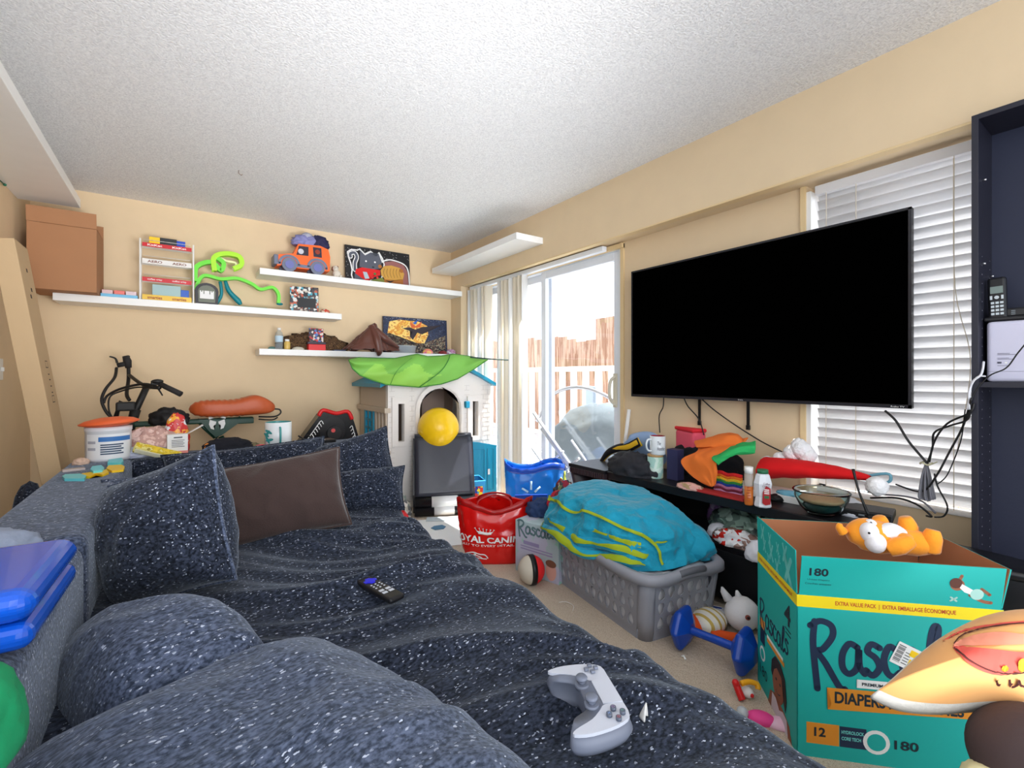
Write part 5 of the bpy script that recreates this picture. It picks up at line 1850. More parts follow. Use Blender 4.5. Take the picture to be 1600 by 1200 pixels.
def rim(u, v):
    a = 2 * PI * u
    k = 6
    c, s_ = math.cos(a), math.sin(a)
    rr = (abs(c) ** k + abs(s_) ** k) ** (-1 / k)
    lx, ly = Lb / 2 * 1.067, Wb / 2 * 1.067
    o_ = [(-0.004, 0.0), (0.006, 0.014), (0.024, 0.016), (0.034, 0.004), (0.035, -0.024)][int(round(v * 4))]
    dip = 0.012 * math.exp(-((abs(a - PI / 2 * round(a / (PI / 2)))) / 0.3) ** 2)
    return ((lx + o_[0]) * rr * c, (ly + o_[0]) * rr * s_, HB + o_[1] + dip)


b.grid(rim, 96, 4, wrap_u=True)
b.build('rim', t, solid=0.003)
for sx in (-1, 1):
    MB(mat('grip_grey', (98, 100, 108), 0.5)).tube([(sx * (Lb / 2 * 1.067 + 0.026), -0.07, HB + 0.008), (sx * (Lb / 2 * 1.067 + 0.034), 0, HB + 0.016), (sx * (Lb / 2 * 1.067 + 0.026), 0.07, HB + 0.008)], 0.014, 10, smooth_pts=4).build('handle', t)
# white sheet stuffed inside, dark garment and the comforter on top
o = thing('white_bedding', 'white bedding filling the grey laundry basket under the blue comforter', 'bedding', (bx.x, bx.y, 0.01), rzb)
MB(mat('white_linen', (225, 225, 230), 0.9, bump=0.3, bscale=12)).box(-Lb / 2 * 0.955, -Wb / 2 * 0.945, 0, Lb / 2 * 0.955, Wb / 2 * 0.945, 0.25, 0.04, seg=4).build('sheet', o)
cloth('dark_garment', 'black garment poking out of the basket beside its right rim', 'clothes', mat('dark_cotton', (34, 36, 46), 0.95, bump=0.3, bscale=30), tuple(V((bx.x, bx.y, 0.257)) - ex * 0.15 + ey * 0.10), (0.13, 0.10, 0.06), 41, 0.2, 2.5, rz=rzb)
cloth('dark_garment', 'black strap garment at the front left rim of the basket', 'clothes', mat('dark_cotton', (34, 36, 46), 0.95, bump=0.3, bscale=30), tuple(V((bx.x, bx.y, 0.257)) - ex * 0.24 + ey * 0.0), (0.08, 0.10, 0.035), 42, 0.2, 2.5, rz=rzb)

TQ = mat('turquoise_cotton', (14, 152, 184), 0.8, bump=1.0, bscale=11, sheen=0.2)
TQ.node_tree.nodes['Bump'].inputs['Distance'].default_value = 0.03
LM = mat('lime_piping', (158, 176, 28), 0.8, bump=0.1, bscale=30)
t = thing('comforter', 'turquoise quilted comforter with lime green edging heaped on the laundry basket', 'comforter', (bx.x + 0.03, bx.y + 0.075, 0.27), rzb)


def comf(u, v):
    """u around, v from the rim up to the crown"""
    a = 2 * PI * u
    c, s_ = math.cos(a), math.sin(a)
    k = 2.6
    rr = (abs(c) ** k + abs(s_) ** k) ** (-1 / k)
    far = 0.5 + 0.5 * c          # +x is the far end
    lx, ly = 0.385 + 0.02 * far, 0.25 + 0.02 * far
    ph = v * PI / 2
    R_ = math.cos(ph) ** 0.62
    hh = 0.215 + 0.03 * far
    z = hh * math.sin(ph) ** 0.85
    x, y = lx * rr * c * R_ + 0.01, ly * rr * s_ * R_
    dr = V((c, s_, 0.5))
    w1 = 1 - 2 * abs(noise.noise(V((x * 5 + 1.5 * y, y * 5, z * 9 + 3))))
    w2 = 1 - 2 * abs(noise.noise(V((x * 13 - y * 6, y * 11 + 5, z * 16))))
    w3 = 1 - 2 * abs(noise.noise(V((x * 3.2 + 9, (y + 0.35 * x) * 12 + 2, z * 3))))
    w4 = 1 - 2 * abs(noise.noise(V((x * 22, y * 20, z * 26 + 8))))
    n_ = (0.026 * w1 + 0.013 * w2 + 0.020 * w3 + 0.005 * w4) * min(1, (1 - v) * 8)
    p = V((x, y, z)) + dr * n_ * (0.3 + 0.7 * math.cos(ph * 0.9))
    if v < 0.12:
        p.z -= 0.03 * (1 - v / 0.12) * (0.4 + 0.6 * max(0, s_))
    return p


b = MB(TQ)
b.grid(comf, 180, 60, wrap_u=True)
b.build('quilt', t)
# folded layers at the near left corner with lime bindings
for i, (za, out, a0_, a1_) in enumerate(((0.02, 0.045, 0.5, 2.7), (0.062, 0.036, 0.7, 2.9), (0.105, 0.018, 0.9, 3.1))):
    def lay(u, v, za=za, out=out, a0_=a0_, a1_=a1_, i=i):
        a = a0_ + (a1_ - a0_) * u
        base = comf((a / (2 * PI)) % 1, 0.10 + 0.10 * i)
        c, s_ = math.cos(a), math.sin(a)
        th = 2 * PI * v
        e = math.sin(PI * min(max(u, 0.02), 0.98)) ** 0.4
        n_ = 0.012 * noise.noise(V((a * 5, i, 0)))
        return V((base.x + c * (out * e + n_) * (0.6 + 0.6 * math.cos(th)) - 0.02 * c, base.y + s_ * (out * e + n_) * (0.6 + 0.6 * math.cos(th)) - 0.02 * s_, za + 0.024 * e * math.sin(th) + 0.012 * math.sin(a * 6 + i)))
    MB(TQ).grid(lay, 50, 14).build('folded_layer', t)
    g = MB(LM)
    g.grid(lambda u, v: lay(u, -0.02 + 0.17 * v * (1 + 0.6 * math.sin(u * 17 + i))) + V((0, 0, 0.001)) + V((math.cos(a0_ + (a1_ - a0_) * u), math.sin(a0_ + (a1_ - a0_) * u), 0)) * 0.003, 50, 3)
    g.build('lime_binding', t)
g = MB(LM)


def band(pts, w, off=0.012):
    """a ribbon of lime cloth lying on the quilt"""
    q = spline([V((a, b_, 0)) for a, b_ in pts], 8)
    rows = []
    for i, p_ in enumerate(q):
        tt = (q[min(i + 1, len(q) - 1)] - q[max(i - 1, 0)]).normalized()
        nn = V((-tt.y, tt.x, 0)) * w
        rr = []
        for s in (-1, 0, 1):
            z = p_ + nn * s
            a_, v_ = z.x, max(0.01, min(z.y, 0.95))
            P0 = comf((a_ / (2 * PI)) % 1, v_)
            d_ = V((math.cos(a_), math.sin(a_), 0.8)).normalized()
            rr.append(g.bm.verts.new(P0 + d_ * (off + 0.003 * (1 - abs(s)))))
        rows.append(rr)
    o = g.sm
    g.sm = True
    for r0, r1 in zip(rows, rows[1:]):
        for j in range(2):
            g.face([r0[j], r0[j + 1], r1[j + 1], r1[j]])
    g.sm = o


band([(0.75, 0.30), (0.95, 0.36), (1.2, 0.40), (1.45, 0.36), (1.75, 0.46), (2.0, 0.46), (2.2, 0.42), (2.4, 0.36), (2.6, 0.30), (2.75, 0.2), (2.8, 0.03)], 0.022, 0.016)

band([(0.5, 0.02), (0.55, 0.18), (0.62, 0.26), (0.8, 0.30)], 0.03, 0.018)
g.build('lime_edging', t)
cloth('quilt_roll', '', '', TQ, (-0.22, -0.16, 0.0), (0.20, 0.11, 0.10), 44, 0.10, 1.8, parent=t)
# ================================================================ console under the television
CX, ZT = 2.12, 0.52
t = thing('media_console', 'low black wooden media console with a dentil moulding at its left end', 'console', (CX, 1.35, 0))
y0c, y1c = 0.715 - 1.35, 2.35 - 1.35
dpt = XW - 0.02 - CX
MB(SATIN).box(0, y0c, ZT - 0.045, dpt, 2.02 - 1.35, ZT, 0.004).build('top', t)
MB(SATIN).box(-0.015, 2.02 - 1.35, ZT - 0.02, dpt, y1c, ZT + 0.004, 0.003).build('top', t)
DW = mat('dark_walnut', (64, 48, 52), 0.4)
b = MB(DW)
b.box(-0.01, 2.02 - 1.35, ZT - 0.055, dpt, y1c - 0.01, ZT - 0.02)
for k in range(17):
    b.box(-0.017, 2.03 - 1.35 + k * 0.0185, ZT - 0.052, -0.008, 2.04 - 1.35 + k * 0.0185, ZT - 0.022)
b.build('dentil_moulding', t)
b = MB(DW)
b.grid(lambda u, v: (-0.0 + 0.10 * (v ** 2), y1c - 0.03 - 0.05 * math.sin(v * PI / 2) * 1.0, (ZT - 0.055) * (1 - v)) if False else (0.0 + (dpt - 0.02) * u, y1c - 0.02 - 0.05 * math.sin(PI * v), (ZT - 0.055) * (1 - v)), 2, 14)
b.build('curved_side', t, solid=0.03)
MB(SATIN).box(0.01, y0c, 0.265, dpt, y1c - 0.06, 0.29, 0.003).build('middle_shelf', t)
MB(SATIN).box(dpt - 0.02, y0c, 0.0, dpt, y1c - 0.06, ZT - 0.045).build('back_panel', t)
for y in (y0c, 2.0 - 1.35):
    MB(SATIN).box(0.01, y, 0.0, dpt - 0.02, y + 0.025, ZT - 0.045).build('side_panel', t)
for k in range(2):
    ya = y0c + 0.03 + k * 0.60
    dr_ = MB(mat('black_drawer_front', (20, 20, 24), 0.5, bump=0.1, bscale=40)).box(0.005, ya, 0.03, 0.025, ya + 0.59, 0.262, 0.002).build('drawer', t)
    MB(STEEL).box(-0.012, ya + 0.02, 0.20, 0.005, ya + 0.05, 0.245, 0.002).build('handle', dr_)


def con(px, py, z=ZT):
    return at(px, py, Z=z)


ct = con  # place on the console top

# things on the console, left to right
CV = V((0, 0, 0))


def yellowblack(u, v, pts=None):
    return None


p = con(955, 723)
t = thing('striped_scarf', 'yellow and black striped knitted sleeve on the left end of the console', 'clothes', (p.x, p.y, ZT + 0.004))
strp = patch_mat('yellow_black_knit', [(24, 22, 26), (238, 190, 40)], 9, 0.9, stretch=(1, 1, 1), kind='wave')
Q = lambda px, py, Y_=None: at(px, py, X=p.x - 0.01) - V((p.x, p.y, ZT + 0.004))
MB(strp).tube([Q(938, 724), Q(950, 708), Q(966, 700), Q(984, 698), Q(1000, 690)], [0.012, 0.022, 0.026, 0.03, 0.03], 12, smooth_pts=6).build('sleeve', t)
cloth('black_jacket', 'crumpled black jacket with a grey zip on the left part of the console', 'clothes', mat('charcoal_nylon', (38, 38, 44), 0.8, bump=0.2, bscale=20), tuple(con(978, 742) + V((0.06, 0, 0))), (0.09, 0.15, 0.085), 51, 0.25, 2.2)
pb_ = con(1006, 738)
t = thing('plastic_sheet', 'translucent pale blue plastic sheet standing behind the mugs', 'bag', (pb_.x + 0.06, pb_.y + 0.03, ZT + 0.002))
PBL = mat('pale_blue_film', (165, 195, 235), 0.4, trans=0.25)
MB(PBL).grid(lambda u, v: (0.03 * math.sin(PI * u) + 0.02 * math.sin(6 * v), -0.17 * (2 * u - 1) * (0.35 + 0.65 * math.sin(PI * min(v + 0.15, 1) * 0.8)) + 0.05 * (1 - v), 0.235 * v - 0.03 * v * (2 * u - 1) ** 2), 16, 16).build('film', t, solid=0.002)
pm_ = con(1024, 746)
t = thing('candle_jar', 'pale green marbled candle jar under the white mug on the console', 'candle', tuple(pm_))
rj = 0.044
MB(patch_mat('mint_marble', [(176, 212, 190), (205, 225, 212), (160, 200, 190), (210, 222, 190)], 9, 0.3, kind='noise')).lathe([(0, 0), (rj - 0.002, 0), (rj, 0.004), (rj, 0.122), (0, 0.122)], n=28).build('body', t)
MB(mat('bamboo_lid', (190, 150, 98), 0.6)).cyl((0, 0, 0.122), (0, 0, 0.134), rj * 1.01, n=28).build('lid', t)
mg = mug('mug', 'white mug with red inside stacked on the green candle jar', CER, mat('crimson_glaze', (150, 20, 45), 0.25), CER, (pm_.x + 0.006, pm_.y - 0.012, ZT + 0.1342), 0.043, 0.105, R(160))
az = math.atan2(-pm_.y, -pm_.x) + 0.35
fr_ = Fr((0.0438 * math.cos(az), 0.0438 * math.sin(az), 0.02), (-math.sin(az), math.cos(az), 0), (0, 0, 1))
MB(NAVY).text(fr_, 'The\nHoodie', -0.02, 0.008, 0.042, 0.05, shear=0.2, th=0.0012).build('lettering', mg)
pn = con(1050, 750)
tag(MB(mat('navy_carton', (46, 46, 84), 0.6)).box(-0.02, -0.035, 0, 0.04, 0.035, 0.17, 0.002).build('navy_carton', loc=tuple(pn + V((0.02, 0, 0.0005)))), 'small navy carton standing right of the candle jar', 'box')
# pink lunch bag
pk = con(1068, 745)
t = thing('pink_pouch', 'pink zip pouch with a small cartoon print on the clothes behind the mug', 'bag', (pk.x + 0.14, pk.y + 0.05, ZT + 0.001), rot=(R(0), R(0), R(66)))
PK = mat('pink_fabric', (240, 92, 116), 0.8)
MB(PK).box(-0.10, -0.045, 0.10, 0.10, 0.045, 0.255, 0.02, seg=3).box(-0.09, -0.04, 0, 0.09, 0.04, 0.1).build('body', t)
MB(mat('red_lid_fabric', (225, 35, 50), 0.8)).box(-0.10, -0.05, 0.25, 0.10, 0.05, 0.272, 0.008).build('flap', t)
f = Fr((-0.05, -0.0455, 0.18), (1, 0, 0), (0, 0, 1))
MB(PAPER).disc(f, 0.03, 0.03, 0.013).disc(f, 0.055, 0.022, 0.013).disc(f, 0.045, 0.0, 0.012).m(BLACK).disc(f, 0.03, 0.03, 0.005, 0.001).disc(f, 0.055, 0.022, 0.005, 0.001).build('print', t)
# orange and green costume pieces
OF = mat('orange_felt', (236, 118, 42), 0.85, bump=0.08)
GF = mat('green_felt', (40, 170, 90), 0.85, bump=0.08)
po = con(1110, 760)


def drape(name, label, m, corners, base, seed=1, th=0.006, amp=0.02, cat='clothes', n=24):
    """a cloth spanning four or more places of the room: corners[row][col]"""
    nr, ncol = len(corners), len(corners[0])

    def fn(u, v):
        a, b_ = u * (ncol - 1), v * (nr - 1)
        rowsp = []
        for r in range(nr):
            rowsp.append(catm(corners[r], a))
        q = catm(rowsp, b_)
        k = amp * (1 - 2 * abs(noise.noise(V((u * 3 + seed, v * 2.5, seed)))))
        return V(q) + V((-0.6, -0.5, 0.6)) * k - V(base)
    o = MB(m).grid(fn, n, n).build(name, loc=base, solid=th)
    return tag(o, label, cat)


def catm(P, t_):
    i = min(int(t_), len(P) - 2)
    f_ = t_ - i
    a, b_, c, d = V(P[max(i - 1, 0)]), V(P[i]), V(P[i + 1]), V(P[min(i + 2, len(P) - 1)])
    return 0.5 * ((2 * b_) + (c - a) * f_ + (2 * a - 5 * b_ + 4 * c - d) * f_ ** 2 + (3 * b_ - a - 3 * c + d) * f_ ** 3)


W3 = lambda px, py, xx: at(px, py, X=xx)
cloth('black_sweater', 'black garment heap under the orange and green felt', 'clothes', mat('black_knit', (22, 24, 30), 0.95, bump=0.3, bscale=40), tuple(con(1110, 742) + V((-0.05, 0, 0))), (0.085, 0.22, 0.14), 52, 0.15, 2.0)
drape('orange_felt', 'orange felt costume piece hanging over the heap at the middle of the console', OF, [[W3(1086, 693, 2.38), W3(1120, 688, 2.38), W3(1168, 686, 2.36)], [W3(1090, 706, 2.25), W3(1118, 700, 2.25), W3(1155, 698, 2.25)], [W3(1064, 722, 2.18), W3(1095, 714, 2.17), W3(1122, 716, 2.17)], [W3(1085, 748, 2.16), W3(1105, 745, 2.15), W3(1120, 740, 2.15)], [W3(1108, 760, 2.15), W3(1112, 762, 2.145), W3(1118, 758, 2.15)]], (2.2, 1.3, 0.7), 3, amp=0.012)
drape('green_felt', 'green felt strip draped across the orange felt on the console', GF, [[W3(1128, 708, 2.24), W3(1150, 695, 2.26), W3(1180, 691, 2.26)], [W3(1112, 717, 2.15), W3(1150, 703, 2.17), W3(1180, 700, 2.22)], [W3(1122, 727, 2.13), W3(1148, 712, 2.17), W3(1179, 709, 2.22)]], (2.2, 1.25, 0.75), 4, amp=0.01)
drape('orange_felt', 'orange felt flap lying highest behind the green strip', OF, [[W3(1088, 690, 2.42), W3(1140, 678, 2.42), W3(1166, 690, 2.42)], [W3(1085, 692, 2.30), W3(1138, 682, 2.30), W3(1160, 693, 2.30)], [W3(1088, 700, 2.26), W3(1120, 700, 2.24), W3(1145, 700, 2.26)]], (2.35, 1.4, 0.78), 6, amp=0.012)
# knitted rainbow mitts
pr = con(1137, 772)
t = thing('rainbow_knit', 'folded rainbow striped crochet piece near the front of the console', 'clothes', tuple(pr))
cols = [(225, 40, 40), (245, 130, 40), (245, 205, 50), (60, 150, 70), (30, 70, 160), (200, 130, 170), (120, 40, 60), (205, 140, 180)]
yd = (at(1118, 770, Z=ZT) - at(1157, 770, Z=ZT))
wv = at(1117, 770, X=pr.x).y - at(1159, 774, X=pr.x).y
for k, c in enumerate(reversed(cols)):
    z = 0.004 + 0.0125 * k
    MB(mat('yarn_%d' % k, c, 0.95, bump=0.8, bscale=120)).tube([(0.0, wv / 2, z + 0.004), (0.0, wv / 4, z + 0.010), (0.0, 0, z - 0.001 + 0.003), (0.0, -wv / 4, z + 0.008), (0.005, -wv / 2, z + 0.004)], 0.010, 8, smooth_pts=6).build('knit_row', t)
# plastic jug behind
pj = con(1150, 745)
t = thing('clear_jug', 'clear plastic canister behind the rainbow knit', 'container', (pj.x + 0.08, pj.y, ZT))
MB(mat('cloudy_plastic', (190, 195, 205), 0.2, trans=0.4)).lathe([(0, 0), (0.045, 0), (0.047, 0.01), (0.047, 0.12), (0.04, 0.135)], n=24).build('body', t)
MB(mat('cloudy_lid', (220, 222, 226), 0.3)).cyl((0, 0, 0.135), (0, 0, 0.148), 0.042, n=24).build('lid', t)
# orange spray bottle w/ white cap
pv = con(1168, 790)
t = thing('toner_bottle', 'clear bottle of orange liquid with a white cap on the console edge', 'bottle', (pv.x + 0.02, pv.y + 0.005, ZT))
MB(mat('orange_liquid', (226, 128, 52), 0.1, trans=0.35)).lathe([(0, 0), (0.017, 0), (0.0185, 0.004), (0.0185, 0.085), (0, 0.085)], n=20).build('liquid', t)
MB(mat('clear_bottle_wall', (225, 215, 205), 0.1, trans=0.6, ior=1.15)).lathe([(0.019, 0.085), (0.019, 0.14), (0.016, 0.145)], n=20).build('body', t)
MB(WHITE).cyl((0, 0, 0.143), (0, 0, 0.172), 0.018, n=20).build('cap', t)
g = MB(mat('brown_red_ink', (170, 70, 40), 0.6))
azv = math.atan2(-pv.y, -pv.x)
frv = Fr((0.0192 * math.cos(azv), 0.0192 * math.sin(azv), 0.02), (-math.sin(azv), math.cos(azv), 0), (0, 0, 1))
for k in range(6):
    g.rect(frv, -0.008, 0.012 * k, 0.007 - 0.003 * (k % 2), 0.012 * k + 0.003)
g.build('lettering', t)
# creamer bottle
pc = con(1189, 793)
t = thing('coffee_creamer', 'white angular creamer bottle with a red label and green cap on the console', 'bottle', (pc.x + 0.025, pc.y + 0.005, ZT), math.atan2(-pc.y, -pc.x) + PI / 2)
b = MB(mat('creamer_white', (228, 230, 235), 0.35))
pr_ = [(0, 0), (0.032, 0), (0.037, 0.006), (0.030, 0.045), (0.039, 0.105), (0.029, 0.140), (0.021, 0.148), (0.0, 0.148)]
b.lathe(pr_, n=8, M=Matrix.Rotation(PI / 8, 4, 'Z'))
for f_ in b.bm.faces:
    f_.smooth = False
b.build('body', t)
MB(mat('green_cap', (40, 105, 70), 0.5)).cyl((0, 0, 0.148), (0, 0, 0.165), 0.023, n=22).build('cap', t)
f = Fr((-0.002, -0.0375, 0.015), (1, 0.12, 0), (0, 0, 1))
g = MB(mat('dark_red_label', (170, 30, 36), 0.5))
g.poly(f, [(0.0, 0.008), (0.012, 0.0), (0.032, 0.005), (0.032, 0.075), (0.015, 0.085), (0.002, 0.055)], 0.0, 0.003)
g.m(mat('label_green', (50, 110, 70), 0.5)).rect(f, 0.008, 0.03, 0.026, 0.042, 0.003, 0.001)
g.m(PAPER)
for k in range(3):
    g.rect(f, 0.007, 0.05 + 0.008 * k, 0.027, 0.054 + 0.008 * k, 0.003, 0.001)
g.m(mat('maroon_ink', (100, 30, 50), 0.5)).text(f, 'Coffee', 0.004, 0.089, 0.026, 0.009, 0.0025).text(f, 'Creamer', 0.0, 0.079, 0.030, 0.008, 0.0035, shear=0.2)
g.build('printed_label', t)
# tray under cosmetics, comb etc
po_ = con(1120, 783)
ln = at(1085, 768, Z=ZT) - at(1158, 785, Z=ZT)
o = tag(MB(mat('red_cover', (175, 40, 40), 0.6)).box(-0.02, -ln.length / 2, 0, 0.05, ln.length / 2, 0.012, 0.002).build('red_book', loc=tuple(con(1122, 776) + V((0.02, 0, 0.0005)))), 'thin red hardcover book at the front edge of the console', 'book')
cloth('tan_pouch', 'small tan and pink cosmetic pouch beside the orange felt', 'pouch', patch_mat('tan_pink', [(170, 145, 105), (215, 165, 155), (140, 120, 90)], 14, 0.8, kind='noise'), tuple(con(1078, 764)), (0.035, 0.07, 0.022), 55, 0.15)
# glass bowl
pg = con(1277, 812)
rb = 0.078
t = thing('glass_bowl', 'large clear glass mixing bowl at the front of the console', 'bowl', (pg.x + 0.09, pg.y + 0.022, ZT + 0.001))
MB(mat('bowl_glass', (225, 245, 240), 0.0, trans=1.0, ior=1.35)).lathe([(1.27 * a, 1.15 * b) for a, b in [(0, 0), (0.036, 0), (0.04, 0.003), (0.062, 0.028), (0.077, 0.062), (0.080, 0.082), (0.0835, 0.086), (0.080, 0.089), (0.076, 0.085), (0.073, 0.064), (0.058, 0.031), (0.038, 0.007), (0, 0.006)]], n=48).build('bowl', t)
MB(mat('dark_green_cloth', (20, 60, 60), 0.9)).lathe([(0, 0.0085), (0.044, 0.0095), (0.068, 0.036), (0.06, 0.048), (0, 0.053)], n=24).build('content', t)
MB(mat('skin_tone_food', (200, 150, 115), 0.6)).lathe([(0.07, 0.055), (0.082, 0.064), (0.076, 0.071), (0.0, 0.068)], n=24).build('content_top', t)
# santa hat
HR = mat('santa_red', (215, 12, 18), 0.9)
FURW = mat('white_fluff', (238, 236, 236), 0.95, bump=1.0, bscale=60)
ph_ = con(1260, 745)
t = thing('santa_hat', 'red and white santa hat lying along the back of the console', 'hat', (2.34, ph_.y, ZT))
Wq = lambda px, py, xx: at(px, py, X=xx) - V((2.34, ph_.y, ZT))
b = MB(HR)


def hat(u, v):
    a = 2 * PI * v
    px_, py_ = 1195 + (1360 - 1195) * u, 731 + 16 * u * u
    p_ = at(px_, py_, X=2.34 - 0.03 * u)
    r1 = 0.055 * (1 - u) ** 0.8 + 0.012
    r1 *= 1 + 0.1 * noise.noise(V((u * 8, math.cos(a), math.sin(a))))
    return p_ + V((1.3 * r1 * math.cos(a), 0, r1 * 0.8 * math.sin(a))) - V((2.34, ph_.y, ZT))


b.grid(hat, 30, 18)
b.build('cone', t)
b = MB(FURW)
for (px_, py_, r_) in ((1200, 724, 0.034), (1220, 718, 0.034), (1238, 708, 0.038), (1252, 703, 0.042), (1262, 712, 0.036), (1248, 695, 0.03)):
    b.ball(Wq(px_, py_, 2.38), r_, 3, seed=px_ * 0.1, amp=0.12, fr=3)
b.build('fur_trim', t)
MB(FURW).ball(Wq(1370, 760, 2.27), 0.036, 3, seed=4, amp=0.12, fr=4).build('pompom', t)
# white paper, light blue cloth, remote, spatula, black box
o = tag(MB(PAPER).box(-0.10, -0.20, 0, 0.08, 0.20, 0.03, 0.002).build('white_binder', loc=(2.36, con(1270, 760).y + 0.02, ZT + 0.0005), rot=(0, 0, R(4))), 'white binder lying beneath the santa hat', 'binder')
cloth('blue_sock', 'small pale blue cloth on the white binder', 'clothes', mat('pale_blue_cloth', (125, 190, 215), 0.9), (2.30, con(1310, 760).y - 0.0, ZT + 0.031), (0.025, 0.055, 0.014), 60, 0.2)
pq = con(1338, 790)
t = thing('keypad_remote', 'grey handheld remote with square buttons standing in the clutter by the bowl', 'remote', (pq.x + 0.06, pq.y - 0.01, ZT + 0.001), rot=(R(-10), R(-35), R(20)))
MB(mat('remote_grey', (60, 66, 72), 0.5)).box(-0.02, -0.02, 0, 0.10, 0.02, 0.014, 0.003).build('body', t)
for i in range(4):
    for j in range(3):
        MB(mat('button_light', (190, 205, 215), 0.5)).box(-0.012 + 0.022 * i, -0.016 + 0.012 * j, 0.014, 0.003 + 0.022 * i, -0.007 + 0.012 * j, 0.017).build('button', t)
t = thing('spatula', 'black kitchen spatula leaning upright beside the glass bowl', 'spatula', (0, 0, 0))
a_, b_ = at(1357, 805, X=2.20), at(1333, 733, X=2.24)
MB(BLACK).tube([a_ + V((0, 0, 0.0)), (a_ + b_) / 2 + V((0, 0.006, 0)), b_], [0.006, 0.004, 0.006], 8, smooth_pts=5).build('handle', t)
MB(BLACK).grid(lambda u, v: a_ + V((0.0, -0.02 + 0.035 * u - 0.03 * v, -0.045 * v + 0.0)), 3, 4).build('blade', t, solid=0.003)
ps = con(1392, 790)
t = thing('set_top_box', 'flat black set-top box lying at the right of the console', 'box', (2.33, con(1390, 785).y - 0.01, ZT + 0.001), R(12))
MB(BLACK).box(-0.07, -0.10, 0, 0.07, 0.10, 0.032, 0.006).build('body', t)
MB(mat('led_grey', (120, 125, 130), 0.4)).box(-0.0715, -0.01, 0.012, -0.07, 0.01, 0.018).build('panel', t)
cloth('paper_scrap', 'crumpled white wrapper in front of the glass bowl', 'wrapper', mat('wrapper_white', (205, 205, 212), 0.5), tuple(con(1325, 806)), (0.014, 0.03, 0.012), 61, 0.3)
cloth('baseball_hat', 'white baseball cap lying behind the pompom of the hat', 'hat', mat('cap_white', (205, 205, 208), 0.8), (2.40, con(1400, 760).y, ZT + 0.002), (0.06, 0.07, 0.035), 62, 0.08)
tag(MB(mat('light_blue_hanger', (110, 165, 185), 0.4)).tube([at(1345, 745, X=2.4), at(1385, 740, X=2.4), at(1392, 748, X=2.4), at(1385, 754, X=2.4), at(1360, 752, X=2.4)], 0.006, 8, smooth_pts=4).build('blue_hook'), 'pale blue plastic hook behind the santa hat pompom', 'hook')
cloth('small_gadget', 'small black camera-like gadget between creamer bottle and bowl', 'gadget', BLACK, tuple(con(1212, 782)), (0.03, 0.035, 0.022), 63, 0.1)
tag(MB(YEL).box(-0.004, -0.004, 0, 0.004, 0.004, 0.03, 0.001).build('yellow_clip', loc=tuple(con(1209, 768))), 'tiny yellow clip standing right of the creamer bottle', 'clip')
tag(MB(mat('blue_marker', (20, 90, 200), 0.4)).cyl((0, 0, 0), (0, 0, 0.085), 0.011, 0.010, 14).ball((0, 0, 0.085), 0.010, 2).build('blue_bottle', loc=tuple(at(970, 705, X=2.40) - V((0, 0, 0.04)))), 'small blue plastic bottle by the left end of the television', 'bottle')

# under the top: bags and wrappers on the middle shelf
zs_ = 0.291
cloth('chip_bag', 'crumpled grey-green printed plastic bag on the console middle shelf', 'bag', patch_mat('sage_print', [(140, 165, 150), (95, 115, 105), (160, 182, 170), (70, 82, 80)], 32, 0.3), tuple(at(1150, 845, Z=zs_) + V((0.12, 0.02, 0))), (0.10, 0.15, 0.09), 71, 0.3, 2.6)
cloth('foil_wrapper', 'crumpled red and white foil wrapper on the middle shelf', 'wrapper', patch_mat('foil_print', [(225, 225, 228), (200, 40, 30), (240, 240, 242), (150, 120, 110)], 40, 0.25), tuple(at(1150, 852, Z=zs_) + V((0.015, 0, 0))), (0.05, 0.10, 0.045), 72, 0.35, 2.8)
cloth('white_pad', 'white cloth pad hanging out at the right of the middle shelf', 'cloth', mat('offwhite_pad', (220, 220, 228), 0.8), tuple(at(1175, 872, Z=zs_) + V((0.02, -0.02, 0))), (0.06, 0.05, 0.055), 73, 0.12)
cloth('white_pad', 'rounded white cloth pad left of the foil wrapper', 'cloth', mat('offwhite_pad', (220, 220, 228), 0.8), tuple(at(1116, 838, Z=zs_) + V((0.03, 0, 0))), (0.05, 0.045, 0.045), 74, 0.1)
cloth('purple_wrapper', 'small purple patterned wrapper at the left of the middle shelf', 'wrapper', patch_mat('purple_print', [(120, 80, 130), (160, 140, 170), (80, 60, 80)], 40), tuple(at(1108, 822, Z=zs_) + V((0.12, 0.02, 0))), (0.05, 0.05, 0.08), 75, 0.25)

# ================================================================ television
XT = 2.42
yl, yr = 2.085, 0.632
z0t, z1t = 0.968, 1.788
t = thing('television', 'large wall-mounted flat television with a black switched-off screen', 'television', (XT, 1.36, 0.968))
hh_ = z1t - z0t
MB(mat('tv_case', (14, 14, 16), 0.4)).box(0.0, yr - 1.36, 0, 0.028, yl - 1.36, hh_, 0.004).box(0.028, -0.45, 0.05, 0.06, 0.45, 0.55, 0.006).build('case', t)
scr = mat('screen_black', (1, 1, 1), 0.9)
scr.node_tree.nodes['Principled BSDF'].inputs['Specular IOR Level'].default_value = 0.0
MB(scr).box(-0.0012, yr - 1.36 + 0.011, 0.016, 0.001, yl - 1.36 - 0.011, hh_ - 0.011).build('screen', t)
b = MB(mat('tv_bezel', (38, 38, 44), 0.25))
b.box(-0.003, yr - 1.36, 0, 0.0, yr - 1.36 + 0.011, hh_).box(-0.003, yl - 1.36 - 0.006, 0, 0.0, yl - 1.36, hh_).box(-0.003, yr - 1.36, hh_ - 0.009, 0.0, yl - 1.36, hh_).box(-0.003, yr - 1.36, 0, 0.0, yl - 1.36, 0.014)
b.build('bezel', t)
f = Fr((-0.0032, -0.75, 0.0), (0, -1, 0), (0, 0, 1))
f = Fr((-0.0032, 0, 0.0), (0, -1, 0), (0, 0, 1))
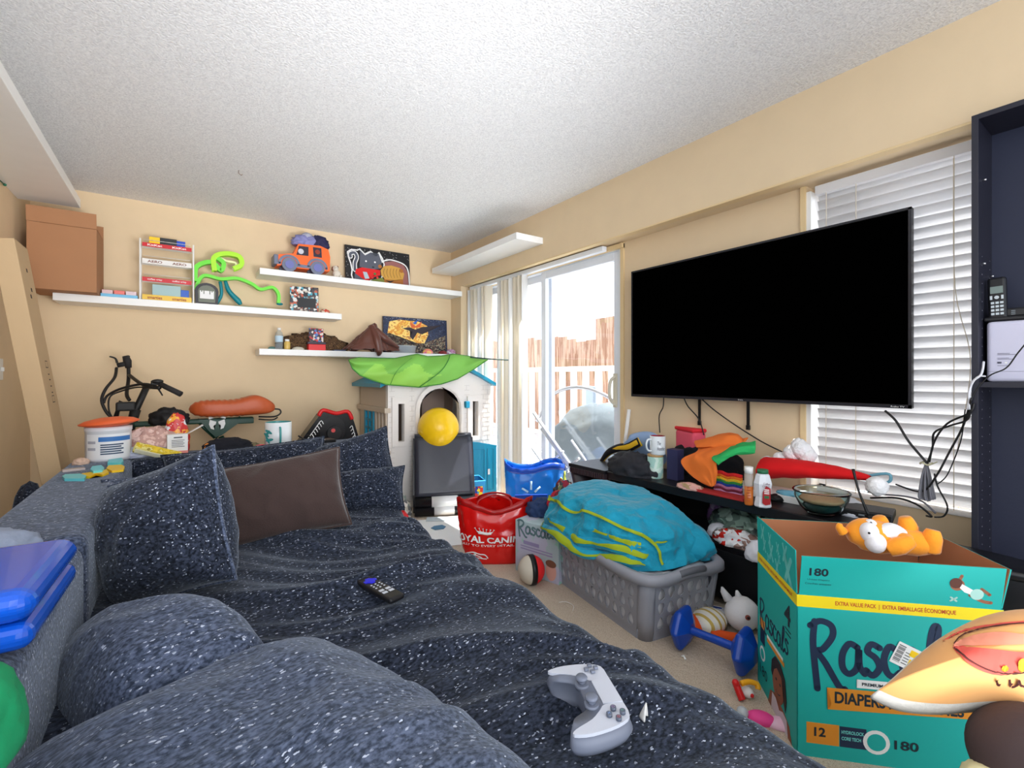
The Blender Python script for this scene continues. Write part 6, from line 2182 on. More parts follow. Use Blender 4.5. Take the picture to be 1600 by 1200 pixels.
MB(PAPER).text(f, 'TCL', 0.0, 0.004, 0.03, 0.006).text(f, 'Roku TV', 0.66, 0.004, 0.045, 0.006).build('lettering', t)
MB(BLACK).box(0.06, -0.30, 0.12, 0.085, 0.30, 0.40, 0.004).build('wall_bracket', t)
for yy in (-0.02, 0.27):
    MB(BLACK).box(0.062, yy - 0.008, -0.13, 0.066, yy + 0.008, 0.2).box(0.058, yy - 0.01, -0.155, 0.07, yy + 0.01, -0.13, 0.002).build('strap', t)

CB = mat('cable_dark', (26, 26, 28), 0.5)


def cable(label, pts, r=0.0035, m=CB, name='power_cable', grp=None):
    pts = [V(q) for q in pts]
    return tag(MB(m).tube([q - pts[0] for q in pts], r, 7, smooth_pts=6).build(name, loc=tuple(pts[0])), label, 'cable', grp)


A_ = lambda px, py, xx=2.47: at(px, py, X=xx)
cable('thin black cable hanging at the left below the television', [A_(1037, 620), A_(1036, 636), A_(1030, 650), A_(1031, 676)])
cable('thin black cable curving down below the television, second from its left end', [A_(1068, 620), A_(1075, 635), A_(1092, 655), A_(1100, 680)])
cable('black cable running from under the television down to the santa hat', [A_(1095, 622), A_(1115, 640), A_(1150, 665), A_(1190, 690), A_(1222, 706)])
cable('thick black cable slanting from the television corner to the coiled bundle', [A_(1383, 642, 2.40), A_(1400, 658, 2.38), A_(1420, 690, 2.37), A_(1449, 724, 2.36)], 0.0045)
# bundle of grey cable tied
t = thing('cable_bundle', 'tied hank of grey cable hanging in front of the window blinds', 'cable', tuple(A_(1447, 724, 2.36)))
o0 = A_(1447, 724, 2.36)
gm = mat('grey_cable', (112, 112, 120), 0.5)
b = MB(gm)
for k in range(9):
    dx = (k - 4)
    b.tube([V((0.004 * (k % 3), 0, 0)), A_(1447 + dx * 1.6, 745, 2.35 + 0.008 * (k % 3)) - o0, A_(1448 + dx * 3.0, 775, 2.34 + 0.008 * (k % 3)) - o0, A_(1450 + dx * 2.6, 783 - abs(dx), 2.34) - o0], 0.0038, 6, smooth_pts=4)
b.build('hank', t)
MB(mat('twist_tie', (200, 195, 160), 0.5)).tube([(0.018 * math.cos(q), 0.018 * math.sin(q), 0.004 * math.sin(3 * q)) for q in [2 * PI * k / 16 for k in range(17)]], 0.003, 6, cap=False).tube([(0, -0.018, 0), (-0.01, -0.035, 0.012)], 0.002, 5).build('tie', t)
cable('black cable from the bundle up in an arc to the bookcase edge', [A_(1452, 722, 2.36), A_(1460, 690, 2.34), A_(1480, 662, 2.31), A_(1515, 645, 2.27), A_(1522, 630, 2.27)])
cable('black cable from the bookcase edge looping down beside the bundle', [A_(1518, 622, 2.26), A_(1505, 665, 2.30), A_(1484, 705, 2.32), A_(1462, 745, 2.33), A_(1440, 768, 2.36), A_(1400, 757, 2.42)])
cable('second black cable crossing the blinds to the bookcase edge', [A_(1449, 724, 2.36), A_(1457, 700, 2.35), A_(1460, 676, 2.34), A_(1485, 665, 2.32), A_(1512, 655, 2.28), A_(1517, 630, 2.27)])
cable('thin grey cable wandering down the blinds right of the bundle', [A_(1508, 640, 2.28), A_(1502, 685, 2.32), A_(1490, 720, 2.36), A_(1478, 745, 2.36), A_(1464, 757, 2.36)], 0.002)
cable('black cable loop below the bundle reaching the console', [A_(1460, 740, 2.36), A_(1465, 760, 2.36), A_(1480, 790, 2.36), A_(1475, 806, 2.36), A_(1460, 808, 2.36)], 0.003)
cable('black cable coil behind the set-top box', [A_(1360, 778, 2.40), A_(1400, 778, 2.38), A_(1432, 788, 2.36), A_(1455, 806, 2.34), A_(1448, 806, 2.40)], 0.004)
cable('grey cable coil right of the set-top box', [A_(1365, 772, 2.42), A_(1410, 775, 2.40), A_(1440, 783, 2.38), A_(1462, 802, 2.36)], 0.0035, gm)

# white leaning bar and rails by the door
t = tag(MB(WHITE).cyl(V((0, 0, 0)), A_(983, 640, 2.44) - A_(970, 745, 2.44), 0.012, n=10).build('white_pole', loc=tuple(A_(970, 745, 2.44))), 'white pole leaning below the left edge of the television', 'pole')
t = thing('baby_gate', 'white folding gate frame leaning against the patio door', 'gate', (0, 0, 0))
GW = mat('gate_white', (232, 236, 242), 0.35)
X_ = 2.40
gb = MB(GW)
for (p0, p1, r_) in (((834, 645), (900, 740), 0.014), ((846, 670), (915, 765), 0.012), ((832, 700), (868, 752), 0.012)):
    a_, b_ = at(*p0, X=X_), at(*p1, X=X_)
    gb.cyl(a_, b_, r_, n=10)
gb.build('rail', t)
gb = MB(GW)
for (p0, p1) in (((893, 688), (915, 720)), ((866, 690), (888, 738)), ((880, 705), (860, 722)), ((905, 716), (880, 738))):
    gb.cyl(at(*p0, X=X_), at(*p1, X=X_), 0.009, n=8)
gb.build('bar', t)

# ================================================================ round black table
pt = con(1500, 840, 0.5)
t = thing('side_table', 'black oval-topped side table at the foot of the bookcase', 'table', (2.172, 0.45, 0))
zt_ = 0.50
MB(mat('table_black', (24, 24, 28), 0.35)).lathe([(0, zt_ - 0.03), (0.24, zt_ - 0.03), (0.255, zt_ - 0.015), (0.25, zt_ - 0.002), (0.24, zt_), (0, zt_)], n=56, sx=0.40, sy=1.05).build('top', t)
MB(mat('table_black', (24, 24, 28), 0.35)).lathe([(0, 0), (0.235, 0), (0.235, zt_ - 0.03)], n=48, sx=0.40, sy=1.05).build('drum', t)

# ================================================================ bookcase
BK_ = mat('black_brown_wood', (34, 34, 46), 0.45, bump=0.05, bscale=60)
BKB = mat('bookcase_back', (38, 42, 62), 0.6, bump=0.05, bscale=80)
t = thing('bookcase', 'tall black-brown bookcase standing at the right end of the window', 'bookcase', (2.28, 0.43, 0))
Dp = 0.204
Wk = 0.80
HK = 2.018
MB(BK_).box(0, -0.018, 0, Dp, 0.0, HK, 0.001).build('side_panel', t)
MB(BK_).box(0, -Wk, 0, Dp, -Wk + 0.018, HK, 0.001).build('side_panel', t)
MB(BK_).box(0, -Wk + 0.018, HK - 0.018, Dp, -0.018, HK).build('top_panel', t)
MB(BKB).box(Dp - 0.006, -Wk + 0.018, 0, Dp - 0.001, -0.018, HK - 0.018).build('back_panel', t)
for z in (0.06, 1.08):
    MB(BK_).box(0.004, -Wk + 0.018, z - 0.018, Dp - 0.006, -0.018, z).build('shelf', t)
b = MB(mat('pin_hole', (120, 120, 130), 0.5))
f = Fr((0, -0.0185, 0), (1, 0, 0), (0, 0, 1))
for k in range(44):
    z = 0.15 + k * 0.032
    if 1.05 < z < 1.12:
        continue
    for x in (0.05, Dp - 0.04):
        b.disc(f, x, z, 0.0022, 0, 0.0006, 8)
b.build('pin_holes', t)
for (x, z) in ((0.06, 1.80), (0.05, 1.50), (Dp - 0.03, 1.47)):
    MB(STEEL).cyl((x, -0.018, z), (x, -0.028, z), 0.004, n=10).build('peg', t)
# modem and phone
def bc(px, py, xx):
    return at(px, py, X=xx)


xm = 2.33
m0 = bc(1541, 588, xm)
t = thing('modem', 'white upright modem standing on the bookcase shelf', 'modem', (2.40, 0.245, 1.0805))
MW = mat('modem_white', (205, 203, 222), 0.4)
yA, yB2 = bc(1541, 588, 2.33).y - 0.245, 0.10 - 0.245
zm = bc(1545, 503, 2.33).z - 1.0805
MB(MW).box(-0.07, yB2, 0, 0.06, yA, zm, 0.012, seg=4).build('body', t)
f = Fr((-0.0705, yA, 0), (0, -1, 0), (0, 0, 1))
g = MB(mat('modem_line', (150, 148, 165), 0.5)).rect(f, 0.004, 0.036, yA - yB2 - 0.004, 0.0372, 0, 0.0004)
g.m(mat('modem_ink', (110, 108, 125), 0.5))
for z, w_ in ((0.098, 0.03), (0.094, 0.045), (0.082, 0.028), (0.078, 0.04), (0.056, 0.03)):
    g.rect(f, 0.028, z, 0.028 + w_, z + 0.0014, 0, 0.0006)
g.m(mat('modem_square', (70, 70, 85), 0.5)).rect(f, 0.028, 0.064, 0.038, 0.070, 0, 0.0008).m(PAPER).rect(f, 0.046, 0.064, 0.052, 0.069, 0, 0.0008)
g.build('label_print', t)
zph = 1.0805 + zm
t = thing('cordless_phone', 'black cordless phone with pale keys in its base on top of the modem', 'phone', (2.385, 0.235, zph + 0.0005))
PHB = mat('phone_black', (22, 22, 26), 0.35)
ya = bc(1537, 500, 2.34).y - 0.235
yb = 0.09 - 0.235
ba = MB(PHB).box(-0.05, yb, 0, 0.05, ya, 0.016, 0.005).box(-0.03, yb, 0.014, 0.05, -0.035 + ya, 0.045, 0.006)
ba.build('base', t)
f = Fr((-0.0305, ya - 0.036, 0.014), (0, -1, 0), (0, 0, 1))
MB(mat('key_grey', (150, 160, 165), 0.5)).rect(f, 0.006, 0.006, 0.02, 0.009).rect(f, 0.006, 0.015, 0.014, 0.018).rect(f, 0.03, 0.008, 0.04, 0.010).rect(f, 0.03, 0.014, 0.04, 0.016).rect(f, 0.03, 0.020, 0.04, 0.022).build('base_keys', t)
zh = bc(1556, 434, 2.34).z - zph
hs = MB(PHB)
hs.box(-0.012, -0.024, 0.0, 0.012, 0.024, zh, 0.009, seg=3)
hso = hs.build('handset', t, loc=(-0.030, ya - 0.034, 0.004), rot=(R(-2), R(5), 0))
f = Fr((-0.0125, 0.020, 0), (0, -1, 0), (0, 0, 1))
g = MB(mat('lcd_grey', (120, 135, 130), 0.3)).rect(f, 0.004, zh * 0.62, 0.036, zh * 0.78, 0, 0.0006)
g.build('display', hso)
g = MB(mat('key_pale', (200, 208, 212), 0.5))
for i in range(4):
    for j in range(3):
        g.rect(f, 0.005 + 0.0115 * j, zh * (0.12 + 0.085 * i), 0.0135 + 0.0115 * j, zh * (0.17 + 0.085 * i), 0, 0.001)
g.rect(f, 0.003, zh * 0.48, 0.009, zh * 0.57, 0, 0.001).rect(f, 0.031, zh * 0.48, 0.037, zh * 0.57, 0, 0.001).disc(f, 0.02, zh * 0.525, 0.006, 0, 0.001)
g.build('key', hso)
cable('black cable looping in front of the modem', [bc(1608, 530, 2.26), bc(1590, 552, 2.27), bc(1572, 575, 2.275), bc(1545, 588, 2.275), bc(1522, 615, 2.275), bc(1514, 640, 2.275)], 0.0022)
cable('white cable from the modem over the bookcase edge', [bc(1537, 565, 2.29), bc(1533, 585, 2.275), bc(1518, 600, 2.27), bc(1512, 640, 2.27)], 0.0035, mat('white_cable', (215, 215, 220), 0.5))
cable('second white cable dropping along the bookcase edge', [bc(1540, 588, 2.285), bc(1526, 590, 2.272), bc(1514, 612, 2.268), bc(1515, 640, 2.268)], 0.0028, mat('white_cable', (215, 215, 220), 0.5))
# ================================================================ big diaper box
e1 = V((0.701, -0.713, 0))
e2 = V((0.713, 0.701, 0))
pc0 = V((1.463, 0.645, 0))
Wd, Dd, Hd = 0.512, 0.344, 0.468
t = thing('diaper_box', 'large open teal diaper box with a yellow band standing at the right front', 'box', tuple(pc0), math.atan2(e1.y, e1.x))
# local x along the front, local y into depth, front faces -y
TEALC = mat('teal_carton_print', (14, 172, 164), 0.6, bump=0.03)
YELC = mat('yellow_carton_print', (240, 214, 8), 0.6)
KRAFT = mat('kraft_inside', (172, 112, 76), 0.85)


def carton_wall(nm, fr_, w_, h_):
    b = MB(TEALC)
    b.rect(fr_, 0, 0, w_, h_, -0.003, 0.003)
    b.m(KRAFT).rect(fr_, 0.001, 0, w_ - 0.001, h_, -0.0045, 0.0014)
    o = b.build(nm, t)
    MB(YELC).rect(fr_, 0, h_ - 0.036, w_, h_ - 0.002, 0.0, 0.0004).build('yellow_band', o)
    return o


FF = Fr((0, 0, 0), (1, 0, 0), (0, 0, 1))
FL = Fr((0, Dd, 0), (0, -1, 0), (0, 0, 1))
FR_ = Fr((Wd, 0, 0), (0, 1, 0), (0, 0, 1))
FB = Fr((Wd, Dd, 0), (-1, 0, 0), (0, 0, 1))
wf = carton_wall('front_panel', FF, Wd, Hd)
wl = carton_wall('left_panel', FL, Dd, Hd)
carton_wall('right_panel', FR_, Dd, Hd)
carton_wall('back_panel', FB, Wd, Hd)
MB(KRAFT).box(0.004, 0.004, 0.0, Wd - 0.004, Dd - 0.004, 0.004).build('bottom', t)


def flap(fr_, w_, h_, lean, x_in=0.004):
    f2 = Fr(fr_.p(0, Hd), fr_.r, (fr_.u + fr_.n * lean))
    b = MB(TEALC).rect(f2, x_in, 0, w_ - x_in, h_, -0.003, 0.003)
    b.m(KRAFT).rect(f2, x_in + 0.001, 0, w_ - x_in - 0.001, h_, -0.0045, 0.0014)
    return b.build('flap', t), f2


ff, F2 = flap(FF, Wd, 0.118, 0.16, 0.006)
lf_, L2 = flap(FL, Dd, 0.125, 0.03)
flap(FR_, Dd, 0.11, 0.2)
bf_, B2 = flap(FB, Wd, 0.12, -0.06)
INK = mat('black_ink', (22, 40, 50), 0.6)
MB(INK).text(F2, '180', 0.028, 0.060, 0.05, 0.024, bold=0.03).text(F2, 'Unisex Diapers', 0.024, 0.045, 0.058, 0.006).text(F2, 'Couches unisexes', 0.019, 0.033, 0.068, 0.006).build('lettering', ff)
g = MB(mat('printed_skin', (150, 95, 70), 0.7))
bxx, byy = 0.385, 0.055
g.disc(F2, bxx + 0.012, byy + 0.008, 0.017, 0, 0.0006).stroke(F2, [(bxx + 0.015, byy + 0.02), (bxx + 0.02, byy + 0.035)], 0.008, 0, 0.0005, 0).stroke(F2, [(bxx + 0.045, byy - 0.02), (bxx + 0.075, byy - 0.035), (bxx + 0.095, byy - 0.038)], 0.009, 0, 0.0005).stroke(F2, [(bxx + 0.07, byy), (bxx + 0.09, byy - 0.015)], 0.008, 0, 0.0005, 0)
g.m(mat('printed_hair', (90, 50, 40), 0.7)).disc(F2, bxx + 0.008, byy + 0.013, 0.015, 0.0007, 0.0004)
g.m(PAPER).poly(F2, [(bxx + 0.022, byy + 0.012), (bxx + 0.05, byy - 0.004), (bxx + 0.052, byy - 0.02), (bxx + 0.03, byy - 0.012), (bxx + 0.018, byy)], 0.0007, 0.0004)
g.m(mat('printed_mint', (170, 215, 205), 0.7)).disc(F2, bxx + 0.06, byy - 0.016, 0.016, 0.0008, 0.0004).stroke(F2, [(bxx + 0.0, byy - 0.03), (bxx + 0.014, byy - 0.04)], 0.005, 0.0005, 0.0003, 0).stroke(F2, [(bxx + 0.014, byy - 0.03), (bxx + 0.0, byy - 0.04)], 0.005, 0.0005, 0.0003, 0)
g.build('printed_picture', ff)
REDI = mat('red_ink', (190, 60, 30), 0.6)
MB(REDI).text(FF, 'EXTRA VALUE PACK  |  EXTRA EMBALLAGE ÉCONOMIQUE', 0.10, Hd - 0.028, 0.30, 0.018, 0.0005, bold=0.02).build('lettering', wf)
MB(REDI).text(FL, 'EXTRA VALUE PACK | EXTRA EMBALLAGE ÉCONOMIQUE', 0.02, Hd - 0.026, 0.29, 0.014, 0.0005, bold=0.02).build('lettering', wl)
rascals(FF, 0.035, 0.195, 0.375, 0.215, NAVY, wf, wk=0.082)
g = MB(PAPER).poly(FF, [(0.155, 0.214), (0.16, 0.232), (0.155, 0.238), (0.37, 0.242), (0.37, 0.218)], 0.0012, 0.0004)
g.m(mat('mustard_carton', (222, 142, 38), 0.6)).poly(FF, [(0.08, 0.144), (0.09, 0.16), (0.083, 0.19), (0.078, 0.206), (0.45, 0.216), (0.45, 0.162)], 0.0018, 0.0004)
g.build('printed_band', wf)
MB(INK).text(FF, 'PREMIUM / QUALITÉ SUPÉRIEURE', 0.168, 0.220, 0.19, 0.013, 0.0017, bold=0.03).text(FF, 'DIAPERS / COUCHES', 0.098, 0.164, 0.32, 0.034, 0.0023, bold=0.03).build('lettering', wf)
g = MB(mat('mustard_carton', (222, 142, 38), 0.6)).rect(FF, 0.025, 0.04, 0.11, 0.10, 0, 0.0006)
g.m(NAVY).rect(FF, 0.112, 0.04, 0.18, 0.098, 0, 0.0006)
g.m(PAPER).disc(FF, 0.205, 0.065, 0.034, 0.0007, 0.0004)
g.m(mat('teal_carton_print', (14, 172, 164), 0.6)).disc(FF, 0.205, 0.065, 0.024, 0.0012, 0.0004)
g.build('printed_badge', wf)
MB(INK).text(FF, '12', 0.045, 0.062, 0.03, 0.026, 0.0008, bold=0.03).text(FF, '180', 0.25, 0.052, 0.06, 0.026, 0.0008, bold=0.02).build('lettering', wf)
MB(mat('teal_light_ink', (120, 215, 210), 0.6)).text(FF, 'HYDROLOCK', 0.116, 0.078, 0.058, 0.010, 0.0008, bold=0.03).text(FF, 'CORE TECH', 0.116, 0.060, 0.05, 0.010, 0.0008, bold=0.03).build('lettering', wf)
# bar code sticker, tilted
ca, sa = math.cos(R(-24)), math.sin(R(-24))
FS = Fr(FF.p(0.236, 0.300, 0.002), (ca, 0, sa), (-sa, 0, ca))
g = MB(PAPER).rect(FS, 0, 0, 0.062, 0.064, 0, 0.0006)
g.m(YEL).rect(FS, 0.042, 0.004, 0.060, 0.03, 0.0007, 0.0003).rect(FS, 0.036, 0.038, 0.056, 0.056, 0.0007, 0.0003)
g.m(BLACK)
for k in range(14):
    g.rect(FS, 0.004, 0.008 + 0.0036 * k, 0.022, 0.008 + 0.0036 * k + (0.0022 if k % 3 else 0.0012), 0.0007, 0.0003)
for k in range(5):
    g.rect(FS, 0.026, 0.010 + 0.008 * k, 0.040, 0.012 + 0.008 * k, 0.0007, 0.0003)
g.build('sticker', wf)
# left panel print
rascals(FL, 0.025, 0.205, 0.26, 0.115, NAVY, wl, wk=0.07)
MB(INK).text(FL, '4', 0.25, 0.34, 0.05, 0.066, 0.0006, bold=0.02).rect(FL, 0.255, 0.325, 0.30, 0.328).rect(FL, 0.26, 0.312, 0.30, 0.315).build('lettering', wl)
MB(INK).text(FL, '180', 0.03, 0.05, 0.07, 0.035, 0.0006).build('lettering', wl)
g = MB(mat('mustard_carton', (222, 142, 38), 0.6)).rect(FL, 0.10, 0.195, 0.25, 0.208, 0.001, 0.0004).rect(FL, 0.025, 0.215, 0.075, 0.245, 0, 0.0006)
g.m(NAVY).rect(FL, 0.03, 0.16, 0.075, 0.213, 0, 0.0006).m(PAPER).rect(FL, 0.10, 0.209, 0.24, 0.218, 0.001, 0.0004).disc(FL, 0.052, 0.125, 0.025, 0, 0.0006)
g.m(mat('teal_carton_print', (14, 172, 164), 0.6)).disc(FL, 0.052, 0.125, 0.017, 0.0007, 0.0003)
g.m(mat('printed_child', (142, 86, 62), 0.7)).disc(FL, 0.20, 0.115, 0.05, 0.0008, 0.0004, ry=0.062).poly(FL, [(0.11, 0.0), (0.13, 0.05), (0.17, 0.065), (0.25, 0.055), (0.29, 0.04), (0.31, 0.0)], 0.0008, 0.0004)
g.m(mat('printed_dark_hair', (36, 28, 28), 0.7)).poly(FL, [(0.14, 0.12), (0.145, 0.16), (0.175, 0.188), (0.22, 0.188), (0.258, 0.16), (0.27, 0.10), (0.26, 0.06), (0.248, 0.08), (0.25, 0.115), (0.23, 0.15), (0.19, 0.158), (0.165, 0.14), (0.152, 0.11)], 0.0013, 0.0004)
g.m(mat('printed_vest', (205, 195, 205), 0.7)).poly(FL, [(0.14, 0.0), (0.15, 0.055), (0.18, 0.055), (0.21, 0.035), (0.24, 0.05), (0.27, 0.045), (0.28, 0.0)], 0.0013, 0.0004)
g.m(INK).disc(FL, 0.185, 0.12, 0.006, 0.0014, 0.0003, ry=0.004).disc(FL, 0.218, 0.12, 0.006, 0.0014, 0.0003, ry=0.004).stroke(FL, [(0.185, 0.085), (0.2, 0.08), (0.218, 0.087)], 0.003, 0.0014, 0.0003)
g.build('printed_picture', wl)
g = MB(mat('pale_teal_ink', (110, 205, 198), 0.6))
rr = random.Random(2)
for (x, z, s) in ((0.06, 0.085, 0.022), (0.13, 0.085, 0.016), (0.20, 0.08, 0.014), (0.075, 0.045, 0.018), (0.14, 0.045, 0.024), (0.21, 0.05, 0.012), (0.26, 0.085, 0.024), (0.28, 0.04, 0.04), (0.11, 0.015, 0.012), (0.19, 0.015, 0.02)):
    g.stroke(L2, [(x - s * 0.6, z - s), (x + s * 0.6, z + s)], s * 0.45, 0, 0.0004, 0).stroke(L2, [(x + s * 0.6, z - s), (x - s * 0.6, z + s)], s * 0.45, 0, 0.00045, 0)
g.build('cross_pattern', lf_)
OB = V(t.location)


def inbox(x, y, z):
    return OB + e1 * x + e2 * y + V((0, 0, z))


# plush fox and fillers in the box
cloth('packing_bag', 'mint and white plastic diaper pack under the fox in the teal box', 'bag', patch_mat('mint_pack', [(215, 235, 235), (190, 225, 228), (230, 240, 240)], 12, 0.4, kind='noise'), tuple(inbox(0.25, 0.15, 0.30)), (0.13, 0.12, 0.15), 81, 0.06, 1.8, rz=-0.7)
tag(MB(KRAFT).box(0, 0, 0, 0.44, 0.28, 0.30, 0.01).build('inner_carton', loc=tuple(inbox(0.03, 0.03, 0.006)), rot=(0, 0, math.atan2(e1.y, e1.x))), 'brown inner carton filling the lower part of the teal box', 'box')
OR2 = mat('orange_plush', (250, 158, 40), 0.95, sheen=0.4, bump=0.2, bscale=80)
WH2 = mat('white_plush', (236, 234, 236), 0.95, sheen=0.4, bump=0.2, bscale=80)
fx = inbox(0.30, 0.20, 0.0)


def FX(px, py, depth=0.0):
    # places on an upright plane through the box parallel to its front
    d = at(px, py, Z=5) - V((0, 0, HC))
    d = V((S35 + (px - 800) / FPX * C35, C35 - (px - 800) / FPX * S35, (588 - py) / FPX))
    o = inbox(0, 0.17 + depth, 0)
    k = (o - V((0, 0, HC))).dot(e2) / d.dot(e2)
    return V((0, 0, HC)) + d * k


base = FX(1400, 860)
t = thing('plush_fox', 'orange and white plush fox lying on its back on top of the teal box', 'plush toy', tuple(base))


def L_(px, py, dp=0.0):
    return FX(px, py, dp) - base


b = MB(OR2)
b.tube([L_(1325, 836), L_(1345, 834), L_(1375, 840), L_(1400, 845), L_(1430, 848), L_(1455, 850)], [0.02, 0.048, 0.05, 0.038, 0.04, 0.028], 18, smooth_pts=5)
b.tube([L_(1395, 850, -0.03), L_(1415, 846, -0.05), L_(1425, 848, -0.06)], [0.02, 0.026, 0.016], 12, smooth_pts=4)
b.build('body', t)
MB(OR2).tube([L_(1318, 832), L_(1312, 824), L_(1313, 818)], [0.016, 0.012, 0.006], 10, smooth_pts=4).build('ear', t)
MB(OR2).tube([L_(1340, 822, 0.03), L_(1350, 816, 0.03), L_(1358, 814, 0.03)], [0.02, 0.014, 0.008], 10, smooth_pts=4).build('ear', t)
for pts in (([L_(1368, 828, 0.03), L_(1374, 815, 0.04), L_(1372, 808, 0.04)]), ([L_(1418, 840, 0.02), L_(1418, 822, 0.02), L_(1414, 808, 0.02)]), ([L_(1452, 858, -0.01), L_(1456, 840, -0.02), L_(1458, 828, -0.02)])):
    MB(OR2).tube(pts, [0.028, 0.026, 0.016], 12, smooth_pts=5).build('leg', t)
MB(OR2).tube([L_(1388, 858, -0.05), L_(1405, 853, -0.06), L_(1424, 844, -0.06)], [0.022, 0.026, 0.018], 12, smooth_pts=5).build('arm', t)
MB(WH2).ball(L_(1358, 832, -0.035), 0.026, 3, (1, 1, 1.2)).ball(L_(1368, 848, -0.045), 0.028, 3, (1.1, 1, 1.1)).ball(L_(1360, 820, -0.01), 0.018, 3).build('face', t)
MB(WH2).tube([L_(1372, 836, -0.02), L_(1392, 832, -0.02), L_(1410, 838, -0.02)], [0.024, 0.03, 0.022], 12, smooth_pts=5).build('belly', t)
MB(BLACK).ball(L_(1358, 833, -0.066), 0.0035, 2).ball(L_(1361, 817, -0.034), 0.0035, 2).build('eye', t)

# ================================================================ floor between sofa and console
t = thing('dumbbell', 'blue vinyl dumbbell lying on the carpet before the teal box', 'dumbbell', (0, 0, 0))
DB = mat('blue_vinyl', (12, 70, 175), 0.35, coat=0.15)
h1c, h2c = V((1.66, 1.16, 0.085)), V((1.70, 0.935, 0.085))
ax = (h2c - h1c).normalized()


def dhead(c, ax, s):
    b = MB(DB)
    side = ax.cross(UP).normalized()
    M = Matrix(((side.x, 0, ax.x * s, c.x), (side.y, 0, ax.y * s, c.y), (side.z, 1, ax.z * s, c.z), (0, 0, 0, 1)))
    b.lathe([(0, -0.035), (0.03, -0.035), (0.085, -0.010), (0.088, 0.0), (0.088, 0.008), (0.080, 0.018), (0.035, 0.045), (0, 0.045)], n=6, M=M)
    for f_ in b.bm.faces:
        f_.smooth = False
    bmesh.ops.recalc_face_normals(b.bm, faces=b.bm.faces)
    return b.build('weight_head', t, bev=0.006)


dhead(h1c, ax, -1)
dhead(h2c, ax, 1)
MB(DB).tube([h1c, h1c + ax * 0.03, (h1c + h2c) / 2, h2c - ax * 0.03, h2c], [0.030, 0.016, 0.0155, 0.016, 0.030], 16, smooth_pts=4).build('handle', t)
# soda bottle
ps = at(1122, 965, Z=0.03)
t = thing('soda_bottle', 'empty clear soda bottle with a silver label lying behind the dumbbell', 'bottle', (ps.x + 0.03, ps.y, 0.033), rot=(0, R(90), R(-62)))
MB(PET).lathe([(0, -0.09), (0.028, -0.09), (0.032, -0.08), (0.032, 0.02), (0.028, 0.05), (0.012, 0.085), (0.012, 0.10)], n=24).build('body', t)
MB(patch_mat('silver_label', [(180, 185, 195), (205, 208, 215), (150, 158, 172)], 20, 0.25, kind='noise')).lathe([(0.0328, -0.05), (0.0328, 0.012)], n=24).build('bottle_label', t)
g = MB(RED)
for k, m_ in enumerate((RED, PAPER, mat('cola_blue', (20, 50, 140), 0.5))):
    g.m(m_)
    g.grid(lambda u, v: (0.0335 * math.cos(2.6 + k * 0.3 + 0.3 * u), 0.0335 * math.sin(2.6 + k * 0.3 + 0.3 * u), -0.035 + 0.035 * v), 4, 1)
g.build('logo', t)
# white unicorn-like plush
pu = at(1160, 1000, Z=0.0)
t = thing('plush_pony', 'white plush toy with an orange and gold body lying behind the blue dumbbell', 'plush toy', (pu.x + 0.02, pu.y + 0.06, 0))
b = MB(WH2).ball((0.05, -0.02, 0.075), 0.068, 3, (1.1, 1, 1.0), seed=2, amp=0.03).ball((0.10, -0.07, 0.06), 0.045, 3)
b.tube([(0.03, 0.03, 0.12), (0.02, 0.05, 0.155), (0.02, 0.055, 0.17)], [0.02, 0.012, 0.004], 8)
b.tube([(0.06, 0.0, 0.13), (0.06, 0.01, 0.16)], [0.018, 0.005], 8)
b.build('head', t)
MB(mat('brown_eye', (130, 60, 50), 0.3)).ball((-0.005, -0.075, 0.095), 0.011, 2).m(BLACK).ball((-0.010, -0.079, 0.097), 0.006, 2).build('eye', t)
MB(patch_mat('gold_swirl', [(245, 240, 225), (205, 175, 90), (240, 236, 230)], 9, 0.8, kind='wave')).ball((-0.07, 0.06, 0.045), 0.062, 3, (1.3, 1.1, 0.8)).build('body', t)
MB(mat('orange_cloth', (240, 90, 30), 0.85)).ball((-0.13, 0.09, 0.035), 0.05, 3, (1.1, 1, 0.75)).tube([(-0.12, 0.02, 0.02), (-0.06, -0.05, 0.018), (-0.03, -0.06, 0.018)], [0.022, 0.02, 0.012], 8).build('trousers', t)
# orange & red toy in front
pk_ = at(1170, 1095, Z=0)
t = thing('plastic_toy', 'small red, yellow and white plastic toy on the carpet near the teal box', 'toy', tuple(pk_ + V((0, 0.02, 0))))
MB(RED).tube([(-0.015, 0.02, 0.05), (-0.02, 0.0, 0.02), (-0.022, -0.01, 0.006)], 0.012, 8, smooth_pts=4).ball((-0.02, 0.015, 0.05), 0.012, 2).build('arm', t)
MB(mat('amber_plastic', (245, 175, 30), 0.4)).tube([(-0.012, 0.0, 0.052), (0.015, -0.012, 0.055), (0.035, -0.03, 0.048), (0.03, -0.035, 0.035)], 0.009, 8, smooth_pts=4).build('ring', t)
MB(PAPER).ball((0.01, -0.01, 0.02), 0.018, 2, (1, 1.2, 1)).m(RED).ball((0.005, -0.028, 0.02), 0.007, 2).build('body', t)
pm2 = at(1160, 1122, Z=0)
t = thing('grey_ball_toy', 'small grey and clear rattle on the carpet at the sofa edge', 'toy', tuple(pm2 + V((0, 0, 0.018))))
MB(mat('light_grey_plastic', (190, 195, 200), 0.4)).ball((0, 0, 0), 0.018, 3).tube([(-0.01, 0, 0), (-0.06, 0.01, -0.005)], 0.010, 8).build('body', t)
pp2 = at(1200, 1130, Z=0)
t = thing('toy_slipper', 'pink and white child shoe on the carpet before the teal box', 'shoe', tuple(pp2), R(-55))
MB(mat('hot_pink', (240, 70, 150), 0.6)).ball((-0.02, 0, 0.01), 0.03, 3, (1.4, 0.9, 0.7)).build('upper', t)
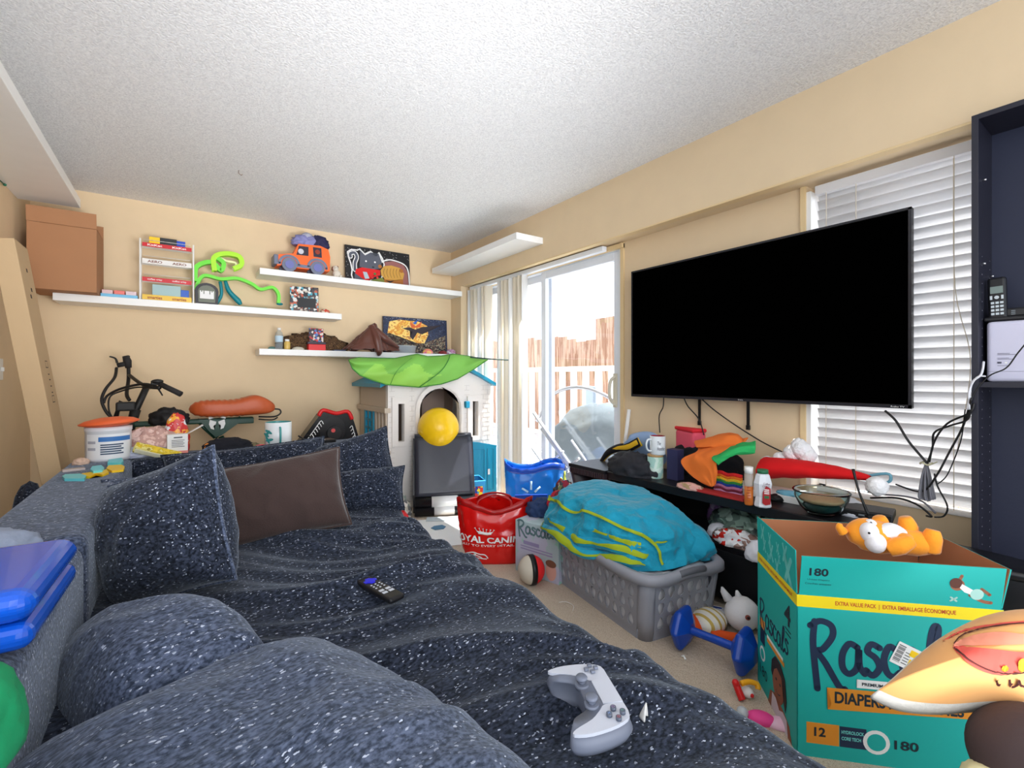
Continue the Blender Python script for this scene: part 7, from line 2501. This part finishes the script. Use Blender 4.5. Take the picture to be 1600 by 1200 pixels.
MB(mat('pale_pink', (238, 195, 215), 0.6)).ball((0.04, 0.0, 0.006), 0.032, 3, (1.8, 0.9, 0.5)).build('sole', t)
tag(MB(PAPER).tube([(0, 0, 0.004), (0.006, 0.012, 0.01), (0.004, 0.02, 0.004)], 0.004, 6).build('lint_piece', loc=tuple(at(1071, 1032, Z=0))), 'tiny white lint piece on the carpet below the dumbbell', 'lint')
tag(MB(PAPER).tube([(0, 0, 0.002), (0.03, 0.03, 0.006), (0.03, 0.08, 0.004), (0.0, 0.10, 0.002)], 0.0012, 5, smooth_pts=5).build('white_thread', loc=tuple(at(895, 955, Z=0))), 'loose white thread on the carpet below the basket', 'thread')

# ================================================================ on the sofa seat
pr2 = V((0.50, 1.47, 0))
zr = max(seat_z(0.50 + dx, 1.47 + dy) for dx in (-0.05, 0, 0.05) for dy in (-0.05, 0, 0.05)) + 0.004
t = thing('remote_control', 'black remote with a blue round pad lying on the charcoal seat', 'remote', (0.515, 1.475, zr), rot=(R(2), R(0), math.atan2((at(622, 957, Z=0.41) - at(556, 918, Z=0.41)).y, (at(622, 957, Z=0.41) - at(556, 918, Z=0.41)).x)))
RMB = mat('remote_black', (20, 20, 24), 0.4)
t.scale = (1.2, 1.2, 1.1)
MB(RMB).box(-0.095, -0.023, 0, 0.085, 0.023, 0.017, 0.007, seg=3).build('body', t)
fz = Fr((0, 0, 0.017), (1, 0, 0), (0, 1, 0))
MB(mat('royal_blue', (40, 40, 215), 0.4)).rect(fz, -0.062, -0.006, -0.028, 0.006, 0, 0.002).rect(fz, -0.051, -0.017, -0.039, 0.017, 0, 0.002).disc(fz, -0.045, 0, 0.013, 0, 0.0025).build('pad', t)
g = MB(mat('button_pale', (200, 205, 215), 0.5))
for i in range(3):
    for j in range(3):
        MB(g.mats[0]).disc(fz, -0.018 + 0.012 * i, -0.012 + 0.012 * j, 0.0028, 0, 0.001, 10).build('button', t)
for i in range(2):
    for j in range(2):
        MB(g.mats[0]).rect(fz, 0.022 + 0.016 * i, -0.016 + 0.019 * j, 0.032 + 0.016 * i, -0.003 + 0.019 * j, 0, 0.001).build('button', t)
g.disc(fz, -0.08, 0.006, 0.002, 0, 0.001, 8)
g.build('button', t)

# game controller
pcn = at(930, 1128, Z=0.42)
rzc = math.atan2((at(960, 1122, Z=0.42) - at(924, 1056, Z=0.42)).y, (at(960, 1122, Z=0.42) - at(924, 1056, Z=0.42)).x)
t = thing('game_controller', 'grey and white game controller on the front edge of the charcoal seat', 'controller', (pcn.x, pcn.y, seat_z(pcn.x, pcn.y) + 0.016), rot=(R(4), R(0), rzc))
t.scale = (1.18, 1.18, 1.18)
# local x runs along the controller (left grip to right grip), local y away from the player
CG = mat('controller_grey', (112, 118, 134), 0.5)
CW = mat('controller_white', (196, 200, 212), 0.45)
outl = [(-0.080, -0.062), (-0.062, -0.060), (-0.045, -0.030), (-0.028, -0.020), (0.028, -0.020), (0.045, -0.030), (0.062, -0.060), (0.080, -0.062), (0.088, -0.035), (0.082, 0.010), (0.066, 0.038), (0.030, 0.044), (-0.030, 0.044), (-0.066, 0.038), (-0.082, 0.010), (-0.088, -0.035)]


def slab(m, pts, z0, z1, nm, k=4, inset=0.010, parent=t):
    q = spline([V((x, y, 0)) for x, y in pts + [pts[0]]], k)[:-1]
    c = sum(q, V()) / len(q)
    b = MB(m)
    rows = []
    H_ = z1 - z0
    for fr2, zz in ((1 - 2.6 * inset / 0.05, z0), (1 - inset / 0.06, z0 + 0.18 * H_), (1, z0 + 0.5 * H_), (1 - inset / 0.06, z0 + 0.84 * H_), (1 - 2.6 * inset / 0.05, z1)):
        rows.append([b.bm.verts.new(V((c.x + (p_.x - c.x) * (1 - (1 - fr2) * 0.5), c.y + (p_.y - c.y) * (1 - (1 - fr2) * 0.5), zz))) for p_ in q])
    b.sm = True
    n = len(q)
    for r0, r1 in zip(rows, rows[1:]):
        for i in range(n):
            b.face([r0[i], r0[(i + 1) % n], r1[(i + 1) % n], r1[i]])
    for r_, s in ((rows[0], -1), (rows[-1], 1)):
        f_ = b.bm.faces.new(r_ if s > 0 else r_[::-1])
        f_.smooth = True
        bmesh.ops.triangulate(b.bm, faces=[f_])
    return b.build(nm, parent)


slab(CG, outl, 0, 0.040, 'body')
fz = Fr((0, 0, 0.039), (1, 0, 0), (0, 1, 0))
for s in (-1, 1):
    b = MB(CW)
    pts = [(s * 0.032, 0.038), (s * 0.062, 0.036), (s * 0.076, 0.012), (s * 0.082, -0.030), (s * 0.077, -0.058), (s * 0.068, -0.052), (s * 0.055, -0.022), (s * 0.040, -0.004), (s * 0.030, 0.008)]
    q = spline([V((x, y, 0)) for x, y in pts + [pts[0]]], 3)[:-1]
    q = [(v.x, v.y) for v in q]
    if s < 0:
        q = q[::-1]
    b.poly(fz, q, -0.003, 0.005)
    b.build('white_shell', t)
b = MB(CW).poly(fz, [(-0.028, 0.006), (0.028, 0.006), (0.032, 0.038), (-0.032, 0.038)], -0.002, 0.005)
b.build('touchpad', t)
for s in (-1, 1):
    st = MB(CG).cyl((s * 0.025, -0.012, 0.036), (s * 0.025, -0.012, 0.044), 0.012, n=20).cyl((s * 0.025, -0.012, 0.044), (s * 0.025, -0.012, 0.050), 0.0065, n=14)
    st.lathe([(0, 0.050), (0.0095, 0.050), (0.0105, 0.053), (0.0085, 0.056), (0, 0.055)], (s * 0.025, -0.012, 0), n=20)
    st.build('thumbstick', t)
for i, (dx, dy) in enumerate(((0, 0.011), (0.011, 0), (0, -0.011), (-0.011, 0))):
    c = MB(mat('button_slate', (88, 96, 112), 0.3)).cyl((0.057 + dx, 0.016 + dy, 0.042), (0.057 + dx, 0.016 + dy, 0.047), 0.0046, n=16).build('button', t)
    ic = MB(mat('icon_%d' % i, ((110, 170, 150), (200, 90, 100), (130, 160, 210), (190, 150, 200))[i], 0.5))
    f2 = Fr((0.057 + dx, 0.016 + dy, 0.0471), (1, 0, 0), (0, 1, 0))
    if i == 0:
        ic.stroke(f2, [(-0.002, -0.0015), (0.002, -0.0015), (0, 0.002), (-0.002, -0.0015)], 0.0007, 0, 0.0002, 0)
    elif i == 1:
        ic.stroke(f2, [(0.002 * math.cos(q), 0.002 * math.sin(q)) for q in [2 * PI * k / 12 for k in range(13)]], 0.0007, 0, 0.0002, 0)
    elif i == 2:
        ic.stroke(f2, [(-0.002, -0.002), (0.002, 0.002)], 0.0007, 0, 0.0002, 0).stroke(f2, [(-0.002, 0.002), (0.002, -0.002)], 0.0007, 0, 0.0002, 0)
    else:
        ic.stroke(f2, [(-0.0018, -0.0018), (0.0018, -0.0018), (0.0018, 0.0018), (-0.0018, 0.0018), (-0.0018, -0.0018)], 0.0007, 0, 0.0002, 0)
    ic.build('symbol', c)
    MB(CG).box(-0.057 + dx * 0.8 - 0.0038, 0.016 + dy * 0.8 - 0.0038, 0.042, -0.057 + dx * 0.8 + 0.0038, 0.016 + dy * 0.8 + 0.0038, 0.0465, 0.001).build('direction_button', t)
pw2 = at(1010, 1122, Z=0.42)
t = thing('plastic_piece', 'pointed white plastic piece sticking up at the sofa edge beside the controller', 'plastic', (pw2.x, pw2.y, seat_z(pw2.x, pw2.y) - 0.0), R(20))
MB(WHITE).grid(lambda u, v: (0.02 * (u - 0.5) * (1 - v) ** 0.7, 0.014 * math.sin(PI * u) * (1 - v), 0.032 * v), 8, 8).build('shell', t, solid=0.003)

# ================================================================ things on the near left sofa side
pcs = at(60, 915, Z=0.70)
t = thing('blue_case', 'glossy blue plastic carrying case lying on the sofa side at the left edge', 'case', (-0.37, 1.26, 0.6465), R(-2))
bl_ = MB(mat('glossy_blue', (12, 84, 200), 0.25, coat=0.4, bump=0.04, bscale=4))
bl_.box(-0.17, -0.165, 0.045, 0.175, 0.17, 0.10, 0.03, seg=5)
bl_.build('lid', t)
MB(mat('glossy_blue', (12, 84, 200), 0.25)).box(-0.168, -0.162, 0.0, 0.172, 0.167, 0.044, 0.02, seg=4).build('base', t)
fz = Fr((-0.03, 0.04, 0.0995), (1, 0, 0), (0, 1, 0))
MB(mat('glossy_blue', (12, 84, 200), 0.25)).stroke(fz, [(0.09 * math.cos(q), 0.09 * math.sin(q)) for q in [2 * PI * k / 24 for k in range(25)]], 0.006, 0, 0.002, 0).stroke(fz, [(0.04 * math.cos(q), 0.04 * math.sin(q)) for q in [2 * PI * k / 24 for k in range(25)]], 0.006, 0, 0.002, 0).build('embossed_ring', t)
cloth('grey_cloth', 'pale blue-grey cloth crumpled behind the blue case', 'cloth', mat('bluegrey_cloth', (150, 162, 185), 0.95, bump=0.3, bscale=50), (-0.40, 1.70, 0.65), (0.09, 0.09, 0.045), 91, 0.15, 2.4)
cloth('green_cloth', 'bright green cloth at the lower left corner of the sofa side', 'cloth', mat('emerald_cloth', (10, 150, 96), 0.9, bump=0.2, bscale=40), (-0.25, 0.80, 0.645), (0.085, 0.13, 0.09), 92, 0.12, 2.0)
cloth('dark_cushion', 'dark textured cushion on the floor behind the sofa side', 'cushion', SOFA, (-0.61, 3.22, 0), (0.08, 0.11, 0.42), 93, 0.08)

# ================================================================ orange cushion at the right front
P0 = at(1373, 1078, Z=0.50)
vd = V((S35, C35, 0))
cn = (-vd * 0.62 + V((0.12, 0.1, 0.78))).normalized()
t = thing('plush_cushion', 'orange plush cushion with a drawn red beak and white underside at the right edge', 'cushion', tuple(P0))


def onp(px, py):
    d = V((S35 + (px - 800) / FPX * C35, C35 - (px - 800) / FPX * S35, (588 - py) / FPX))
    o = V((0, 0, HC))
    return o + d * ((P0 - o).dot(cn) / d.dot(cn)) - P0


OCU = mat('peach_plush', (236, 172, 104), 0.95, sheen=0.2, vary=0.08, vscale=6)
outp = [(1373, 1078), (1400, 1057), (1440, 1020), (1480, 990), (1530, 966), (1590, 955), (1660, 962), (1715, 1000), (1725, 1050), (1690, 1088), (1610, 1096), (1545, 1096), (1480, 1100), (1415, 1094)]
oq = spline([onp(*q) for q in outp + [outp[0]]], 6)[:-1]
cc_ = onp(1555, 1035)
cr_ = cn.orthogonal().normalized()


def cu_pt(k, r_, side=1):
    n_ = len(oq)
    k = (k * n_) % n_
    i = int(k) % n_
    e = oq[i].lerp(oq[(i + 1) % n_], k - int(k))
    p_ = cc_.lerp(e, r_)
    h = 0.075 * max(0, 1 - r_ ** 2.2) ** 0.7
    if side > 0:
        return p_ + cn * (h + 0.003 * noise.noise(p_ * 14) * (1 - r_))
    return p_ - cn * (0.035 + h) if r_ < 0.999 else p_ - cn * 0.03


MB(OCU).grid(lambda u, v: cu_pt(u, v), 84, 22, wrap_u=True).build('top', t)
UWH = mat('white_plush_under', (226, 220, 210), 0.95, bump=0.2, bscale=70)
b = MB(UWH).grid(lambda u, v: cu_pt(u, 1) - cn * 0.034 * v + (cu_pt(u, 1) - cc_) * 0.03 * math.sin(PI * v), 84, 5, wrap_u=True)
b.grid(lambda u, v: cu_pt(u, v, -1), 84, 10, wrap_u=True)
b.build('underside', t)


def onc(px, py, off=0.0018):
    """a mark's place on the plush surface: pixel of the drawing, pushed out to the skin"""
    q = onp(px, py)
    for _ in range(6):
        d_ = q - cc_
        best = None
        n_ = len(oq)
        # radial position inside the outline
        for i in range(n_):
            a_, b_ = oq[i] - cc_, oq[(i + 1) % n_] - cc_
            ca_, cb_ = a_.cross(d_).dot(cn), d_.cross(b_).dot(cn)
            if ca_ >= -1e-9 and cb_ >= -1e-9 and (a_ + b_).dot(d_) > 0 or ca_ <= 1e-9 and cb_ <= 1e-9 and (a_ + b_).dot(d_) > 0:
                e = (a_ + b_) / 2
                best = min(1.0, d_.length / max(e.length, 1e-6))
                break
        r_ = best if best is not None else 0.5
        h = 0.075 * max(0, 1 - r_ ** 2.2) ** 0.7
        # slide along the sight line so the pushed-out point stays where the drawing is
        sk = (P0 + q + cn * h)
        dv = (sk - V((0, 0, HC)))
        tgt = onp(px, py) + P0
        dd = (tgt - V((0, 0, HC))).normalized()
        pr = V((0, 0, HC)) + dd * dv.dot(dd)
        q = q + (pr - sk) * 0.7
        q = q - cn * q.dot(cn)
    return q + cn * (h + off)


def mark(m, pts, w_, nm, off=0.002):
    g = MB(m)
    q = spline([V((a, b_, 0)) for a, b_ in pts], 8)
    rows = []
    for i, p_ in enumerate(q):
        tt = (q[min(i + 1, len(q) - 1)] - q[max(i - 1, 0)]).normalized()
        ww = w_ if not isinstance(w_, (list, tuple)) else w_[0] + (w_[1] - w_[0]) * math.sin(PI * min(1, i / (len(q) - 1)))
        nn = V((-tt.y, tt.x, 0)) * ww / 2
        rows.append([g.bm.verts.new(onc(p_.x + nn.x * s, p_.y + nn.y * s, off)) for s in (-1, -0.5, 0, 0.5, 1)])
    g.sm = True
    for r0, r1 in zip(rows, rows[1:]):
        for j in range(4):
            g.face([r0[j], r0[j + 1], r1[j + 1], r1[j]])
    return g.build(nm, t)


mark(mat('coral_red', (226, 92, 80), 0.9), [(1486, 1014), (1510, 1026), (1540, 1036), (1572, 1040), (1604, 1036), (1650, 1028)], (3, 36), 'beak')
mark(mat('coral_pink', (240, 150, 122), 0.9), [(1486, 1012), (1512, 1006), (1550, 1004), (1590, 1006), (1650, 1008)], (3, 20), 'beak_highlight', 0.003)
mark(mat('dark_stitch', (84, 40, 36), 0.9), [(1486, 1016), (1508, 1034), (1540, 1050), (1572, 1056), (1600, 1054)], 2.2, 'stitch', 0.004)
mark(mat('dark_stitch', (84, 40, 36), 0.9), [(1486, 1010), (1500, 996), (1530, 988), (1570, 983), (1620, 981)], 2.0, 'stitch', 0.004)
mark(mat('coral_red', (226, 92, 80), 0.9), [(1470, 1004), (1500, 990), (1540, 983), (1610, 979)], 3.0, 'stitch', 0.003)
mark(mat('dark_stitch', (84, 40, 36), 0.9), [(1555, 1066), (1557, 1072), (1561, 1073)], 3.5, 'stitch', 0.004)
mark(mat('dark_stitch', (84, 40, 36), 0.9), [(1575, 1064), (1578, 1075), (1587, 1073), (1590, 1066), (1594, 1074), (1606, 1074)], 3.5, 'stitch', 0.004)
mark(mat('mustard_dot', (222, 168, 44), 0.9), [(1586, 1046), (1592, 1045), (1598, 1046)], (8, 20), 'eye', 0.005)
mark(mat('mustard_dot', (222, 168, 44), 0.9), [(1561, 1050), (1566, 1049), (1571, 1050)], (4, 9), 'eye', 0.005)
cloth('cream_cloth', 'pale yellow cloth under the orange cushion at the right edge', 'cloth', mat('cream_cotton', (235, 228, 180), 0.9), (1.13, 0.10, 0.36), (0.10, 0.13, 0.06), 95, 0.1)
slb = thing('armchair', 'dark brown fabric armchair arm under the orange cushion', 'armchair', (1.17, -0.10, 0))
MB(mat('brown_pouffe_fabric', (74, 60, 60), 0.95, bump=0.2, bscale=80)).box(-0.12, -0.35, 0, 0.3, 0.30, 0.359, 0.06, seg=4).build('arm', slb)
MB(mat('brown_pouffe_fabric', (74, 60, 60), 0.95, bump=0.2, bscale=80)).ball((0.06, 0.235, 0.425), 0.105, 4, (1.1, 1.0, 0.8)).build('cushion_roll', slb)

# ================================================================ outdoors
struct('ground', MB(mat('patio_concrete', (205, 205, 208), 0.9, bump=0.2)).box(XW + 0.14, -6, -0.25, 14, 12, -0.12), 'pale concrete patio')
FW = patch_mat('fence_wood', [(176, 140, 118), (196, 164, 142), (160, 122, 100), (188, 150, 130)], 3, 0.9, stretch=(1, 3, 0.2), kind='noise')
t = thing('fence', 'weathered reddish board fence at the end of the patio', 'fence', (6.2, 5, -0.12))
rr = random.Random(11)
for k in range(34):
    y = -4 + k * 0.26
    h_ = 2.0 + rr.random() * 0.12 + (0.2 if k in (17, 18, 19) else 0) - (0.12 if k in (20, 21, 22) else 0)
    MB(FW).box(0.0, y, 0, 0.03, y + 0.24, h_, 0.003).build('board', t)
MB(FW).box(0.03, -4, 0.5, 0.08, 4.8, 0.6).box(0.03, -4, 1.3, 0.08, 4.8, 1.4).build('rail', t)
t = thing('railing', 'white slatted patio railing in front of the fence', 'railing', (5.2, 5, -0.12))
MB(WHITE).box(0, -3, 1.30, 0.06, 4, 1.38).box(0, -3, 0.2, 0.05, 4, 0.26).build('rail', t)
for k in range(26):
    MB(WHITE).box(0.01, -3 + k * 0.28, 0, 0.04, -3 + k * 0.28 + 0.13, 1.30).build('slat', t)
nb = thing('neighbour_house', 'pale neighbouring house with a blue-grey roof beyond the fence', 'house', (10.5, 7.5, -0.2))
MB(mat('pale_siding', (226, 224, 222), 0.8)).box(0, -3.5, 0, 3, 2.5, 2.0).build('wall', nb)
rf = MB(mat('blue_grey_roof', (150, 172, 205), 0.7))
rf.poly(Fr((-0.3, 0, 0), (0, -1, 0), (0, 0, 1)), [(-2.8, 2.0), (3.8, 2.0), (2.6, 2.55), (0.5, 2.75), (-1.8, 2.5)], -3.6, 3.6)
rf.build('roof', nb)
MB(mat('window_blue', (140, 165, 190), 0.3)).box(-0.02, 0.6, 1.2, 0.0, 1.8, 1.7).build('window', nb)
# patio chair + covered grill
t = thing('patio_chair', 'white metal patio chair outside the sliding door', 'chair', (4.35, 4.15, -0.12), R(60))
sm = MB(mat('chair_seat_white', (225, 228, 232), 0.5)).box(-0.22, -0.22, 0.78, 0.22, 0.22, 0.82, 0.01).build('seat', t)
for sx in (-1, 1):
    for sy in (-1, 1):
        MB(STEEL).cyl((sx * 0.24, sy * 0.24, 0), (sx * 0.19, sy * 0.19, 0.78), 0.014, n=8).build('leg', t)
MB(mat('chair_back_grey', (150, 165, 180), 0.5)).box(-0.20, 0.18, 0.84, 0.20, 0.22, 1.1, 0.02).build('backrest', t)
t = thing('covered_lounger', 'grey fabric-covered lounger with a tubular rail outside the sliding door', 'lounger', (3.55, 3.35, -0.12), R(14))
TG = mat('grey_tarp', (112, 122, 128), 0.8, bump=0.4, bscale=14)
MB(TG).ball((0, 0.05, 0.45), 1.0, 4, (0.36, 0.66, 0.46), seed=4, amp=0.10, fr=2.2).build('cover', t)
MB(TG).box(-0.33, -0.70, 0, 0.33, 0.70, 0.25, 0.03).build('base', t)
MB(STEEL).tube([(-0.36, -0.75, 0.5), (-0.38, -0.45, 0.88), (-0.38, 0.0, 1.10), (-0.38, 0.40, 1.05), (-0.36, 0.65, 0.75)], 0.018, 8, smooth_pts=6).build('rail', t)
